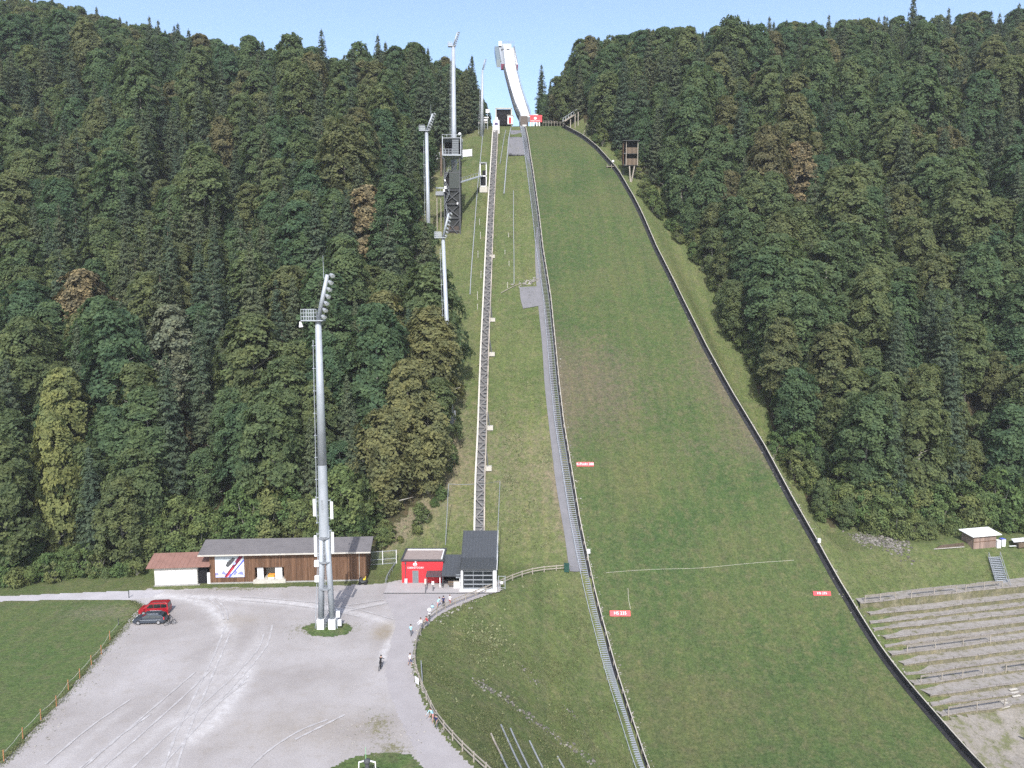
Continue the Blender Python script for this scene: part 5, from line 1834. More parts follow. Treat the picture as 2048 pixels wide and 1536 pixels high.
# white banners behind the judges tower
for (x0p, x1p, yb, yt_, lab) in ((866, 888, 319, 307, 'white banner left of the judges tower, partly hidden by it'), (922, 944, 314, 301, 'white banner right of the judges tower')):
    p0 = PT((x0p + x1p) / 2, yb)
    y = p0.y
    A0, A1 = P(x0p, yb, y), P(x1p, yb - 2, y)
    h_ = (yb - yt_) / F * y
    t = thing('banner', p0, lab, 'banner', 'white banners behind the judges tower')
    MB().prism([A0, A1, A1 + Vector((0, 0, h_)), A0 + Vector((0, 0, h_))], (0, .06, 0)).build('cloth', M_white, t)
    MB().prism([A0.lerp(A1, .35) + Vector((0, -.03, h_ * .3)), A0.lerp(A1, .75) + Vector((0, -.03, h_ * .3)), A0.lerp(A1, .7) + Vector((0, -.03, h_ * .5)), A0.lerp(A1, .4) + Vector((0, -.03, h_ * .5))], (0, .02, 0)).build('print', plain('faded_print', (0.5, 0.5, 0.62), .6), t)
    for A_ in (A0, A1):
        MB().bar(A_ + Vector((0, .1, -1)), A_ + Vector((0, .1, h_ + .2)), .1).build('post', M_steel, t)

# ------------------------------------------------------------------ in-run tower
YB, YT = 296.0, 396.0
IY = np.array([293, 297, 303, 310, 318, 327, 337, 349, 372, 398.0])
IZ = np.array([pyz(236, 293), pyz(232, 297), 121.6, 123.6, 127.0, 132.2, 139.0, 146.8, 161.3, 176.3])
IZ[2] = max(IZ[2], IZ[1] + .4)
yy_ = np.arange(293, 398.1, 1.5)
zz_ = np.interp(yy_, IY, IZ)
k_ = np.ones(9) / 9
zz_ = np.convolve(np.pad(zz_, 4, mode='edge'), k_, mode='valid')
def lin(py, tab):
    return float(np.interp(py, [a for a, _ in tab], [b for _, b in tab]))
LTAB = [(88, 1005.5), (139, 1011.5), (175, 1021), (207, 1030.5), (222, 1036.5), (232, 1042)]
RTAB = [(88, 1025), (138, 1031.5), (175, 1041), (207, 1051), (222, 1056), (232, 1059.5)]
inr = thing('ski_jump_inrun', (P(1048, 236, 296).x, 296, 118), 'white ski jump in-run rising steeply to its head against the sky', 'ski jump')
dl, drr = [], []
for y, z in zip(yy_, zz_):
    _, py = pix((0, y, z))
    dl.append(Vector((P(lin(py, LTAB), py, y).x, y, z)))
    drr.append(Vector((P(lin(py, RTAB), py, y).x, y, z)))
n = len(dl)
def band(L_, R_, mb):
    k = len(L_)
    mb.add(L_ + R_, [(i, i + 1, k + i + 1, k + i) for i in range(k - 1)])
    return mb
def solid(L_, R_, dz, mb):
    k = len(L_)
    lo = [p + Vector((0, 0, -dz)) for p in L_], [p + Vector((0, 0, -dz)) for p in R_]
    vv = L_ + R_ + lo[0] + lo[1]
    ff = []
    for i in range(k - 1):
        ff += [(i, i + 1, k + i + 1, k + i), (2 * k + i, 3 * k + i, 3 * k + i + 1, 2 * k + i + 1), (i, 2 * k + i, 2 * k + i + 1, i + 1), (k + i, k + i + 1, 3 * k + i + 1, 3 * k + i)]
    ff += [(0, k, 3 * k, 2 * k), (k - 1, 3 * k - 1, 4 * k - 1, 2 * k - 1)]
    mb.add(vv, ff)
    return mb
solid(dl, drr, .35, MB()).build('track_deck', M_white, inr)
gl_ = MB()
for t_ in (.36, .64):
    ribbon(gl_, [a.lerp(b, t_) + Vector((0, 0, .05)) for a, b in zip(dl, drr)], .28, .08)
gl_.build('track_grooves', plain('ice_track', (0.62, 0.64, 0.68), .4), inr)
for L_, sg in ((dl, -1), (drr, 1)):
    ribbon_wall(MB(), [p + Vector((sg * .1, 0, -.3)) for p in L_], .18, 1.15).build('side_wall', M_steel if sg < 0 else M_steelmid, inr)
il = [p.lerp(q, -.02) + Vector((0, 0, -.35)) for p, q in zip(dl, drr)]
ir = [p.lerp(q, 1.02) + Vector((0, 0, -.35)) for p, q in zip(dl, drr)]
solid([p + Vector((-.55, 0, 0)) for p in il], [p + Vector((.1, 0, 0)) for p in ir], 1.9, MB()).build('box_girder', plain('girder_grey', (0.17, 0.175, 0.19), .7), inr)
seam = MB()
for i in range(2, n - 1, 4):
    seam.bar(dl[i] + Vector((.1, 0, .06)), drr[i] + Vector((-.1, 0, .06)), .16, .05)
tag(seam.build('deck_seams', M_steelmid, inr), kind='stuff')
rlg = MB()
for L_, sg in ((dl, -1), (drr, 1)):
    for i in range(1, n - 1, 2):
        q = L_[i] + Vector((sg * .35, 0, 0))
        rlg.bar(q, q + Vector((0, 0, 1.7)), .07)
    ribbon(rlg, [p + Vector((sg * .35, 0, 1.7)) for p in L_], .08, .08)
tag(rlg.build('in_run_railing', M_steelmid, inr), kind='stuff')
# left walkway strip in two tones
stepl = MB()
for i in range(1, n - 1):
    a = dl[i]
    stepl.box(a + Vector((-.75, 0, .12)), (.9, .8, .06))
tag(stepl.build('walkway_steps', M_steelmid, inr), kind='stuff')
# head
h0 = int(np.argmin(np.abs(yy_ - 366)))
hl, hr = dl[h0:], drr[h0:]
pyh = [pix(p)[1] for p in hl]
wl_ = [Vector((P(lin(py, [(80, 994), (133, 1003.5)]), py, p.y).x, p.y, p.z + .25)) for py, p in zip(pyh, hl)]
wr_ = [Vector((P(lin(py, [(80, 1025), (133, 1036)]), py, p.y).x, p.y, p.z + .25)) for py, p in zip(pyh, hr)]
solid(wl_, [p + Vector((.25, 0, .25)) for p in hl], 1.0, MB()).build('start_platform', M_steel, inr, label='grey start platform at the left of the head')
solid([p + Vector((-.25, 0, .25)) for p in hr], wr_, 1.0, MB()).build('start_platform', M_white, inr)
for L_, sg in ((wl_, -1), (wr_, 1)):
    ribbon_wall(MB(), L_, .12, 1.1).build('parapet', M_steelmid, inr)
for p, q, m_ in ((wl_[0], dl[h0], M_maroon), (drr[h0], wr_[0], M_maroon)):
    MB().box(((p.x + q.x) / 2, p.y + .3, p.z - 1.3), (abs(q.x - p.x) + .4, 1.5, 2.4)).build('platform_fascia', M_maroon, inr)
k1 = len(wl_)
bxL = wl_[int(k1 * .18):]
solid([p + Vector((-2.0, 0, .6)) for p in bxL], [p + Vector((-.1, 0, .6)) for p in bxL], 3.6, MB()).build('start_lounge', plain('lounge_glass', (0.16, 0.2, 0.21), .35, .5), inr)
tp = wl_[-1].lerp(wr_[-1], .5)
hdw = wr_[-1].x - wl_[-1].x
MB().box(tp + Vector((-.6, 1.5, .6)), (hdw * .8, 3.0, 2.6)).build('head_building', M_steel, inr)
rr_ = MB()
for i in range(7):
    x = wl_[-1].x + hdw * i / 6
    rr_.bar((x, tp.y, tp.z + 1.6), (x, tp.y, tp.z + 3.1), .1)
for dz in (2.4, 3.1):
    rr_.bar((wl_[-1].x, tp.y, tp.z + dz), (wr_[-1].x, tp.y, tp.z + dz), .1)
rr_.build('head_railing', M_steelmid, inr)
MB().box(wl_[-1] + Vector((.9, -.5, 1.6)), (1.5, 1.5, 2.2)).build('white_cabin', M_white, inr)
for a, b, t_ in ((1005, 100, 1), (1016, 100, 1)):
    p = P(a, b, 388)
    MB().box(p + Vector((0, 0, .3)), (1.6, .4, .5)).build('start_gate_bar', M_steeldk, inr)
# piers
for y in (299.0, 304.0):
    i = int(np.argmin(np.abs(yy_ - y)))
    c = dl[i].lerp(drr[i], .5)
    w_ = drr[i].x - dl[i].x
    MB().prism([(c.x - w_ * .4, y, Hf(c.x, y) - 2), (c.x + w_ * .4, y, Hf(c.x, y) - 2), (c.x + w_ * .42, y, c.z - 2.2), (c.x - w_ * .42, y, c.z - 2.2)], (0, 2.2, 0)).build('pier', M_conc, inr)
# take-off table block
MB().box((P(1048, 240, 292.5).x, 293.5, pyz(245, 293) + .2), (2.6, 2.0, 4.2)).build('take_off_block', plain('take_off_brown', (0.13, 0.11, 0.095), .9), inr)
MB().box((P(1049, 254, 290).x, 291, pyz(254, 291)), (1.4, 1.2, 1.4)).build('white_block', M_white, inr)

# red sponsor board at the take-off, railing, small things on the crest
yR = 294.0
rb = thing('sponsor_board', P(1070, 248, yR), 'red sponsor board with white emblem beside the take-off', 'sign')
q0, q1 = P(1057, 244, yR), P(1084, 244, yR)
hb = 13.0 / F * yR
MB().prism([q0, q1, q1 + Vector((0, 0, hb)), q0 + Vector((0, 0, hb))], (0, .12, 0)).build('board', M_redsign, rb)
cc = q0.lerp(q1, .5) + Vector((0, -.05, hb * .52))
MB().ball(cc, .5, 12, 6, (1.1, .12, 1)).build('emblem', M_white, rb)
put_flat('lettering', text_mesh('OBERSTDORF', .62, M_white), q0.lerp(q1, .5) + Vector((0, -.04, hb * .17)), (1, 0, 0), (0, 0, 1), rb)
MB().prism([q0.lerp(q1, .3) + Vector((0, 0, hb + .02)), q0.lerp(q1, .75) + Vector((0, 0, hb + .02)), q0.lerp(q1, .6) + Vector((0, 0, hb + .45))], (0, 1.2, 0)).build('white_cap', M_white, rb)
for t_ in (.15, .38, .62, .8):
    q = q0.lerp(q1, t_)
    MB().box(q + Vector((0, .1, -.9)), (.5, .2, 1.9)).build('foot', M_white, rb)
cr = thing('crest_railing', P(1105, 248, 293), 'low grey railing along the crest right of the red board', 'railing')
a0, a1 = P(1086, 245, 293), P(1126, 246, 291)
for dz in (0, .55):
    MB().bar(a0 + Vector((0, 0, dz)), a1 + Vector((0, 0, dz)), .1).build('rail', M_woodgrey, cr)
for i in range(8):
    q = a0.lerp(a1, i / 7)
    MB().bar(q + Vector((0, 0, -1.5)), q + Vector((0, 0, .6)), .1).build('post', M_woodgrey, cr)
# lift top station
yS = 293.0
ts = thing('lift_top_station', P(1007, 248, yS), 'white framed dark portal of the lift top station on the crest', 'station')
xa, xb = P(992, 240, yS).x, P(1023, 240, yS).x
zt1, zb1 = pyz(217, yS), pyz(250, yS)
for x, z2 in ((xa, zb1), (xb, pyz(262, yS))):
    MB().bar((x, yS, z2), (x, yS, zt1), .42).build('post', M_cream, ts)
MB().bar((xa - .2, yS, zt1), (xb + .2, yS, zt1), .42).build('lintel', M_cream, ts)
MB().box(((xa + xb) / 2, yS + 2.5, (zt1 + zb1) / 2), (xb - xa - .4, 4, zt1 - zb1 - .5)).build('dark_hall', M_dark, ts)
wh = thing('white_hut', P(1020, 248, yS - 1), 'tiny white hut with red door beside the top station portal', 'hut')
x0_, x1_ = P(1015, 240, yS - 1).x, P(1026, 240, yS - 1).x
z0_, z1_ = pyz(248, yS - 1), pyz(231, yS - 1)
MB().box(((x0_ + x1_) / 2, yS + .3, (z0_ + z1_) / 2), (x1_ - x0_, 2.2, z1_ - z0_)).build('wall', M_white, wh)
MB().box(((x0_ + x1_) / 2 - .1, yS - .85, (z0_ + z1_) / 2 - .2), (.9, .1, (z1_ - z0_) * .72)).build('door', M_red, wh)
MB().box(((x0_ + x1_) / 2, yS + .3, z1_ + .1), (x1_ - x0_ + .4, 2.6, .2)).build('roof', M_cream, wh)
# lift cabin
yc_ = 277.5
lc = thing('lift_cabin', P(992, 268, yc_), 'white lift cabin with a dark window at the top of the track', 'lift cabin')
def lcp(px, py, dy=0):
    return P(px, py, yc_ + dy)
def trap(p, off):
    return MB().prism([lcp(*q) for q in p], off)
trap([(985.5, 262), (999, 262), (998.5, 240), (986.5, 240)], (0, 3.0, 0)).build('body', M_white, lc)
trap([(985.5, 270), (991, 270), (992, 266), (996, 266), (999, 269), (999, 262), (985.5, 262)], (0, 2.6, 0)).build('skirt', M_white, lc)
trap([(990, 240), (996, 240), (995, 234), (991, 234)], (0, 1.6, 0)).build('roof_box', M_white, lc)
MB().prism([lcp(989, 250, -.06), lcp(996, 250, -.06), lcp(995.5, 245, -.06), lcp(989.5, 245, -.06)], (0, .08, 0)).build('window', plain('cabin_window', (0.08, 0.06, 0.16), .2, .5), lc)
# small objects on the upper left crest
for px, py, w_, h_, lab in ((975, 222, 1.3, 1.3, 'small white square board on a post left of the lift cabin'), (969, 240, 2.0, .7, 'low white box near the distant floodlight mast')):
    p = P(px, py, 284)
    t = thing('white_board', Vector((p.x, p.y, Hf(p.x, p.y))), lab, 'board')
    MB().box(p, (w_, .2, h_)).build('panel', M_white, t)
    MB().bar((p.x, p.y, Hf(p.x, p.y) - .5), p, .14).build('post', M_steel, t)
p = P(966, 236, 285)
t = thing('viewing_deck', Vector((p.x, p.y, Hf(p.x, p.y))), 'small railed white deck left of the lift cabin', 'deck')
MB().box(p, (4.2, 2, .3)).build('floor', M_white, t)
MB().box(p + Vector((0, 0, -1.6)), (3.6, 1.6, .8)).build('lower_wall', M_cream, t)
for s_ in (-1.6, 1.6):
    MB().bar(p + Vector((s_, 0, -4.5)), p + Vector((s_, 0, .9)), .16).build('post', M_steeldk, t)

# stand on posts at the upper right end of the slope
y_ = 284.0
rs_ = thing('sloping_stand', PT(1145, 258), 'grey sloping stand on posts at the top right of the slope', 'stand')
pa, pb = P(1126, 244, y_), P(1158, 223, y_ + 3)
MB().bar(pa, pb, 2.6, .3).build('deck', M_woodgrey, rs_)
MB().bar(pa + Vector((0, -1.3, 1.1)), pb + Vector((0, -1.3, 1.1)), .14).build('handrail', M_steel, rs_)
MB().bar(pa + Vector((0, 1.3, 1.6)), pb + Vector((0, 1.3, 1.6)), .14).build('handrail', M_steel, rs_)
for i in range(7):
    q = pa.lerp(pb, i / 6)
    for sy in (-1.3, 1.3):
        MB().bar(q + Vector((0, sy, 0)), q + Vector((0, sy, 1.3)), .09).build('rail_post', M_steel, rs_)
for px, pya, pyb in ((1141, 240, 256), (1150, 230, 262), (1156, 225, 263)):
    q = P(px, pyb, y_ - 1)
    MB().bar((q.x, q.y, Hf(q.x, q.y) - 1), (q.x, q.y, pyz(pya, y_)), .28).build('post', M_woodgrey, rs_)
for px, pya, pyb in ((1167, 259, 271), (1172, 244, 270)):
    q = PT(px, pyb)
    solo('wooden_post', MB().bar(q + Vector((0, 0, -.5)), (q.x + .4, q.y, pyz(pya, q.y)), .26), M_woodgrey,
         'short weathered post right of the sloping stand' if px == 1167 else 'tall weathered post right of the sloping stand', 'post')

# wooden observation tower in the right forest edge
pt = PT(1264, 364)
yo = pt.y
ot = thing('observation_tower', pt, 'two storey wooden observation tower on stilts at the forest edge', 'tower')
def oz(py):
    return pyz(py, yo)
o0, o1 = P(1247, 320, yo).x, P(1276, 320, yo).x
for a, b, nm in ((307, 295, 'upper_parapet'), (330, 317, 'lower_parapet')):
    w = MB()
    nbd = 9
    for i in range(nbd):
        x0_ = o0 + .7 + (o1 - o0 - .7) * i / nbd
        w.box((x0_ + (o1 - o0 - .7) / nbd / 2, yo, (oz(a) + oz(b)) / 2), ((o1 - o0 - .7) / nbd - .04, .12, oz(b) - oz(a)))
    w.build(nm, M_woodlight, ot)
    MB().box(((o0 + o1) / 2, yo + 1.8, oz(a)), (o1 - o0, 3.6, .25)).build('floor', M_steeldk, ot)
MB().box(((o0 + o1) / 2, yo + 2.6, (oz(330) + oz(281)) / 2), (o1 - o0, 1.4, oz(281) - oz(330))).build('rear_wall', M_dark, ot)
MB().box((o0, yo + 1.6, (oz(330) + oz(283)) / 2), (.12, 3, oz(283) - oz(330))).build('side_wall', M_wood, ot)
MB().box(((o0 + o1) / 2, yo + 1.4, oz(280)), (o1 - o0 + .8, 4.4, .18), M=Matrix.Rotation(.12, 3, 'X')).build('roof', M_steeldk, ot)
for x in (o0 + .8, o1 - .1):
    MB().bar((x, yo, oz(331)), (x, yo, oz(281)), .18).build('corner_post', M_woodgrey, ot)
for xa_, xb_ in ((1259, 1260.5), (1269, 1262)):
    MB().bar((P(xa_, 335, yo).x, yo + .2, oz(332)), (P(xb_, 364, yo).x, yo - .3, Hf(P(xb_, 364, yo).x, yo) - .5), .3).build('stilt', M_woodgrey, ot)
for x in (o0 + .5, o1 - .3):
    MB().bar((x, yo + 3, Hf(x, yo + 3) - 1), (x, yo + 3, oz(330)), .26).build('rear_stilt', M_steeldk, ot)
q = PT(1226, 330)
t = thing('camera_post', q, 'white device on a post beside the right barrier below the observation tower', 'device')
MB().bar(q, q + Vector((0, 0, .8)), .1).build('post', M_steel, t)
MB().ball(q + Vector((0, 0, 1.1)), .45, 10, 6).build('housing', M_white, t)
q = PT(1219, 336)
t = thing('wooden_step', q, 'small wooden platform beside the right barrier', 'platform')
MB().box(q + Vector((.5, 0, .3)), (3.2, 1.4, .15)).build('deck', M_woodgrey, t)
for s_ in (-.8, .6, 1.8):
    MB().bar(q + Vector((s_, -.5, -.4)), q + Vector((s_, -.5, 1.0)), .1).build('post', M_woodgrey, t)

# ------------------------------------------------------------------ red distance signs on the slope
def slope_sign(px0, px1, pyb, hpx, txt, label, lean=.55):
    p = PT((px0 + px1) / 2, pyb)
    y = p.y
    x0, x1 = P(px0, pyb, y).x, P(px1, pyb, y).x
    h_ = hpx / F * y * 1.05
    t = thing('distance_sign', p, label, 'sign', 'red distance signs on the landing slope')
    up = Vector((0, sin(lean), cos(lean)))
    o = Vector(((x0 + x1) / 2, y, Lf(y) + .12))
    nrm_ = Vector((1, 0, 0)).cross(up)
    R = Matrix((Vector((1, 0, 0)), -nrm_, up)).transposed()
    MB().box(o + up * h_ / 2, (x1 - x0, .1, h_), M=R).build('board', M_redsign, t)
    put_flat('lettering', text_mesh(txt, h_ * .78, M_white), o + up * h_ * .52 + nrm_ * .07, (1, 0, 0), up, t)
    for s_ in (-.4, .4):
        MB().bar(o + Vector((s_ * (x1 - x0), .1, -.3)), o + Vector((s_ * (x1 - x0), .1, 0)) + up * h_ * .7, .08).build('leg', M_steel, t)
slope_sign(1153.5, 1187.5, 935, 8.5, 'K-Punkt 200', 'upper red sign near the left edge of the landing slope')
slope_sign(1220, 1261, 1235, 11, 'HS 235', 'lower red sign near the left edge of the landing slope')
slope_sign(1627, 1662, 1194, 8.5, 'HS 235', 'red sign near the right edge of the landing slope')
# ------------------------------------------------------------------ wooden fence along the footpath
def arc_resample(pts, d):
    out = [pts[0].copy()]
    acc = 0.0
    for a, b in zip(pts[:-1], pts[1:]):
        L = (b - a).length
        while acc + L >= d:
            a = a.lerp(b, (d - acc) / L)
            L = (b - a).length
            out.append(a.copy())
            acc = 0.0
        acc += L
    return out
fp = [PT(a, b, 60, 145) for a, b in FENCE_PX[:18]]
for p in fp:
    p.z = max(p.z, -.1)
FP = arc_resample(spline(fp, 10), 2.3)
fence = thing('wooden_fence', FP[len(FP) // 2], 'weathered wooden two rail fence curving along the footpath', 'fence')
for p in FP:
    MB().tube(p + Vector((0, 0, -.4)), p + Vector((0, 0, 1.15)), .085, n=7).build('post', M_woodgrey, fence)
for h_ in (.55, 1.02):
    for a, b in zip(FP[:-1], FP[1:]):
        MB().bar(a + Vector((0, -.07, h_)), b + Vector((0, -.07, h_)), .07, .15).build('rail', M_woodgrey, fence)
for px0, py0, px1, py1 in ((836, 1330, 838, 1362),):
    a, b = PZ(px0, py0, .3), PZ(px1, py1, .3)
    solo('grey_panel', MB().bar(a + Vector((.4, 0, .3)), b + Vector((.4, 0, .2)), .1, .7), M_steelmid, 'long grey panel leaning behind the fence bend', 'panel')
q = PZ(832, 1371, 0)
solo('white_board', MB().box(q + Vector((.1, .2, .55)), (.75, .08, .8), rz=-.9, M=None), M_white, 'small white board fixed to the fence below the bend', 'board')
# round sign
q = PZ(859, 1244)
t = thing('round_sign', q, 'white round sign on a post at the fence', 'sign')
MB().tube(q, q + Vector((0, 0, 2.1)), .05).build('post', M_steeldk, t)
MB().tube(q + Vector((0, -.06, 1.95)), q + Vector((0, -.02, 1.95)), .27, n=20).build('disc', M_white, t)
MB().box(q + Vector((0, -.04, 1.35)), (.3, .04, .2)).build('plate', M_white, t)
# bin at the fence end
q = PT(1133, 1143, 60, 150)
t = thing('green_box', q, 'dark green box at the upper end of the fence', 'box')
MB().box(q + Vector((0, 0, .65)), (.85, .8, 1.3)).build('body', M_green, t)
MB().box(q + Vector((0, 0, 1.35)), (.95, .9, .1)).build('lid', M_green, t)
for px, py, fx, off, lab in ((1180, 1117, xL, .1, 'white box on the stairs barrier at the left edge of the slope'), (1637, 1094, xR, .3, 'white box on the right barrier of the slope')):
    q = PT(px, py)
    x = float(fx(q.y)) + off
    t = thing('switch_box', (x, q.y, Lf(q.y)), lab, 'box')
    MB().box((x, q.y - .15, Lf(q.y) + 1.25), (.55, .35, .75)).build('body', M_white, t)
    MB().box((x, q.y - .33, Lf(q.y) + 1.25), (.42, .03, .6)).build('door', M_white, t)
    MB().bar((x, q.y, Lf(q.y) - .3), (x, q.y, Lf(q.y) + .9), .12).build('post', M_steel, t)
# guard rail and field fence between sheds and hut
gp = [PZ(772, 1168), PZ(776, 1157), PZ(783, 1146), PZ(790, 1136), PZ(796, 1126)]
t = thing('guard_rail', gp[0], 'grey guard rail curving up beside the red hut', 'guard rail')
g2 = arc_resample(spline(gp, 8), 1.9)
for a, b in zip(g2[:-1], g2[1:]):
    MB().bar(a + Vector((0, 0, .75)), b + Vector((0, 0, .75)), .08, .3).build('rail', M_steel, t)
for a in g2:
    MB().bar(a + Vector((0, 0, -.3)), a + Vector((0, 0, .8)), .1).build('post', M_steelmid, t)
t = thing('wire_fence', PT(765, 1130), 'pale wire fence panel between brown shed and red hut', 'fence')
A0, A1 = PT(738, 1131, 60, 160), PT(793, 1128, 60, 160)
hh = 28.0 / F * A0.y
for z in (.1, hh * .4, hh):
    MB().bar(A0 + Vector((0, 0, z)), A1 + Vector((0, 0, z)), .08).build('rail', M_steel, t)
for i in range(3):
    q = A0.lerp(A1, i / 2)
    MB().bar(q + Vector((0, 0, -.5)), q + Vector((0, 0, hh + .1)), .12).build('post', M_white, t)
wr_ = MB()
for i in range(28):
    q = A0.lerp(A1, i / 27)
    wr_.bar(q + Vector((0, 0, .1)), q + Vector((0, 0, hh)), .015)
tag(wr_.build('wire_mesh', M_steel, t), kind='stuff')
# lift side gate next to the station
q = PZ(997, 1178)
t = thing('mesh_gate', q, 'grey mesh gate right of the lift station', 'gate')
g1_ = q + Vector((1.1, 0, 0))
for a in (q, g1_):
    MB().bar(a, a + Vector((0, 0, 2.3)), .09).build('post', M_steel, t)
for z in (.2, 1.2, 2.2):
    MB().bar(q + Vector((0, 0, z)), g1_ + Vector((0, 0, z)), .06).build('bar', M_steel, t)
MB().box(q + Vector((.55, -.05, 1.1)), (.4, .04, .45)).build('sign', M_white, t)
# net poles around the lower track
netp = [(891, 1092, 897, 968), (991, 1166, 1000, 962)]
tops = []
for i, (bx, by, tx, tyy) in enumerate(netp):
    q = PT(bx, by)
    tp_ = P(tx, tyy, q.y + (1.5 if i else 1.0))
    tops.append(tp_)
    solo('net_pole', MB().tube(q, tp_, .08, .055, n=8), M_steelmid, 'thin pale net pole left of the lift track' if i == 0 else 'thin pale net pole right of the lift track', 'pole', 'net poles beside the lift track')
qm = P(954, 968, 140)
cb = MB().path([tops[0], tops[0].lerp(qm, .5) + Vector((0, 0, -.1)), qm], .05).path([qm, qm.lerp(tops[1], .5) + Vector((0, 0, -.1)), tops[1]], .03)
solo('span_cable', cb, M_steelmid, 'pale cable between the two net poles over the lift track', 'cable')
# thin rails and channels running down the strip
def ground_rail(pxs, w, mat, label, name='ground_rail', cat='rail', dz=.35, posts=True):
    pts = [PT(a, b) for a, b in pxs]
    pts = spline(pts, 6)
    pts = [Vector((p.x, p.y, Hf(p.x, p.y) + dz)) for p in pts]
    t = thing(name, pts[0] - Vector((0, 0, dz)), label, cat)
    ribbon(MB(), pts, w, w).build('rail', mat, t)
    if posts:
        m_ = MB()
        for p in arc_resample(pts, 4.0):
            m_.bar(p + Vector((0, 0, -dz - .2)), p, .06)
        m_.build('posts', mat, t)
    return t
ground_rail([(1022, 258), (1018, 278), (1014, 320), (1011, 355), (1008, 390)], .28, M_steelmid, 'pale rail running down from the crest right of the lift track')
ground_rail([(1027, 384), (1027, 450), (1028, 520), (1028, 572)], .14, M_steelmid, 'thin grey rail in the grass half way between track and stairs')
ground_rail([(967, 262), (962, 310), (955, 380), (949, 460), (943, 540), (940, 592)], .2, M_steelmid, 'grey rail running down the hill left of the lift track')
ground_rail([(1012, 262), (1004, 305), (1000, 330)], .16, M_steelmid, 'short grey rail beside the upper lift track')
ground_rail([(1002, 590), (1020, 580), (1038, 572)], .12, M_woodgrey, 'low grey rail left of the grit pad')
# small stakes on the strip
for i, (px, py, h_) in enumerate([(959, 450, 1.6), (961, 478, 1.6), (956, 516, 1.6), (962, 556, 1.6), (955, 600, 1.8), (1017, 475, 1.0), (1010, 508, 1.0), (1018, 533, 1.2), (1015, 576, 1.3), (955, 620, 1.2)]):
    q = PT(px, py)
    solo('stake', MB().tube(q + Vector((0, 0, -.2)), q + Vector((0, 0, h_)), .09, .07, n=6).ball(q + Vector((0, 0, h_)), .14, 6, 4), M_cream,
         'short pale stake in the grass %s the lift track, %s' % ('left of' if px < 980 else 'right of', ['topmost', 'second from top', 'third from top', 'fourth from top', 'fifth from top', 'topmost', 'second from top', 'third from top', 'lowest', 'lowest'][i]),
         'stake', 'small stakes beside the lift track')
q = PT(910, 840)
solo('marker_post', MB().box(q + Vector((0, 0, 1.2)), (.35, .12, 1.6)).tube(q, q + Vector((0, 0, 1.2)), .06), M_white, 'white marker post at the forest edge by the second mast foot', 'post')

# ------------------------------------------------------------------ orange stakes and rope along the lawn
STK = [(46, 1478), (82, 1440), (113, 1413), (137, 1380), (160, 1357), (183, 1330), (203, 1309), (220, 1280), (8, 1524)]
SL = ['eighth', 'seventh', 'sixth', 'fifth', 'fourth', 'third', 'second', 'first', 'ninth']
order = sorted(range(len(STK)), key=lambda i: STK[i][1])
prev = None
for i in order:
    q = PZ(*STK[i])
    solo('orange_stake', MB().tube(q + Vector((0, 0, -.2)), q + Vector((0, 0, 1.35)), .06, .055, n=7), M_orange, 'orange stake along the lawn edge, %s from the parked cars' % SL[i], 'stake', 'orange stakes along the lawn')
    c = q + Vector((0, 0, 1.0))
    if prev is not None:
        ROPE.path([prev, prev.lerp(c, .5) + Vector((0, 0, -.12)), c], .02, n=5)
    else:
        ROPE = MB()
        e = PZ(238, 1245, .9)
        ROPE.path([e, e.lerp(c, .5) + Vector((0, 0, -.1)), c], .02, n=5)
        solo('rope_post', MB().tube(PZ(237, 1251), PZ(237, 1251) + Vector((0, 0, 1.1)), .06, n=7), M_steeldk, 'dark post where the lawn rope ends behind the cars', 'post')
    prev = c
solo('rope', ROPE, M_rope, 'pale rope strung between the orange stakes', 'rope')
q = PZ(258, 1196)
solo('road_post', MB().tube(q, q + Vector((0, 0, 1.25)), .07, n=7), M_steeldk, 'dark post beside the road at the lawn corner', 'post')

# ------------------------------------------------------------------ poles lying in the bowl
LOGS = [(982, 1473, 1004, 1518, 'brown leftmost pole lying on the bowl slope', M_woodgrey), (1002, 1455, 1044, 1545, 'long grey pole lying second from left on the bowl slope', M_steelmid),
        (1021, 1463, 1060, 1545, 'long pale pole lying third from left on the bowl slope', M_steelmid), (1059, 1487, 1085, 1540, 'grey pole lying fourth from left on the bowl slope', M_steelmid),
        (1002, 1515, 1016, 1545, 'short pole lying near the picture edge below the brown pole', M_steelmid), (1115, 1518, 1128, 1542, 'short rightmost pole lying on the bowl slope', M_steelmid)]
for a, b, c, d, lab, mt in LOGS:
    p, q = PT(a, b, 50, 130), PT(c, d, 50, 130)
    m_ = MB()
    n_ = 6
    pts = [Vector((p.lerp(q, i / n_).x, p.lerp(q, i / n_).y, Hf(p.lerp(q, i / n_).x, p.lerp(q, i / n_).y) + .28)) for i in range(n_ + 1)]
    m_.path(pts, .11, n=7)
    solo('pole', m_, mt, lab, 'pole', 'poles lying on the bowl slope')

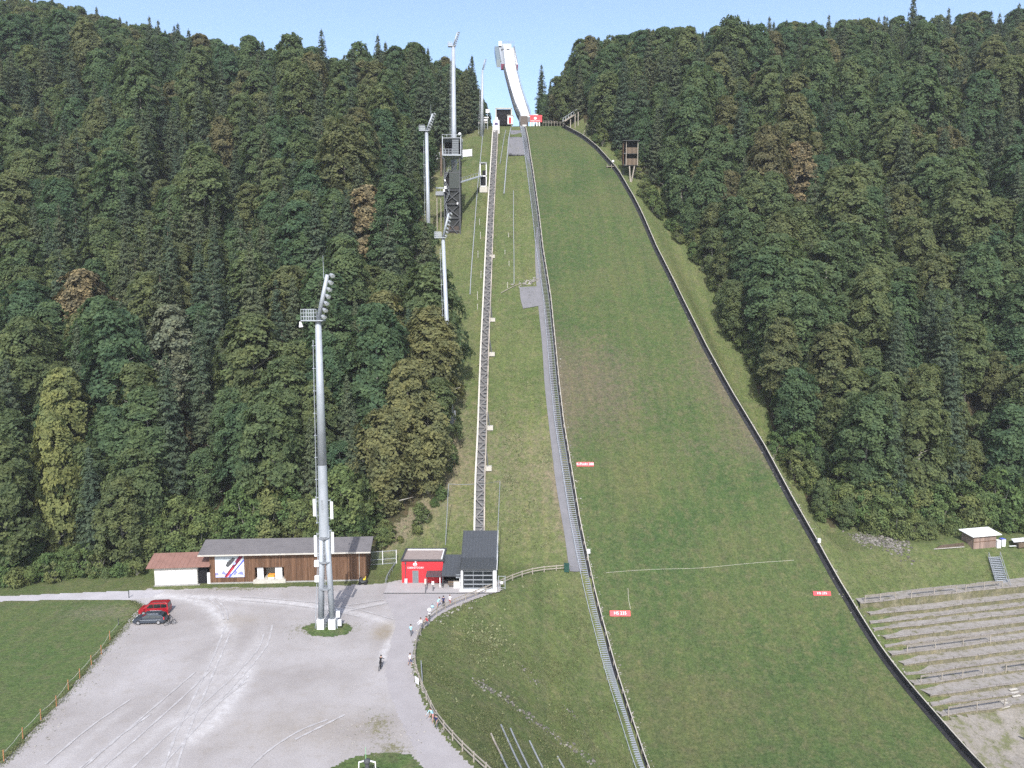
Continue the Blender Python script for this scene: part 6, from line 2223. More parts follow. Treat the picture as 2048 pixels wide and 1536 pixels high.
# ------------------------------------------------------------------ stones
def stone_heap(name, pts, r0, r1, label, seed, sink=.2, kind='stuff', mat=None):
    rs2 = random.Random(seed)
    V, Fc = [], []
    ico = bmesh.new()
    bmesh.ops.create_icosphere(ico, subdivisions=1, radius=1)
    iv = [v.co.copy() for v in ico.verts]
    ii_ = [tuple(v.index for v in f.verts) for f in ico.faces]
    ico.free()
    for (x, y, z) in pts:
        r = r0 + (r1 - r0) * rs2.random() ** 2
        sx, sy, sz = r * rs2.uniform(.7, 1.4), r * rs2.uniform(.7, 1.4), r * rs2.uniform(.45, .9)
        a = rs2.uniform(0, 6.28)
        b0 = len(V)
        for c in iv:
            k = rs2.uniform(.8, 1.15)
            X, Y = c.x * sx * k, c.y * sy * k
            V.append((x + X * cos(a) - Y * sin(a), y + X * sin(a) + Y * cos(a), z + c.z * sz * k + sz * .4 - sink * r))
        Fc += [tuple(b0 + i for i in f) for f in ii_]
    me = bpy.data.meshes.new(name)
    me.from_pydata(V, [], Fc)
    me.materials.append(mat or M_stone)
    o = link(name, me)
    return tag(o, label, None, None, kind)
rs2 = random.Random(8)
def along(pxs, n, spread, spready=None):
    c = spline([PT(a, b, 50, 300) for a, b in pxs], 8)
    out = []
    for _ in range(n):
        k = rs2.random() * (len(c) - 1.001)
        q = c[int(k)].lerp(c[int(k) + 1], k - int(k))
        x, y = q.x + rs2.gauss(0, spread), q.y + rs2.gauss(0, spready or spread)
        out.append((x, y, Hf(x, y)))
    return out
stone_heap('loose_stones', along([(946, 1360), (985, 1385), (1040, 1420), (1085, 1455), (1135, 1490), (1190, 1530)], 230, .5), .07, .26, 'row of loose stones crossing the bowl grass', 1, mat=M_stonedk)
stone_heap('loose_stones', along([(1045, 1340), (1080, 1370)], 22, .4) + along([(1130, 1415), (1155, 1440)], 26, .4), .06, .2, 'scattered stones above the row in the bowl', 2, mat=M_stonedk)
stone_heap('boulder_pile', along([(1712, 1072), (1745, 1085), (1790, 1094), (1808, 1098)], 330, 1.1, 1.3) + along([(1735, 1075), (1800, 1082)], 200, 1.7, 1.3), .12, .36, 'pile of grey boulders below the right forest edge', 3, mat=M_stonedk)
edge = []
for _ in range(520):
    y = rs2.uniform(98, 160)
    x = float(xR(y)) + .45 + abs(rs2.gauss(0, .55))
    edge.append((x, y, Hf(x, y)))
for _ in range(330):
    y = rs2.uniform(98, 180)
    x = float(xL(y)) + .25 + abs(rs2.gauss(0, .35))
    edge.append((x, y, float(Lf(y)) + .02))
for _ in range(120):
    y = rs2.uniform(118, 200)
    x = float(xR(y)) - .2 - abs(rs2.gauss(0, .8))
    edge.append((x, y, float(Lf(y)) + .02))
stone_heap('edge_stones', edge, .05, .18, 'pale stones and grit along the slope barriers', 4)
stone_heap('path_edge_stones', along([(838, 1262), (829, 1300), (830, 1335), (838, 1368), (862, 1422), (905, 1484)], 110, .22) + along([(950, 1203), (905, 1222), (870, 1242)], 50, .4), .06, .22, 'small stones along the footpath edge', 5)
stone_heap('wall_stones', along([(1030, 572), (1060, 566), (1078, 560)], 70, .5), .18, .45, 'low stone wall above the grit pad', 6)
gst = []
for _ in range(260):
    q = PZ(rs2.uniform(0, 270), 1250)
    k = rs2.random()
    A_, B_ = PZ(262, 1245), PZ(20, 1515)
    q = A_.lerp(B_, k)
    x, y = q.x + rs2.uniform(0, 2.6), q.y + rs2.gauss(0, .3)
    gst.append((x, y, 0.01))
for _ in range(160):
    q = PZ(rs2.uniform(660, 850), rs2.uniform(1440, 1512))
    gst.append((q.x, q.y, .01))
stone_heap('gravel_stones', gst, .03, .12, 'coarse stones on the gravel along the lawn', 7)

# ------------------------------------------------------------------ grass tufts and weeds
def tufts(name, pts, mat, hmin, hmax, label, seed, per=4, wide=.5):
    rr = np.random.RandomState(seed)
    p = np.repeat(np.asarray(pts), per, 0)
    n = len(p)
    p = p + np.concatenate([rr.normal(0, .16, (n, 2)), np.zeros((n, 1))], 1)
    h = rr.uniform(hmin, hmax, n)
    a = rr.uniform(0, 2 * pi, n)
    w = h * wide * rr.uniform(.5, 1.2, n)
    lx_, ly_ = rr.normal(0, .4, n) * h, rr.normal(0, .4, n) * h
    d = np.stack([np.cos(a) * w / 2, np.sin(a) * w / 2, np.zeros(n)], 1)
    m_ = p + np.stack([lx_ * .5, ly_ * .5, h * .6], 1)
    t_ = p + np.stack([lx_, ly_, h], 1)
    v = np.stack([p - d * .6, m_ - d, t_, m_ + d, ], 1).reshape(-1, 3)
    v[:, 2] -= .02
    f = np.arange(4 * n).reshape(n, 4)
    o = link(name, np_mesh(name, v, f, [mat]))
    return tag(o, label, None, None, 'stuff')
rt = np.random.RandomState(21)
def scatter(n, fn, x0, x1, y0, y1, dens=None):
    x = rt.uniform(x0, x1, n)
    y = rt.uniform(y0, y1, n)
    ok = fn(x, y)
    if dens is not None:
        ok &= rt.rand(n) < dens(x, y)
    x, y = x[ok], y[ok]
    return np.stack([x, y, H(x, y)], 1)
clump = lambda x, y: np.clip(.35 + .65 * wob(x, y, .8) + .35 * wob(x + 40, y + 13, .33), .03, 1)
strip_fn = lambda x, y: (x > fel(y)) & (x < xL(y) - 3.6) & (np.abs(x - np.interp(y, TY, TX)) > 1.3)
bowl_fn = lambda x, y: (x > xF(y) + .7) & (x < xL(y) - 2.4)
right_fn = lambda x, y: (x > xR(y) + .5) & (x < np.minimum(fer(y), 130) + 2) & (y > 126.5 + .22 * np.clip(x - 60, 0, 45))
T1 = scatter(60000, strip_fn, -30, 14, 134, 290, clump)
T2 = scatter(46000, bowl_fn, -16, 20, 66, 134, clump)
T3 = scatter(60000, right_fn, 18, 130, 122, 290, clump)
tufts('rough_grass', np.concatenate([T1, T2]), M_tuft, .10, .28, 'rough long grass beside the mown slope', 1, 3)
tufts('bank_grass', T3, M_tuftr, .12, .36, 'bright long grass on the right bank and strip', 5, 3)
wd = lambda x, y: np.clip(wob(x * 1.3 + 7, y * 1.1, .7) * 1.2 - .25, 0, 1) * (.25 + .75 * np.exp(-((y - 148) / 16) ** 2))
T4 = scatter(30000, strip_fn, -30, 14, 134, 230, wd)
bc = PT(975, 1280, 60, 130)
T5 = scatter(16000, bowl_fn, -16, 20, 66, 134, lambda x, y: .75 * np.exp(-((x - bc.x) / 3.0) ** 2 - ((y - bc.y) / 5) ** 2) + .02)
T6 = scatter(24000, right_fn, 18, 130, 122, 290, lambda x, y: .22 * np.clip(wob(x + 9, y, .5), 0, 1) + .03)
tufts('weeds', np.concatenate([T4, T5, T6]), M_weed, .12, .38, 'pale leafy weeds scattered over the rough grass', 2, 4, .8)
cp = lambda x, y: in_poly(x, y, CAR_POLY)
W_ = [W1, W2, W3, W4]
T7 = scatter(60000, cp, -75, 0, 70, 130, lambda x, y: np.clip(.5 * W1(x, y) + .35 * W2(x, y) + .35 * W3(x, y) + .4 * W4(x, y) - .05, 0, 1) * .35)
q = np.array([[p.x, p.y] for p in [PZ(a, b) for a, b in [(262, 1203), (285, 1214), (247, 1258), (215, 1291), (170, 1347), (110, 1414), (50, 1480), (0, 1532)]]])
k = rt.uniform(0, len(q) - 1.001, 2200)
e_ = q[k.astype(int)] + (q[k.astype(int) + 1] - q[k.astype(int)]) * (k % 1)[:, None] + rt.normal(0, .35, (2200, 2))
T8 = np.concatenate([e_, np.full((2200, 1), .02)], 1)
tufts('edge_weeds', np.concatenate([T7, T8]), M_tuft, .06, .2, 'low weeds growing through the gravel edges', 3, 3)
ty_ = scatter(9000, lambda x, y: x > xR(y) + 1.5, 50, 100, 88, 113, lambda x, y: np.clip(.15 + .9 * wob(x, y, .7), .02, .8))
tufts('yard_weeds', ty_, M_tuft, .06, .22, 'weeds growing in the gravel below the terrace', 6, 4, .8)
tl = scatter(22000, lambda x, y: (y > 60) & (x > xL(y) + .3) & (x < xR(y) - .3), 0, 64, 86, 288, lambda x, y: np.clip(.3 + .5 * wob(x * .6, y * .8, 1), .05, 1))
tl[:, 2] = Lf(tl[:, 1]) + .05
tufts('slope_grass', tl, M_tuft, .06, .16, 'short grass clumps on the mown landing slope', 4, 3, .9)

hp = [PT(a, b) for a, b in ((1212, 1149), (1300, 1141), (1400, 1137), (1500, 1129), (1588, 1122))]
solo('hose', MB().path([p + Vector((0, 0, .09)) for p in spline(hp, 5)], .022, n=5), M_rope, 'pale hose lying across the landing slope below the upper sign', 'hose')
hp = [PT(a, b) for a, b in ((1256, 1178), (1257, 1200), (1261, 1221))]
solo('hose', MB().path([p + Vector((0, 0, .09)) for p in spline(hp, 5)], .025, n=5), M_rope, 'short pale hose above the lower left red sign', 'hose')
# ------------------------------------------------------------------ right side: hut, boxes, timber, stairs, terraces
p0, p1 = PT(1945, 1100, 60, 200), PT(1991, 1095, 60, 200)
hz = (p0.z + p1.z) / 2
hd_ = (p1 - p0)
hd_.z = 0
Lh = hd_.length
hd_.normalize()
hn = Vector((hd_.y, -hd_.x, 0))
def HP(u, w, z):
    return Vector((p0.x, p0.y, hz)) + hd_ * u + hn * w + Vector((0, 0, z))
hut2 = thing('timber_hut', HP(Lh / 2, 0, 0), 'small timber hut with white sloping roof on the right bank', 'hut')
hh_ = 2.5
MB().prism([HP(0, 0, -.4), HP(Lh, 0, -.4), HP(Lh, -2.8, -.4), HP(0, -2.8, -.4)], (0, 0, hh_ + .4)).build('wall', M_hutwood, hut2)
bb = MB()
nb_ = 15
for i in range(nb_):
    bb.prism([HP(Lh * i / nb_ + .01, .0, 0), HP(Lh * (i + 1) / nb_ - .015, .0, 0), HP(Lh * (i + 1) / nb_ - .015, .03, 0), HP(Lh * i / nb_ + .01, .03, 0)], (0, 0, hh_ - .05))
tag(bb.build('board_cladding', M_hutwood, hut2), kind='stuff')
MB().prism([HP(0, .04, 1.35), HP(Lh, .04, 1.35), HP(Lh, .09, 1.35), HP(0, .09, 1.35)], (0, 0, .1)).build('serving_ledge', M_wood, hut2)
MB().prism([HP(-.04, .04, 0), HP(.1, .04, 0), HP(.1, .1, 0), HP(-.04, .1, 0)], (0, 0, hh_)).build('corner_post', M_woodlight, hut2)
MB().prism([HP(-.6, .5, hh_ + .05), HP(Lh + .8, .5, hh_ + .05), HP(Lh + .4, -2.4, hh_ + .75), HP(-1.2, -2.4, hh_ + .75)], (0, 0, .12)).build('roof', M_white, hut2)
MB().prism([HP(Lh + .4, -2.4, hh_ + .6), HP(Lh + 1.2, -2.9, hh_ + .2), HP(Lh + .9, .3, hh_ - .1)], (0, 0, .1)).build('roof_flap', M_dkroof, hut2)
for i, (a, b) in enumerate(((1997, 1098), (2006.5, 1095))):
    q = PT(a, b, 60, 200)
    t = thing('white_cabinet', q, 'white cabinet right of the timber hut, ' + ('nearer the hut' if i == 0 else 'farther from the hut'), 'cabinet', 'white cabinets beside the timber hut')
    MB().box(q + Vector((0, .4, .7)), (.82, .8, 1.5), rz=.15).build('body', M_white, t)
    MB().box(q + Vector((0.0, -.02, .7)), (.7, .05, 1.3), rz=.15).build('door', M_white, t)
    MB().box(q + Vector((.0, .4, 1.48)), (.9, .88, .06), rz=.15).build('lid', M_white if i == 0 else M_blue, t)
q = PT(2038, 1094, 60, 200)
st = thing('timber_stack', q, 'stack of white boards on timber at the right picture edge', 'timber stack')
rr = random.Random(3)
for i in range(6):
    MB().box(q + Vector((.1 * i, .3 * i - .5, 1.3 + .05 * (i % 3))), (3.6, .28, .06), rz=.25).build('board', M_white, st)
for i in range(5):
    MB().box(q + Vector((.4, .35 * i - .5, .55)), (2.2, .25, .9), rz=.25).build('timber', M_woodlight, st)
MB().box(q + Vector((-1.9, -.9, .5)), (1.4, .25, .08), rz=.1).build('board', M_white, st)
for i in range(5):
    q = PT(1868 + i * 3, 1100 - i * 1.2, 60, 200)
    e = PT(1928, 1096 - i * 1.4, 60, 200)
    solo('plank', MB().bar(q + Vector((0, 0, .12 + .04 * i)), e + Vector((0, 0, .12 + .04 * i)), .25, .07), M_woodlight if i else M_cream,
         ['whitish plank lying nearest left of the timber hut'][0] if i == 0 else 'reddish plank in the pile left of the timber hut', 'plank', 'planks beside the timber hut')
# steel stairs on the bank
tA, tB = PT(1988, 1120, 60, 200), PT(2008, 1184, 60, 200)
sb = thing('bank_stairs', tB, 'grey steel stairs with railings climbing the right bank', 'stairs')
dv = (tA - tB)
sx = Vector((1, .12, 0)).normalized()
nS = 19
tme = MB().box((0, 0, 0), (2.35, .3, .07)).mesh('tread', M_steel)
for i in range(nS):
    q = tB + dv * (i / (nS - 1))
    o = link('tread', tme, sb)
    o.location = q + Vector((0, 0, .35)) - WL[sb]
    o.rotation_euler = (0, 0, .12)
for s_ in (-1.2, 1.2):
    MB().bar(tB + sx * s_ + Vector((0, 0, .3)), tA + sx * s_ + Vector((0, 0, .3)), .08, .28).build('stringer', M_steelmid, sb)
    MB().bar(tB + sx * s_ + Vector((0, 0, 1.35)), tA + sx * s_ + Vector((0, 0, 1.35)), .07).build('handrail', M_steelmid, sb)
    for i in range(6):
        q = tB + dv * (i / 5) + sx * s_
        MB().bar(q + Vector((0, 0, -.3)), q + Vector((0, 0, 1.38)), .07).build('railing_post', M_steelmid, sb)
# terrace steps
ROWY = [1224, 1240, 1256, 1272, 1288, 1304, 1322, 1340, 1358, 1378, 1400, 1420, 1442]
terr = thing('spectator_terrace', PT(1760, 1300, 60, 160), 'gravel spectator terrace of long stone edged steps on the right', 'terrace')
trow = []
for i, py in enumerate(ROWY):
    ych = None
    yv = np.arange(85, 140, .1)
    xv = xR(yv)
    rows_ = [pix((xv[j], yv[j], float(H(xv[j] + 6, yv[j])))) for j in range(0, len(yv))]
    j = int(np.argmin([abs(r_[1] - py) for r_ in rows_]))
    y = float(yv[j])
    x = float(xR(y)) + 1.4 + (1.0 if i % 3 == 1 else 0)
    trow.append((x, y))
dvec = Vector((1, .24, 0)).normalized()
nvec = Vector((dvec.y, -dvec.x, 0))
zs = []
for i, (x, y) in enumerate(trow):
    zs.append(Hf(x + 8, y + 8 * .24))
print('TERR', [(round(x, 1), round(y, 1), round(z, 1)) for (x, y), z in zip(trow, zs)])
M_terr = asphalt_mat('terrace_grit', [(0.20, 0.18, 0.16), (0.27, 0.25, 0.235), (0.33, 0.31, 0.30)], 1.2)
def terr_mat():
    m, nt, b = base_mat('terrace_floor', 0.95, 0.1)
    p = pos(nt)
    f = noise(nt, .8, 5, .7, p)
    g = noise(nt, 5, 3, .8, p)
    c = ramp(nt, f, [(.42, (.31, .29, .268)), (.56, (.26, .242, .212)), (.66, (.16, .155, .095)), (.85, (.115, .13, .055))])
    c = mix(nt, c, ramp(nt, g, [(.3, (.8, .8, .8)), (.7, (1.15, 1.15, 1.15))]), 1.0, 'MULTIPLY')
    c = mix(nt, c, (.86, .86, .86), 1.0, 'MULTIPLY')
    nt.links.new(c, b.inputs['Base Color'])
    return m
M_tfloor = terr_mat()
lev = []
for i, (x, y) in enumerate(trow):
    bx_, by_ = trow[i - 1] if i else (x, y + 2.2)
    lev.append(Hf(bx_ + 8, by_ + 8 * .24) + .05)
M_riser = grass_mat('riser_grass', [(0.115, 0.115, 0.06), (0.14, 0.135, 0.08), (0.18, 0.165, 0.115), (0.22, 0.20, 0.155)])
for i, (x, y) in enumerate(trow):
    Lr = 62 if i < 9 else (62 - (i - 8) * 11)
    bx_, by_ = trow[i - 1] if i else (x, y + 2.2)
    rr = random.Random(i)
    seg = 26
    P0, P1, E = [], [], []
    for k in range(seg + 1):
        u = Lr * k / seg
        j = rr.uniform(-.14, .14)
        jz = rr.uniform(-.07, .07)
        f = Vector((x, y, lev[i] + jz)) + dvec * u + nvec * j
        bk = Vector((bx_, by_, lev[i] + .12)) + dvec * u - nvec * .5
        P0.append(f)
        P1.append(bk)
        E.append(f + nvec * rr.uniform(.15, .4) + Vector((0, 0, -1.5)))
    n_ = seg + 1
    q_ = MB()
    q_.add(P0 + P1, [(k, k + 1, n_ + k + 1, n_ + k) for k in range(seg)])
    q_.build('step_floor', M_tfloor, terr)
    q_ = MB()
    q_.add(E + P0, [(k, k + 1, n_ + k + 1, n_ + k) for k in range(seg)] + [])
    q_.build('step_riser', M_riser, terr)
    q_ = MB()
    for k in range(0, seg - 1, 2):
        q_.bar(P0[k] + Vector((0, 0, -.06)), P0[k + 2].lerp(P0[k], .03) + Vector((0, 0, -.06)), .24, .22)
    q_.build('step_edge', M_terr, terr)
zs = [l_ - .2 for l_ in lev]
def yard_mat():
    m, nt, b = base_mat('yard_gravel', 0.95, 0.1)
    p = pos(nt)
    f = noise(nt, .22, 6, .72, p)
    g = noise(nt, 3.0, 4, .8, p)
    c = ramp(nt, f, [(.36, (.245, .23, .21)), (.5, (.205, .19, .165)), (.58, (.13, .135, .075)), (.75, (.10, .12, .05))])
    c = mix(nt, c, ramp(nt, g, [(.3, (.72, .72, .72)), (.7, (1.22, 1.2, 1.18))]), 1.0, 'MULTIPLY')
    nt.links.new(c, b.inputs['Base Color'])
    bump(nt, b, g, .4, .1)
    return m
M_yard = yard_mat()
gp_ = [PT(a, b, 50, 150) for a, b in ((1858, 1456), (1905, 1440), (1990, 1412), (2080, 1380), (2300, 1330), (2500, 1500), (2300, 1750), (2100, 1700), (1990, 1560), (1925, 1498))]
sheet('gravel_yard', [(p.x, p.y) for p in gp_], .10, M_yard, .6, 'grey weedy gravel below the spectator terrace', None, .2, H, lambda x, y: x > xR(y) + 1.0)
M_railwood = wood_mat('grey_rail_wood', (0.15, 0.14, 0.125), (0.20, 0.185, 0.165), (0.25, 0.235, 0.21))
# crush barriers on some rows
def crush(row, u0, u1, n_, lab):
    x, y = trow[row]
    a = Vector((x, y, zs[row] + .2))
    t = thing('crush_barrier', a + dvec * u0, lab, 'barrier', 'crush barriers on the terrace')
    MB().bar(a + dvec * u0 + Vector((0, 0, 1.05)), a + dvec * u1 + Vector((0, 0, 1.05)), .12, .26).build('rail', M_railwood, t)
    for k in range(n_):
        q = a + dvec * (u0 + (u1 - u0) * k / (n_ - 1)) + nvec * .06
        MB().bar(q + Vector((0, 0, -.3)), q + Vector((0, 0, 1.2)), .11).build('post', M_woodgrey, t)
crush(0, 1.0, 7.2, 3, 'left barrier on the top terrace row')
crush(0, 10.5, 20, 3, 'middle barrier on the top terrace row')
crush(0, 22, 30, 3, 'right barrier on the top terrace row')
crush(6, 3.0, 19.5, 4, 'long barrier half way down the terrace')
crush(9, 1.2, 13.0, 4, 'barrier on the lower terrace, left part')
crush(9, 17.5, 26, 3, 'barrier on the lower terrace, right part')
crush(12, 1.2, 11.5, 3, 'barrier on the lowest terrace row')
for i, (a, b) in enumerate(((2028, 1392), (2006, 1416))):
    q = PT(a, b, 60, 160)
    t = thing('access_steps', q, ('upper' if i == 0 else 'lower') + ' short flight of pale steps on the terrace right end', 'steps', 'pale steps on the terrace')
    for k in range(3):
        MB().box(q + Vector((.12 * k, .55 * k - .5, .25 + .24 * k)), (1.5, .3, .12), rz=.3).build('step', M_cream, t)
q = PT(2043, 1480, 60, 160)
solo('timber_beam', MB().bar(q + Vector((-.3, .3, .15)), q + Vector((3, -2.4, .15)), .2, .2), M_steeldk, 'dark beam lying at the lower right picture edge', 'beam')

# ------------------------------------------------------------------ lamp at the near edge of the picture
q = PZ(735, 1560)
lp = thing('webcam_pole', q, 'dark pole with white bracket arms and thin antenna at the bottom edge', 'pole')
zt2 = 2.0
MB().tube(q, q + Vector((0, 0, zt2)), .28, .2, n=12).build('post', M_steeldk, lp)
MB().ball(q + Vector((0, 0, zt2)), .36, 12, 6, (1, 1, .8)).build('cap', M_steeldk, lp)
for s_ in (-1, 1):
    MB().bar(q + Vector((s_ * .3, 0, zt2 + .05)), q + Vector((s_ * .85, 0, zt2 - .1)), .1).bar(q + Vector((s_ * .82, 0, zt2 - .1)), q + Vector((s_ * .85, 0, zt2 - .8)), .09).build('arm', M_white, lp)
MB().tube(q + Vector((-.12, 0, zt2)), q + Vector((-.12, 0, zt2 + 1.5)), .03, n=6).build('antenna', plain('antenna_green', (0.25, 0.5, 0.3), .5), lp)
solo('bracket_stub', MB().bar(PZ(747, 1536, .3), PZ(750, 1528, .6), .05), plain('bracket_dark', (.1, .1, .1)), 'tiny dark stub right of the pole with white arms', 'stub')

# ------------------------------------------------------------------ cars
M_carred = plain('car_red', (0.30, 0.012, 0.02), .25, .5, var=.03)
M_cardark = plain('car_dark_blue', (0.07, 0.085, 0.11), .25, .6, .4, var=.03)
M_carglass = plain('car_glass', (0.015, 0.02, 0.022), .06, .8, var=.1)
M_rim = plain('wheel_rim', (0.45, 0.46, 0.48), .35, .4, .5)
def car(loc, rz, label, paint, L, W, Hc, prof, win, boxy=False):
    """prof: side outline points (x from nose, z); win: list of window quads in side view"""
    t = thing('parked_car', loc, label, 'car', 'cars parked at the lawn edge', rz)
    mb = MB()
    n_ = len(prof)
    secs = [(-1.0, 1.0), (-.86, 1.0), (0.86, 1.0), (1.0, 1.0)]
    V, Fc = [], []
    def sect(yf, inset):
        out = []
        for (x, z) in prof:
            tz = max(0, (z - .85) / (Hc - .85))
            yy_ = yf * (W / 2) * (1 - .20 * tz)
            k = 1 - inset
            out.append(((x - L / 2) * k, yy_, z if z < .3 else .3 + (z - .3) * (1 - inset * .5)))
        return out
    for yf, ins in ((-1, .045), (-.93, 0.0), (.93, 0.0), (1, .045)):
        V += sect(yf, ins)
    for s_ in range(3):
        for i in range(n_):
            j = (i + 1) % n_
            Fc.append((s_ * n_ + i, s_ * n_ + j, (s_ + 1) * n_ + j, (s_ + 1) * n_ + i))
    Fc += [tuple(range(n_ - 1, -1, -1)), tuple(range(3 * n_, 4 * n_))]
    mb.add(V, Fc)
    mb.build('body', paint, t, local=True)
    def side_pt(x, z, sgn):
        tz = max(0, (z - .85) / (Hc - .85))
        return Vector(((x - L / 2), sgn * (W / 2 * (1 - .20 * tz) + .004), z))
    for sgn in (-1, 1):
        for wq in win:
            MB().prism([side_pt(x, z, sgn) for x, z in wq], (0, sgn * .012, 0)).build('side_window', M_carglass, t, local=True)
        MB().box((-L / 2 + prof_ws(prof, Hc) + .15, sgn * (W / 2 + .1), .98), (.16, .2, .14)).build('mirror', paint, t, local=True)
        MB().box((-L / 2 + .12, sgn * W * .36, .68), (.2, .38, .16)).build('headlight', M_white, t, local=True)
        MB().box((L / 2 - .06, sgn * W * .42, .9), (.12, .2, .35)).build('tail_light', M_red, t, local=True)
        for x in (-L / 2 + .82, L / 2 - .85):
            w = MB().tube((x, sgn * (W / 2 - .2), .32), (x, sgn * (W / 2 + .02), .32), .33, n=18).build('wheel', M_rubber, t, local=True)
            MB().tube((x, sgn * (W / 2), .32), (x, sgn * (W / 2 + .035), .32), .21, n=14).build('rim', M_rim, w, local=True)
    return t
def prof_ws(prof, Hc):
    return next(x for x, z in prof if z > .95)
est = [(0.05, .28), (0.0, .6), (.12, .78), (.9, .95), (1.15, 1.0), (1.95, 1.43), (2.5, 1.5), (3.7, 1.47), (4.2, 1.32), (4.55, .95), (4.6, .55), (4.55, .28)]
ew = [[(1.5, .98), (2.5, .98), (2.5, 1.40), (2.02, 1.37)], [(2.56, .98), (3.4, .98), (3.4, 1.39), (2.56, 1.41)], [(3.46, .98), (4.25, 1.0), (3.95, 1.32), (3.46, 1.38)]]
van = [(0.05, .28), (0.0, .65), (.12, .95), (.75, 1.1), (1.5, 1.72), (2.0, 1.83), (4.1, 1.83), (4.3, 1.7), (4.4, 1.0), (4.4, .28)]
vw = [[(1.25, 1.12), (2.2, 1.12), (2.2, 1.66), (1.68, 1.64)], [(2.28, 1.12), (3.3, 1.12), (3.3, 1.66), (2.28, 1.66)], [(3.38, 1.12), (4.2, 1.12), (4.15, 1.6), (3.38, 1.66)]]
c1_ = PZ(296, 1250)
cA = car((c1_.x, c1_.y + .9, .02), .06, 'dark blue estate car parked in front of the red van', M_cardark, 4.6, 1.8, 1.5, est, ew)
def car_top(t, pts, name, mat):
    MB().prism(pts, (0, 0, .012)).build(name, mat, t, local=True)
MB().prism([(-2.3 + 1.2, -.70, 1.035), (-2.3 + 1.2, .70, 1.035), (-2.3 + 1.93, .62, 1.44), (-2.3 + 1.93, -.62, 1.44)], (-.01, 0, .012)).build('windscreen', M_carglass, cA, local=True)
MB().prism([(4.22 - 2.3, -.64, 1.33), (4.22 - 2.3, .64, 1.33), (4.53 - 2.3, .74, .99), (4.53 - 2.3, -.74, .99)], (.014, 0, .01)).build('rear_window', M_carglass, cA, local=True)
MB().box((0.4, 0, 1.53), (2.2, 1.1, .03)).build('roof_panel', M_cardark, cA, local=True)
for s_ in (-.6, .6):
    MB().bar((-.3, s_, 1.55), (1.4, s_, 1.53), .05).build('roof_rail', M_steel, cA, local=True)
MB().box((0.3, -.915, .72), (3.0, .02, .05)).build('side_trim', M_steel, cA, local=True)
c2_ = PZ(300, 1234)
cB = car((c2_.x + .1, c2_.y + 1.5, .02), .10, 'red van parked behind the dark blue estate car', M_carred, 4.4, 1.8, 1.83, van, vw)
MB().prism([(-2.2 + .8, -.70, 1.15), (-2.2 + .8, .70, 1.15), (-2.2 + 1.48, .60, 1.72), (-2.2 + 1.48, -.60, 1.72)], (-.012, 0, .012)).build('windscreen', M_carglass, cB, local=True)
MB().prism([(2.12, -.62, 1.66), (2.12, .62, 1.66), (2.2, .72, 1.1), (2.2, -.72, 1.1)], (.014, 0, 0)).build('rear_window', M_carglass, cB, local=True)
MB().bar((-.2, -.55, 1.86), (1.9, -.55, 1.86), .05).bar((-.2, .55, 1.86), (1.9, .55, 1.86), .05).build('roof_rails', M_steeldk, cB, local=True)

# ------------------------------------------------------------------ bicycles
def bicycle(loc, rz, label):
    t = thing('bicycle', loc, label, 'bicycle', None, rz)
    for x in (-.52, .52):
        m_ = MB()
        for k in range(20):
            a0, a1 = 2 * pi * k / 20, 2 * pi * (k + 1) / 20
            m_.tube((x + .34 * cos(a0), 0, .35 + .34 * sin(a0)), (x + .34 * cos(a1), 0, .35 + .34 * sin(a1)), .028, n=5, cap=False)
        w = m_.build('wheel', M_rubber, t, local=True)
        s_ = MB()
        for k in range(8):
            a0 = 2 * pi * k / 8
            s_.bar((x, 0, .35), (x + .33 * cos(a0), 0, .35 + .33 * sin(a0)), .008)
        s_.build('spokes', M_steel, w, local=True)
    f_ = MB()
    for a, b in (((-.52, 0, .35), (-.1, 0, .3)), ((-.52, 0, .35), (-.18, 0, .8)), ((-.1, 0, .3), (-.2, 0, .92)), ((-.1, 0, .3), (.36, 0, .78)), ((-.18, 0, .8), (.36, 0, .85)), ((.52, 0, .35), (.34, 0, .98))):
        f_.tube(a, b, .022, n=6)
    f_.build('frame', M_steeldk, t, local=True)
    MB().tube((.3, -.28, 1.02), (.34, 0, .99), .016, n=6).tube((.34, 0, .99), (.3, .28, 1.02), .016, n=6).build('handlebar', M_steeldk, t, local=True)
    MB().ball((-.22, 0, .95), .12, 8, 5, (1.1, .6, .35)).build('saddle', M_rubber, t, local=True)
    MB().tube((-.1, -.1, .3), (-.1, -.1, .14), .012, n=5).tube((-.1, .1, .3), (-.1, .1, .46), .012, n=5).build('cranks', M_steel, t, local=True)
    return t

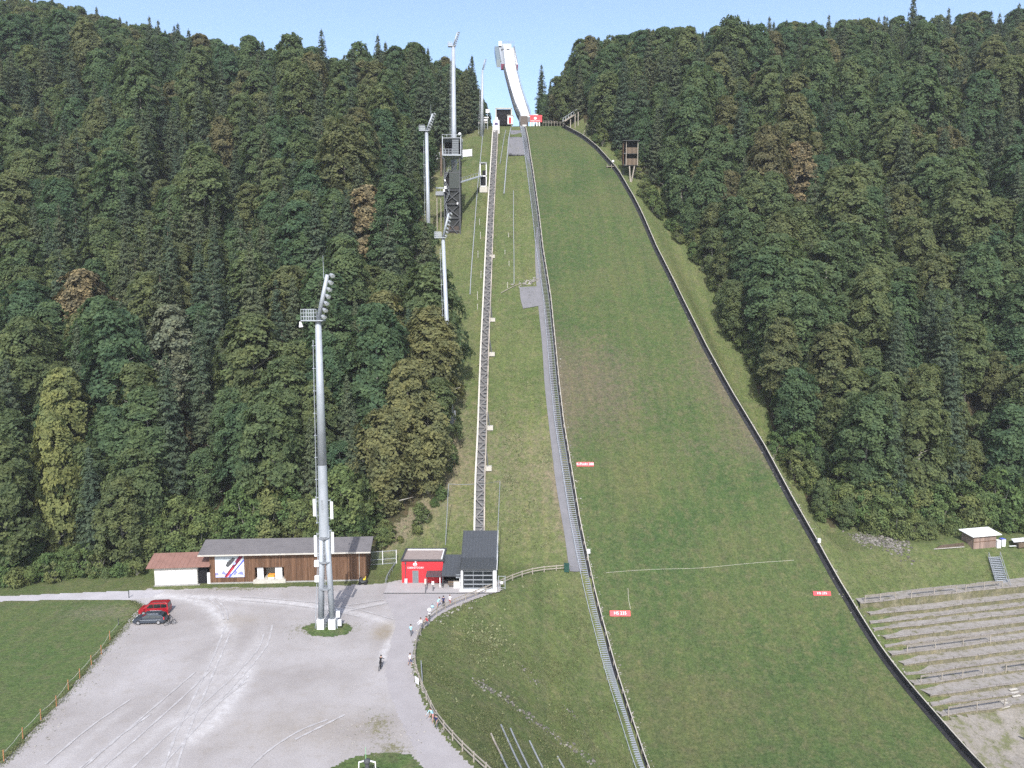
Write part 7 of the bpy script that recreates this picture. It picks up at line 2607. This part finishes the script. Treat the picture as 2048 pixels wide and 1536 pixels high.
# ------------------------------------------------------------------ people
M_skin = plain('skin', (0.50, 0.31, 0.23), .6, .3, var=.05)
M_hair = plain('dark_hair', (0.03, 0.022, 0.018), .7, .2)
M_hairb = plain('brown_hair', (0.12, 0.06, 0.035), .7, .2)
CL = {}
def cloth(name, col):
    if name not in CL:
        CL[name] = plain('cloth_' + name, col, .9, .1, var=.1, scale=8)
    return CL[name]
C_white, C_lblue, C_navy, C_black = cloth('white', (.78, .8, .84)), cloth('light_blue', (.36, .62, .74)), cloth('navy', (.03, .035, .10)), cloth('black', (.02, .02, .022))
C_grey, C_jean, C_red, C_pink = cloth('grey', (.16, .17, .18)), cloth('jeans', (.07, .09, .2)), cloth('red', (.5, .06, .07)), cloth('rose', (.6, .3, .3))
def skinned(chains, name, radii_scale=1.0, sub=1):
    """chains: list of (points with radius, parent chain/point index) merged into one skeleton"""
    verts, edges, rad = [], [], []
    for ch in chains:
        start = ch.get('root')
        prev = start
        for (p, r) in ch['pts']:
            verts.append(p)
            rad.append(r)
            i = len(verts) - 1
            if prev is not None:
                edges.append((prev, i))
            prev = i
    me = bpy.data.meshes.new(name)
    me.from_pydata(verts, edges, [])
    o = bpy.data.objects.new(name, me)
    COL.objects.link(o)
    m1_ = o.modifiers.new('skin', 'SKIN')
    m1_.use_smooth_shade = True
    for i, r in enumerate(rad):
        me.skin_vertices[0].data[i].radius = (r, r)
        me.skin_vertices[0].data[i].use_root = (i == 0)
    if sub:
        s_ = o.modifiers.new('sub', 'SUBSURF')
        s_.levels = s_.render_levels = sub
    dg = bpy.context.evaluated_depsgraph_get()
    out = bpy.data.meshes.new_from_object(o.evaluated_get(dg))
    bpy.data.objects.remove(o)
    out.name = name
    return out
def person(loc, rz, label, shirt, lower, hair=None, h=1.74, lean=0.0, stride=.12, arms=((.08, -.05), (-.08, -.05)), sit=False, shorts=False, skirt=False, sleeves=False):
    """arms: (forward swing, bend) for left and right; figure faces -Y"""
    s = h / 1.74
    t = thing('person', loc, label, 'person', None, rz)
    V_ = lambda x, y, z: (x * s, y * s, z * s)
    hipz = .92 if not sit else .95
    ly_ = -lean
    ch = [{'pts': [(V_(0, 0, hipz), .15 * s), (V_(0, ly_ * .3, hipz + .16), .135 * s), (V_(0, ly_ * .65, hipz + .36), .155 * s), (V_(0, ly_, hipz + .50), .12 * s),
                   (V_(0, ly_ * 1.1 - .01, hipz + .57), .058 * s), (V_(0, ly_ * 1.2 - .02, hipz + .66), .088 * s), (V_(0, ly_ * 1.25 - .01, hipz + .76), .092 * s), (V_(0, ly_ * 1.28, hipz + .81), .06 * s)]}]
    n0 = 8
    ch.append({'root': 5, 'pts': [(V_(0, ly_ * 1.2 - .115, hipz + .675), .014 * s)]})   # nose
    base = n0 + 1
    feet = []
    for k, sg in enumerate((-1, 1)):
        st = stride * (1 if k else -1)
        if sit:
            leg = [(V_(sg * .1, -.05, hipz - .04), .1 * s), (V_(sg * .11, -.3, hipz - .12), .07 * s), (V_(sg * .11, -.42, hipz - .45), .045 * s), (V_(sg * .11, -.44, hipz - .6), .04 * s), (V_(sg * .12, -.58, hipz - .64), .035 * s)]
        else:
            leg = [(V_(sg * .095, 0, hipz - .08), .1 * s), (V_(sg * .1, -st * .45, hipz - .42), .066 * s), (V_(sg * .1, -st * .75 + .02, hipz - .62), .055 * s), (V_(sg * .1, -st + .03, .08), .04 * s), (V_(sg * .11, -st - .15, .04), .036 * s)]
        ch.append({'root': 0, 'pts': leg})
        base += 5
    for k, sg in enumerate((-1, 1)):
        fw, bend = arms[k]
        sh = Vector((sg * .19, ly_ * .95, hipz + .47))
        el = sh + Vector((sg * .06, -fw, -.27))
        wr = el + Vector((sg * .01, -.16 - bend if bend > 0 else -.05, -.22 + max(0, bend)))
        pm_ = wr + (wr - el).normalized() * .07
        tip = wr + (wr - el).normalized() * .1
        i0 = base
        ch.append({'root': 3, 'pts': [(V_(*sh), .062 * s), (V_(*el), .044 * s), (V_(*wr), .028 * s), (V_(*pm_), .036 * s)]})
        base += 4
        d_ = (wr - el).normalized()
        sd = d_.cross(Vector((sg, 0, 0))).normalized()
        for j in range(4):
            off = sd * (-.03 + .02 * j)
            ln = (.075, .085, .08, .06)[j]
            a_ = tip + off
            b2_ = a_ + d_ * ln * .55 - Vector((sg * .012, 0, 0))
            c_ = b2_ + d_ * ln * .45 - Vector((sg * .026, 0, 0))
            ch.append({'root': base - 1 - (0 if j == 0 else 0) if False else i0 + 3, 'pts': [(V_(*a_), .0095 * s), (V_(*b2_), .009 * s), (V_(*c_), .007 * s)]})
            base += 3
        th = wr + d_ * .03 - sd * .04
        ch.append({'root': i0 + 2, 'pts': [(V_(*th), .011 * s), (V_(*(th + d_ * .04 - sd * .015)), .009 * s)]})
        base += 2
    me = skinned(ch, 'body', sub=1)
    for m_ in (M_skin, shirt, lower, M_rubber):
        me.materials.append(m_)
    for p in me.polygons:
        c = p.center / s
        ax = abs(c.x)
        m_ = 0
        if c.z > hipz + .04 and c.z < hipz + .535:
            m_ = 1
            if ax > .24 and not sleeves and c.z < hipz + .33:
                m_ = 0
        if c.z <= hipz + .04 and ax < .215:
            m_ = 2
            if (shorts or skirt) and c.z < .52 and not sit:
                m_ = 0
            if sit and shorts and c.z < hipz - .2:
                m_ = 0
            if c.z < (.1 if not sit else hipz - .57):
                m_ = 3
        elif c.z <= hipz + .04 and sleeves and c.z > hipz - .06:
            m_ = 1
        p.material_index = m_
    link('body', me, t)
    hz_ = hipz + .77
    MB().ball((0, (ly_ * 1.25 + .02) * s, hz_ * s), .118 * s, 12, 7, (.95, 1.0, .95)).build('hair', hair or M_hair, t, local=True, smooth=True)
    ey = MB()
    for sg in (-1, 1):
        ey.ball((sg * .034 * s, (ly_ * 1.22 - .1) * s, (hipz + .70) * s), .012 * s, 6, 4)
    ey.build('eyes', M_dark, t, local=True)
    for sg in (-1, 1):
        MB().ball((sg * .095 * s, (ly_ * 1.22) * s, (hipz + .69) * s), .03 * s, 8, 5, (.4, .8, 1.2)).build('ear', M_skin, t, local=True)
    return t
g = PZ(822, 1272)
person(g, 2.6, 'person in pale blue shirt walking on the footpath', C_lblue, C_grey, stride=.16)
g = PZ(844, 1258)
person(g, -1.2, 'person in white shirt leaning on the fence near the round sign', C_white, C_jean, lean=.16, arms=((.2, .05), (.2, .05)), sleeves=True)
g = PZ(848.5, 1256)
person(g + Vector((.45, .5, 0)), -1.4, 'person in red top leaning on the fence beside the white shirt', C_red, C_grey, h=1.6, lean=.2, arms=((.2, .05), (.2, .05)))
g = PZ(820, 1331)
person(g, .9, 'person in white shirt and dark shorts standing at the fence bend', C_white, C_jean, shorts=True, lean=.05, stride=.2)
g = PZ(873, 1457)
person(g + Vector((0, .1, 0)), -.5, 'person in dark clothes leaning on the fence on the lower footpath', C_navy, C_grey, h=1.65, lean=.12, arms=((.15, .02), (.15, .02)))
g = PZ(867, 1444)
person(g + Vector((-.1, .2, 0)), -.8, 'person in light blue shirt bending over the fence on the lower footpath', C_lblue, C_pink, h=1.75, lean=.3, arms=((.25, .05), (.2, .02)), shorts=True)
g = PZ(887, 1214)
person(g, 3.1, 'person in navy shirt standing in the middle of the group of three', C_navy, C_black, h=1.82, arms=((.02, -.05), (.02, -.05)))
g = PZ(875, 1215)
person(g, 2.2, 'person in pale blue top bending at the left of the group', C_lblue, C_pink, hair=M_hairb, h=1.62, lean=.32, shorts=True, arms=((.2, .03), (.25, .03)))
g = PZ(900, 1210)
person(g, 2.9, 'person in white top and red shorts at the right of the group', C_white, C_red, hair=M_hairb, h=1.68, skirt=True, arms=((.05, .12), (.02, -.05)))
g = PZ(870, 1216)
sk = thing('backpack', g + Vector((-.4, 0, 0)), 'pale blue bag standing on the ground left of the group', 'bag')
MB().ball(g + Vector((-.4, 0, .24)), .22, 10, 6, (1.2, .7, .95)).build('bag_body', C_lblue, sk, smooth=True)
MB().path([g + Vector((-.55, 0, .5)), g + Vector((-.4, 0, .7)), g + Vector((-.25, 0, .5))], .025).build('handle', C_navy, sk)
g = PZ(761, 1338)
bicycle(g, 1.45, 'bicycle ridden across the car park by a person in black')
person(g + Vector((0.02, -.12, .12)), 3.0, 'person in black riding a bicycle across the car park', C_black, C_black, lean=.28, arms=((.3, .12), (.3, .12)), stride=.22, sleeves=True, h=1.7)
g = PZ(337, 1250)
bicycle(g + Vector((.25, 0, 0)), .5, 'bicycle held by the person behind the dark blue car')
person(g + Vector((-.15, .4, 0)), 1.2, 'person in black standing with a bicycle beside the cars', C_black, C_black, lean=.12, arms=((.25, .1), (.2, .08)), stride=.25, sleeves=True)
# ------------------------------------------------------------------ the thin air haze of a summer morning
hm = bpy.data.materials.new('haze')
hm.use_nodes = True
for n_ in list(hm.node_tree.nodes):
    hm.node_tree.nodes.remove(n_)
ho = hm.node_tree.nodes.new('ShaderNodeOutputMaterial')
pv = hm.node_tree.nodes.new('ShaderNodeVolumePrincipled')
pv.inputs['Color'].default_value = (0.88, 0.93, 1.0, 1)
pv.inputs['Density'].default_value = HAZE
pv.inputs['Anisotropy'].default_value = 0.0
hm.node_tree.links.new(pv.outputs[0], ho.inputs['Volume'])
hb_ = MB().box((0, 340, 150), (1040, 820, 372))
hz_ = link('haze', hb_.mesh('haze', hm), None)
tag(hz_, 'thin blue morning haze over the valley', None, None, 'stuff')
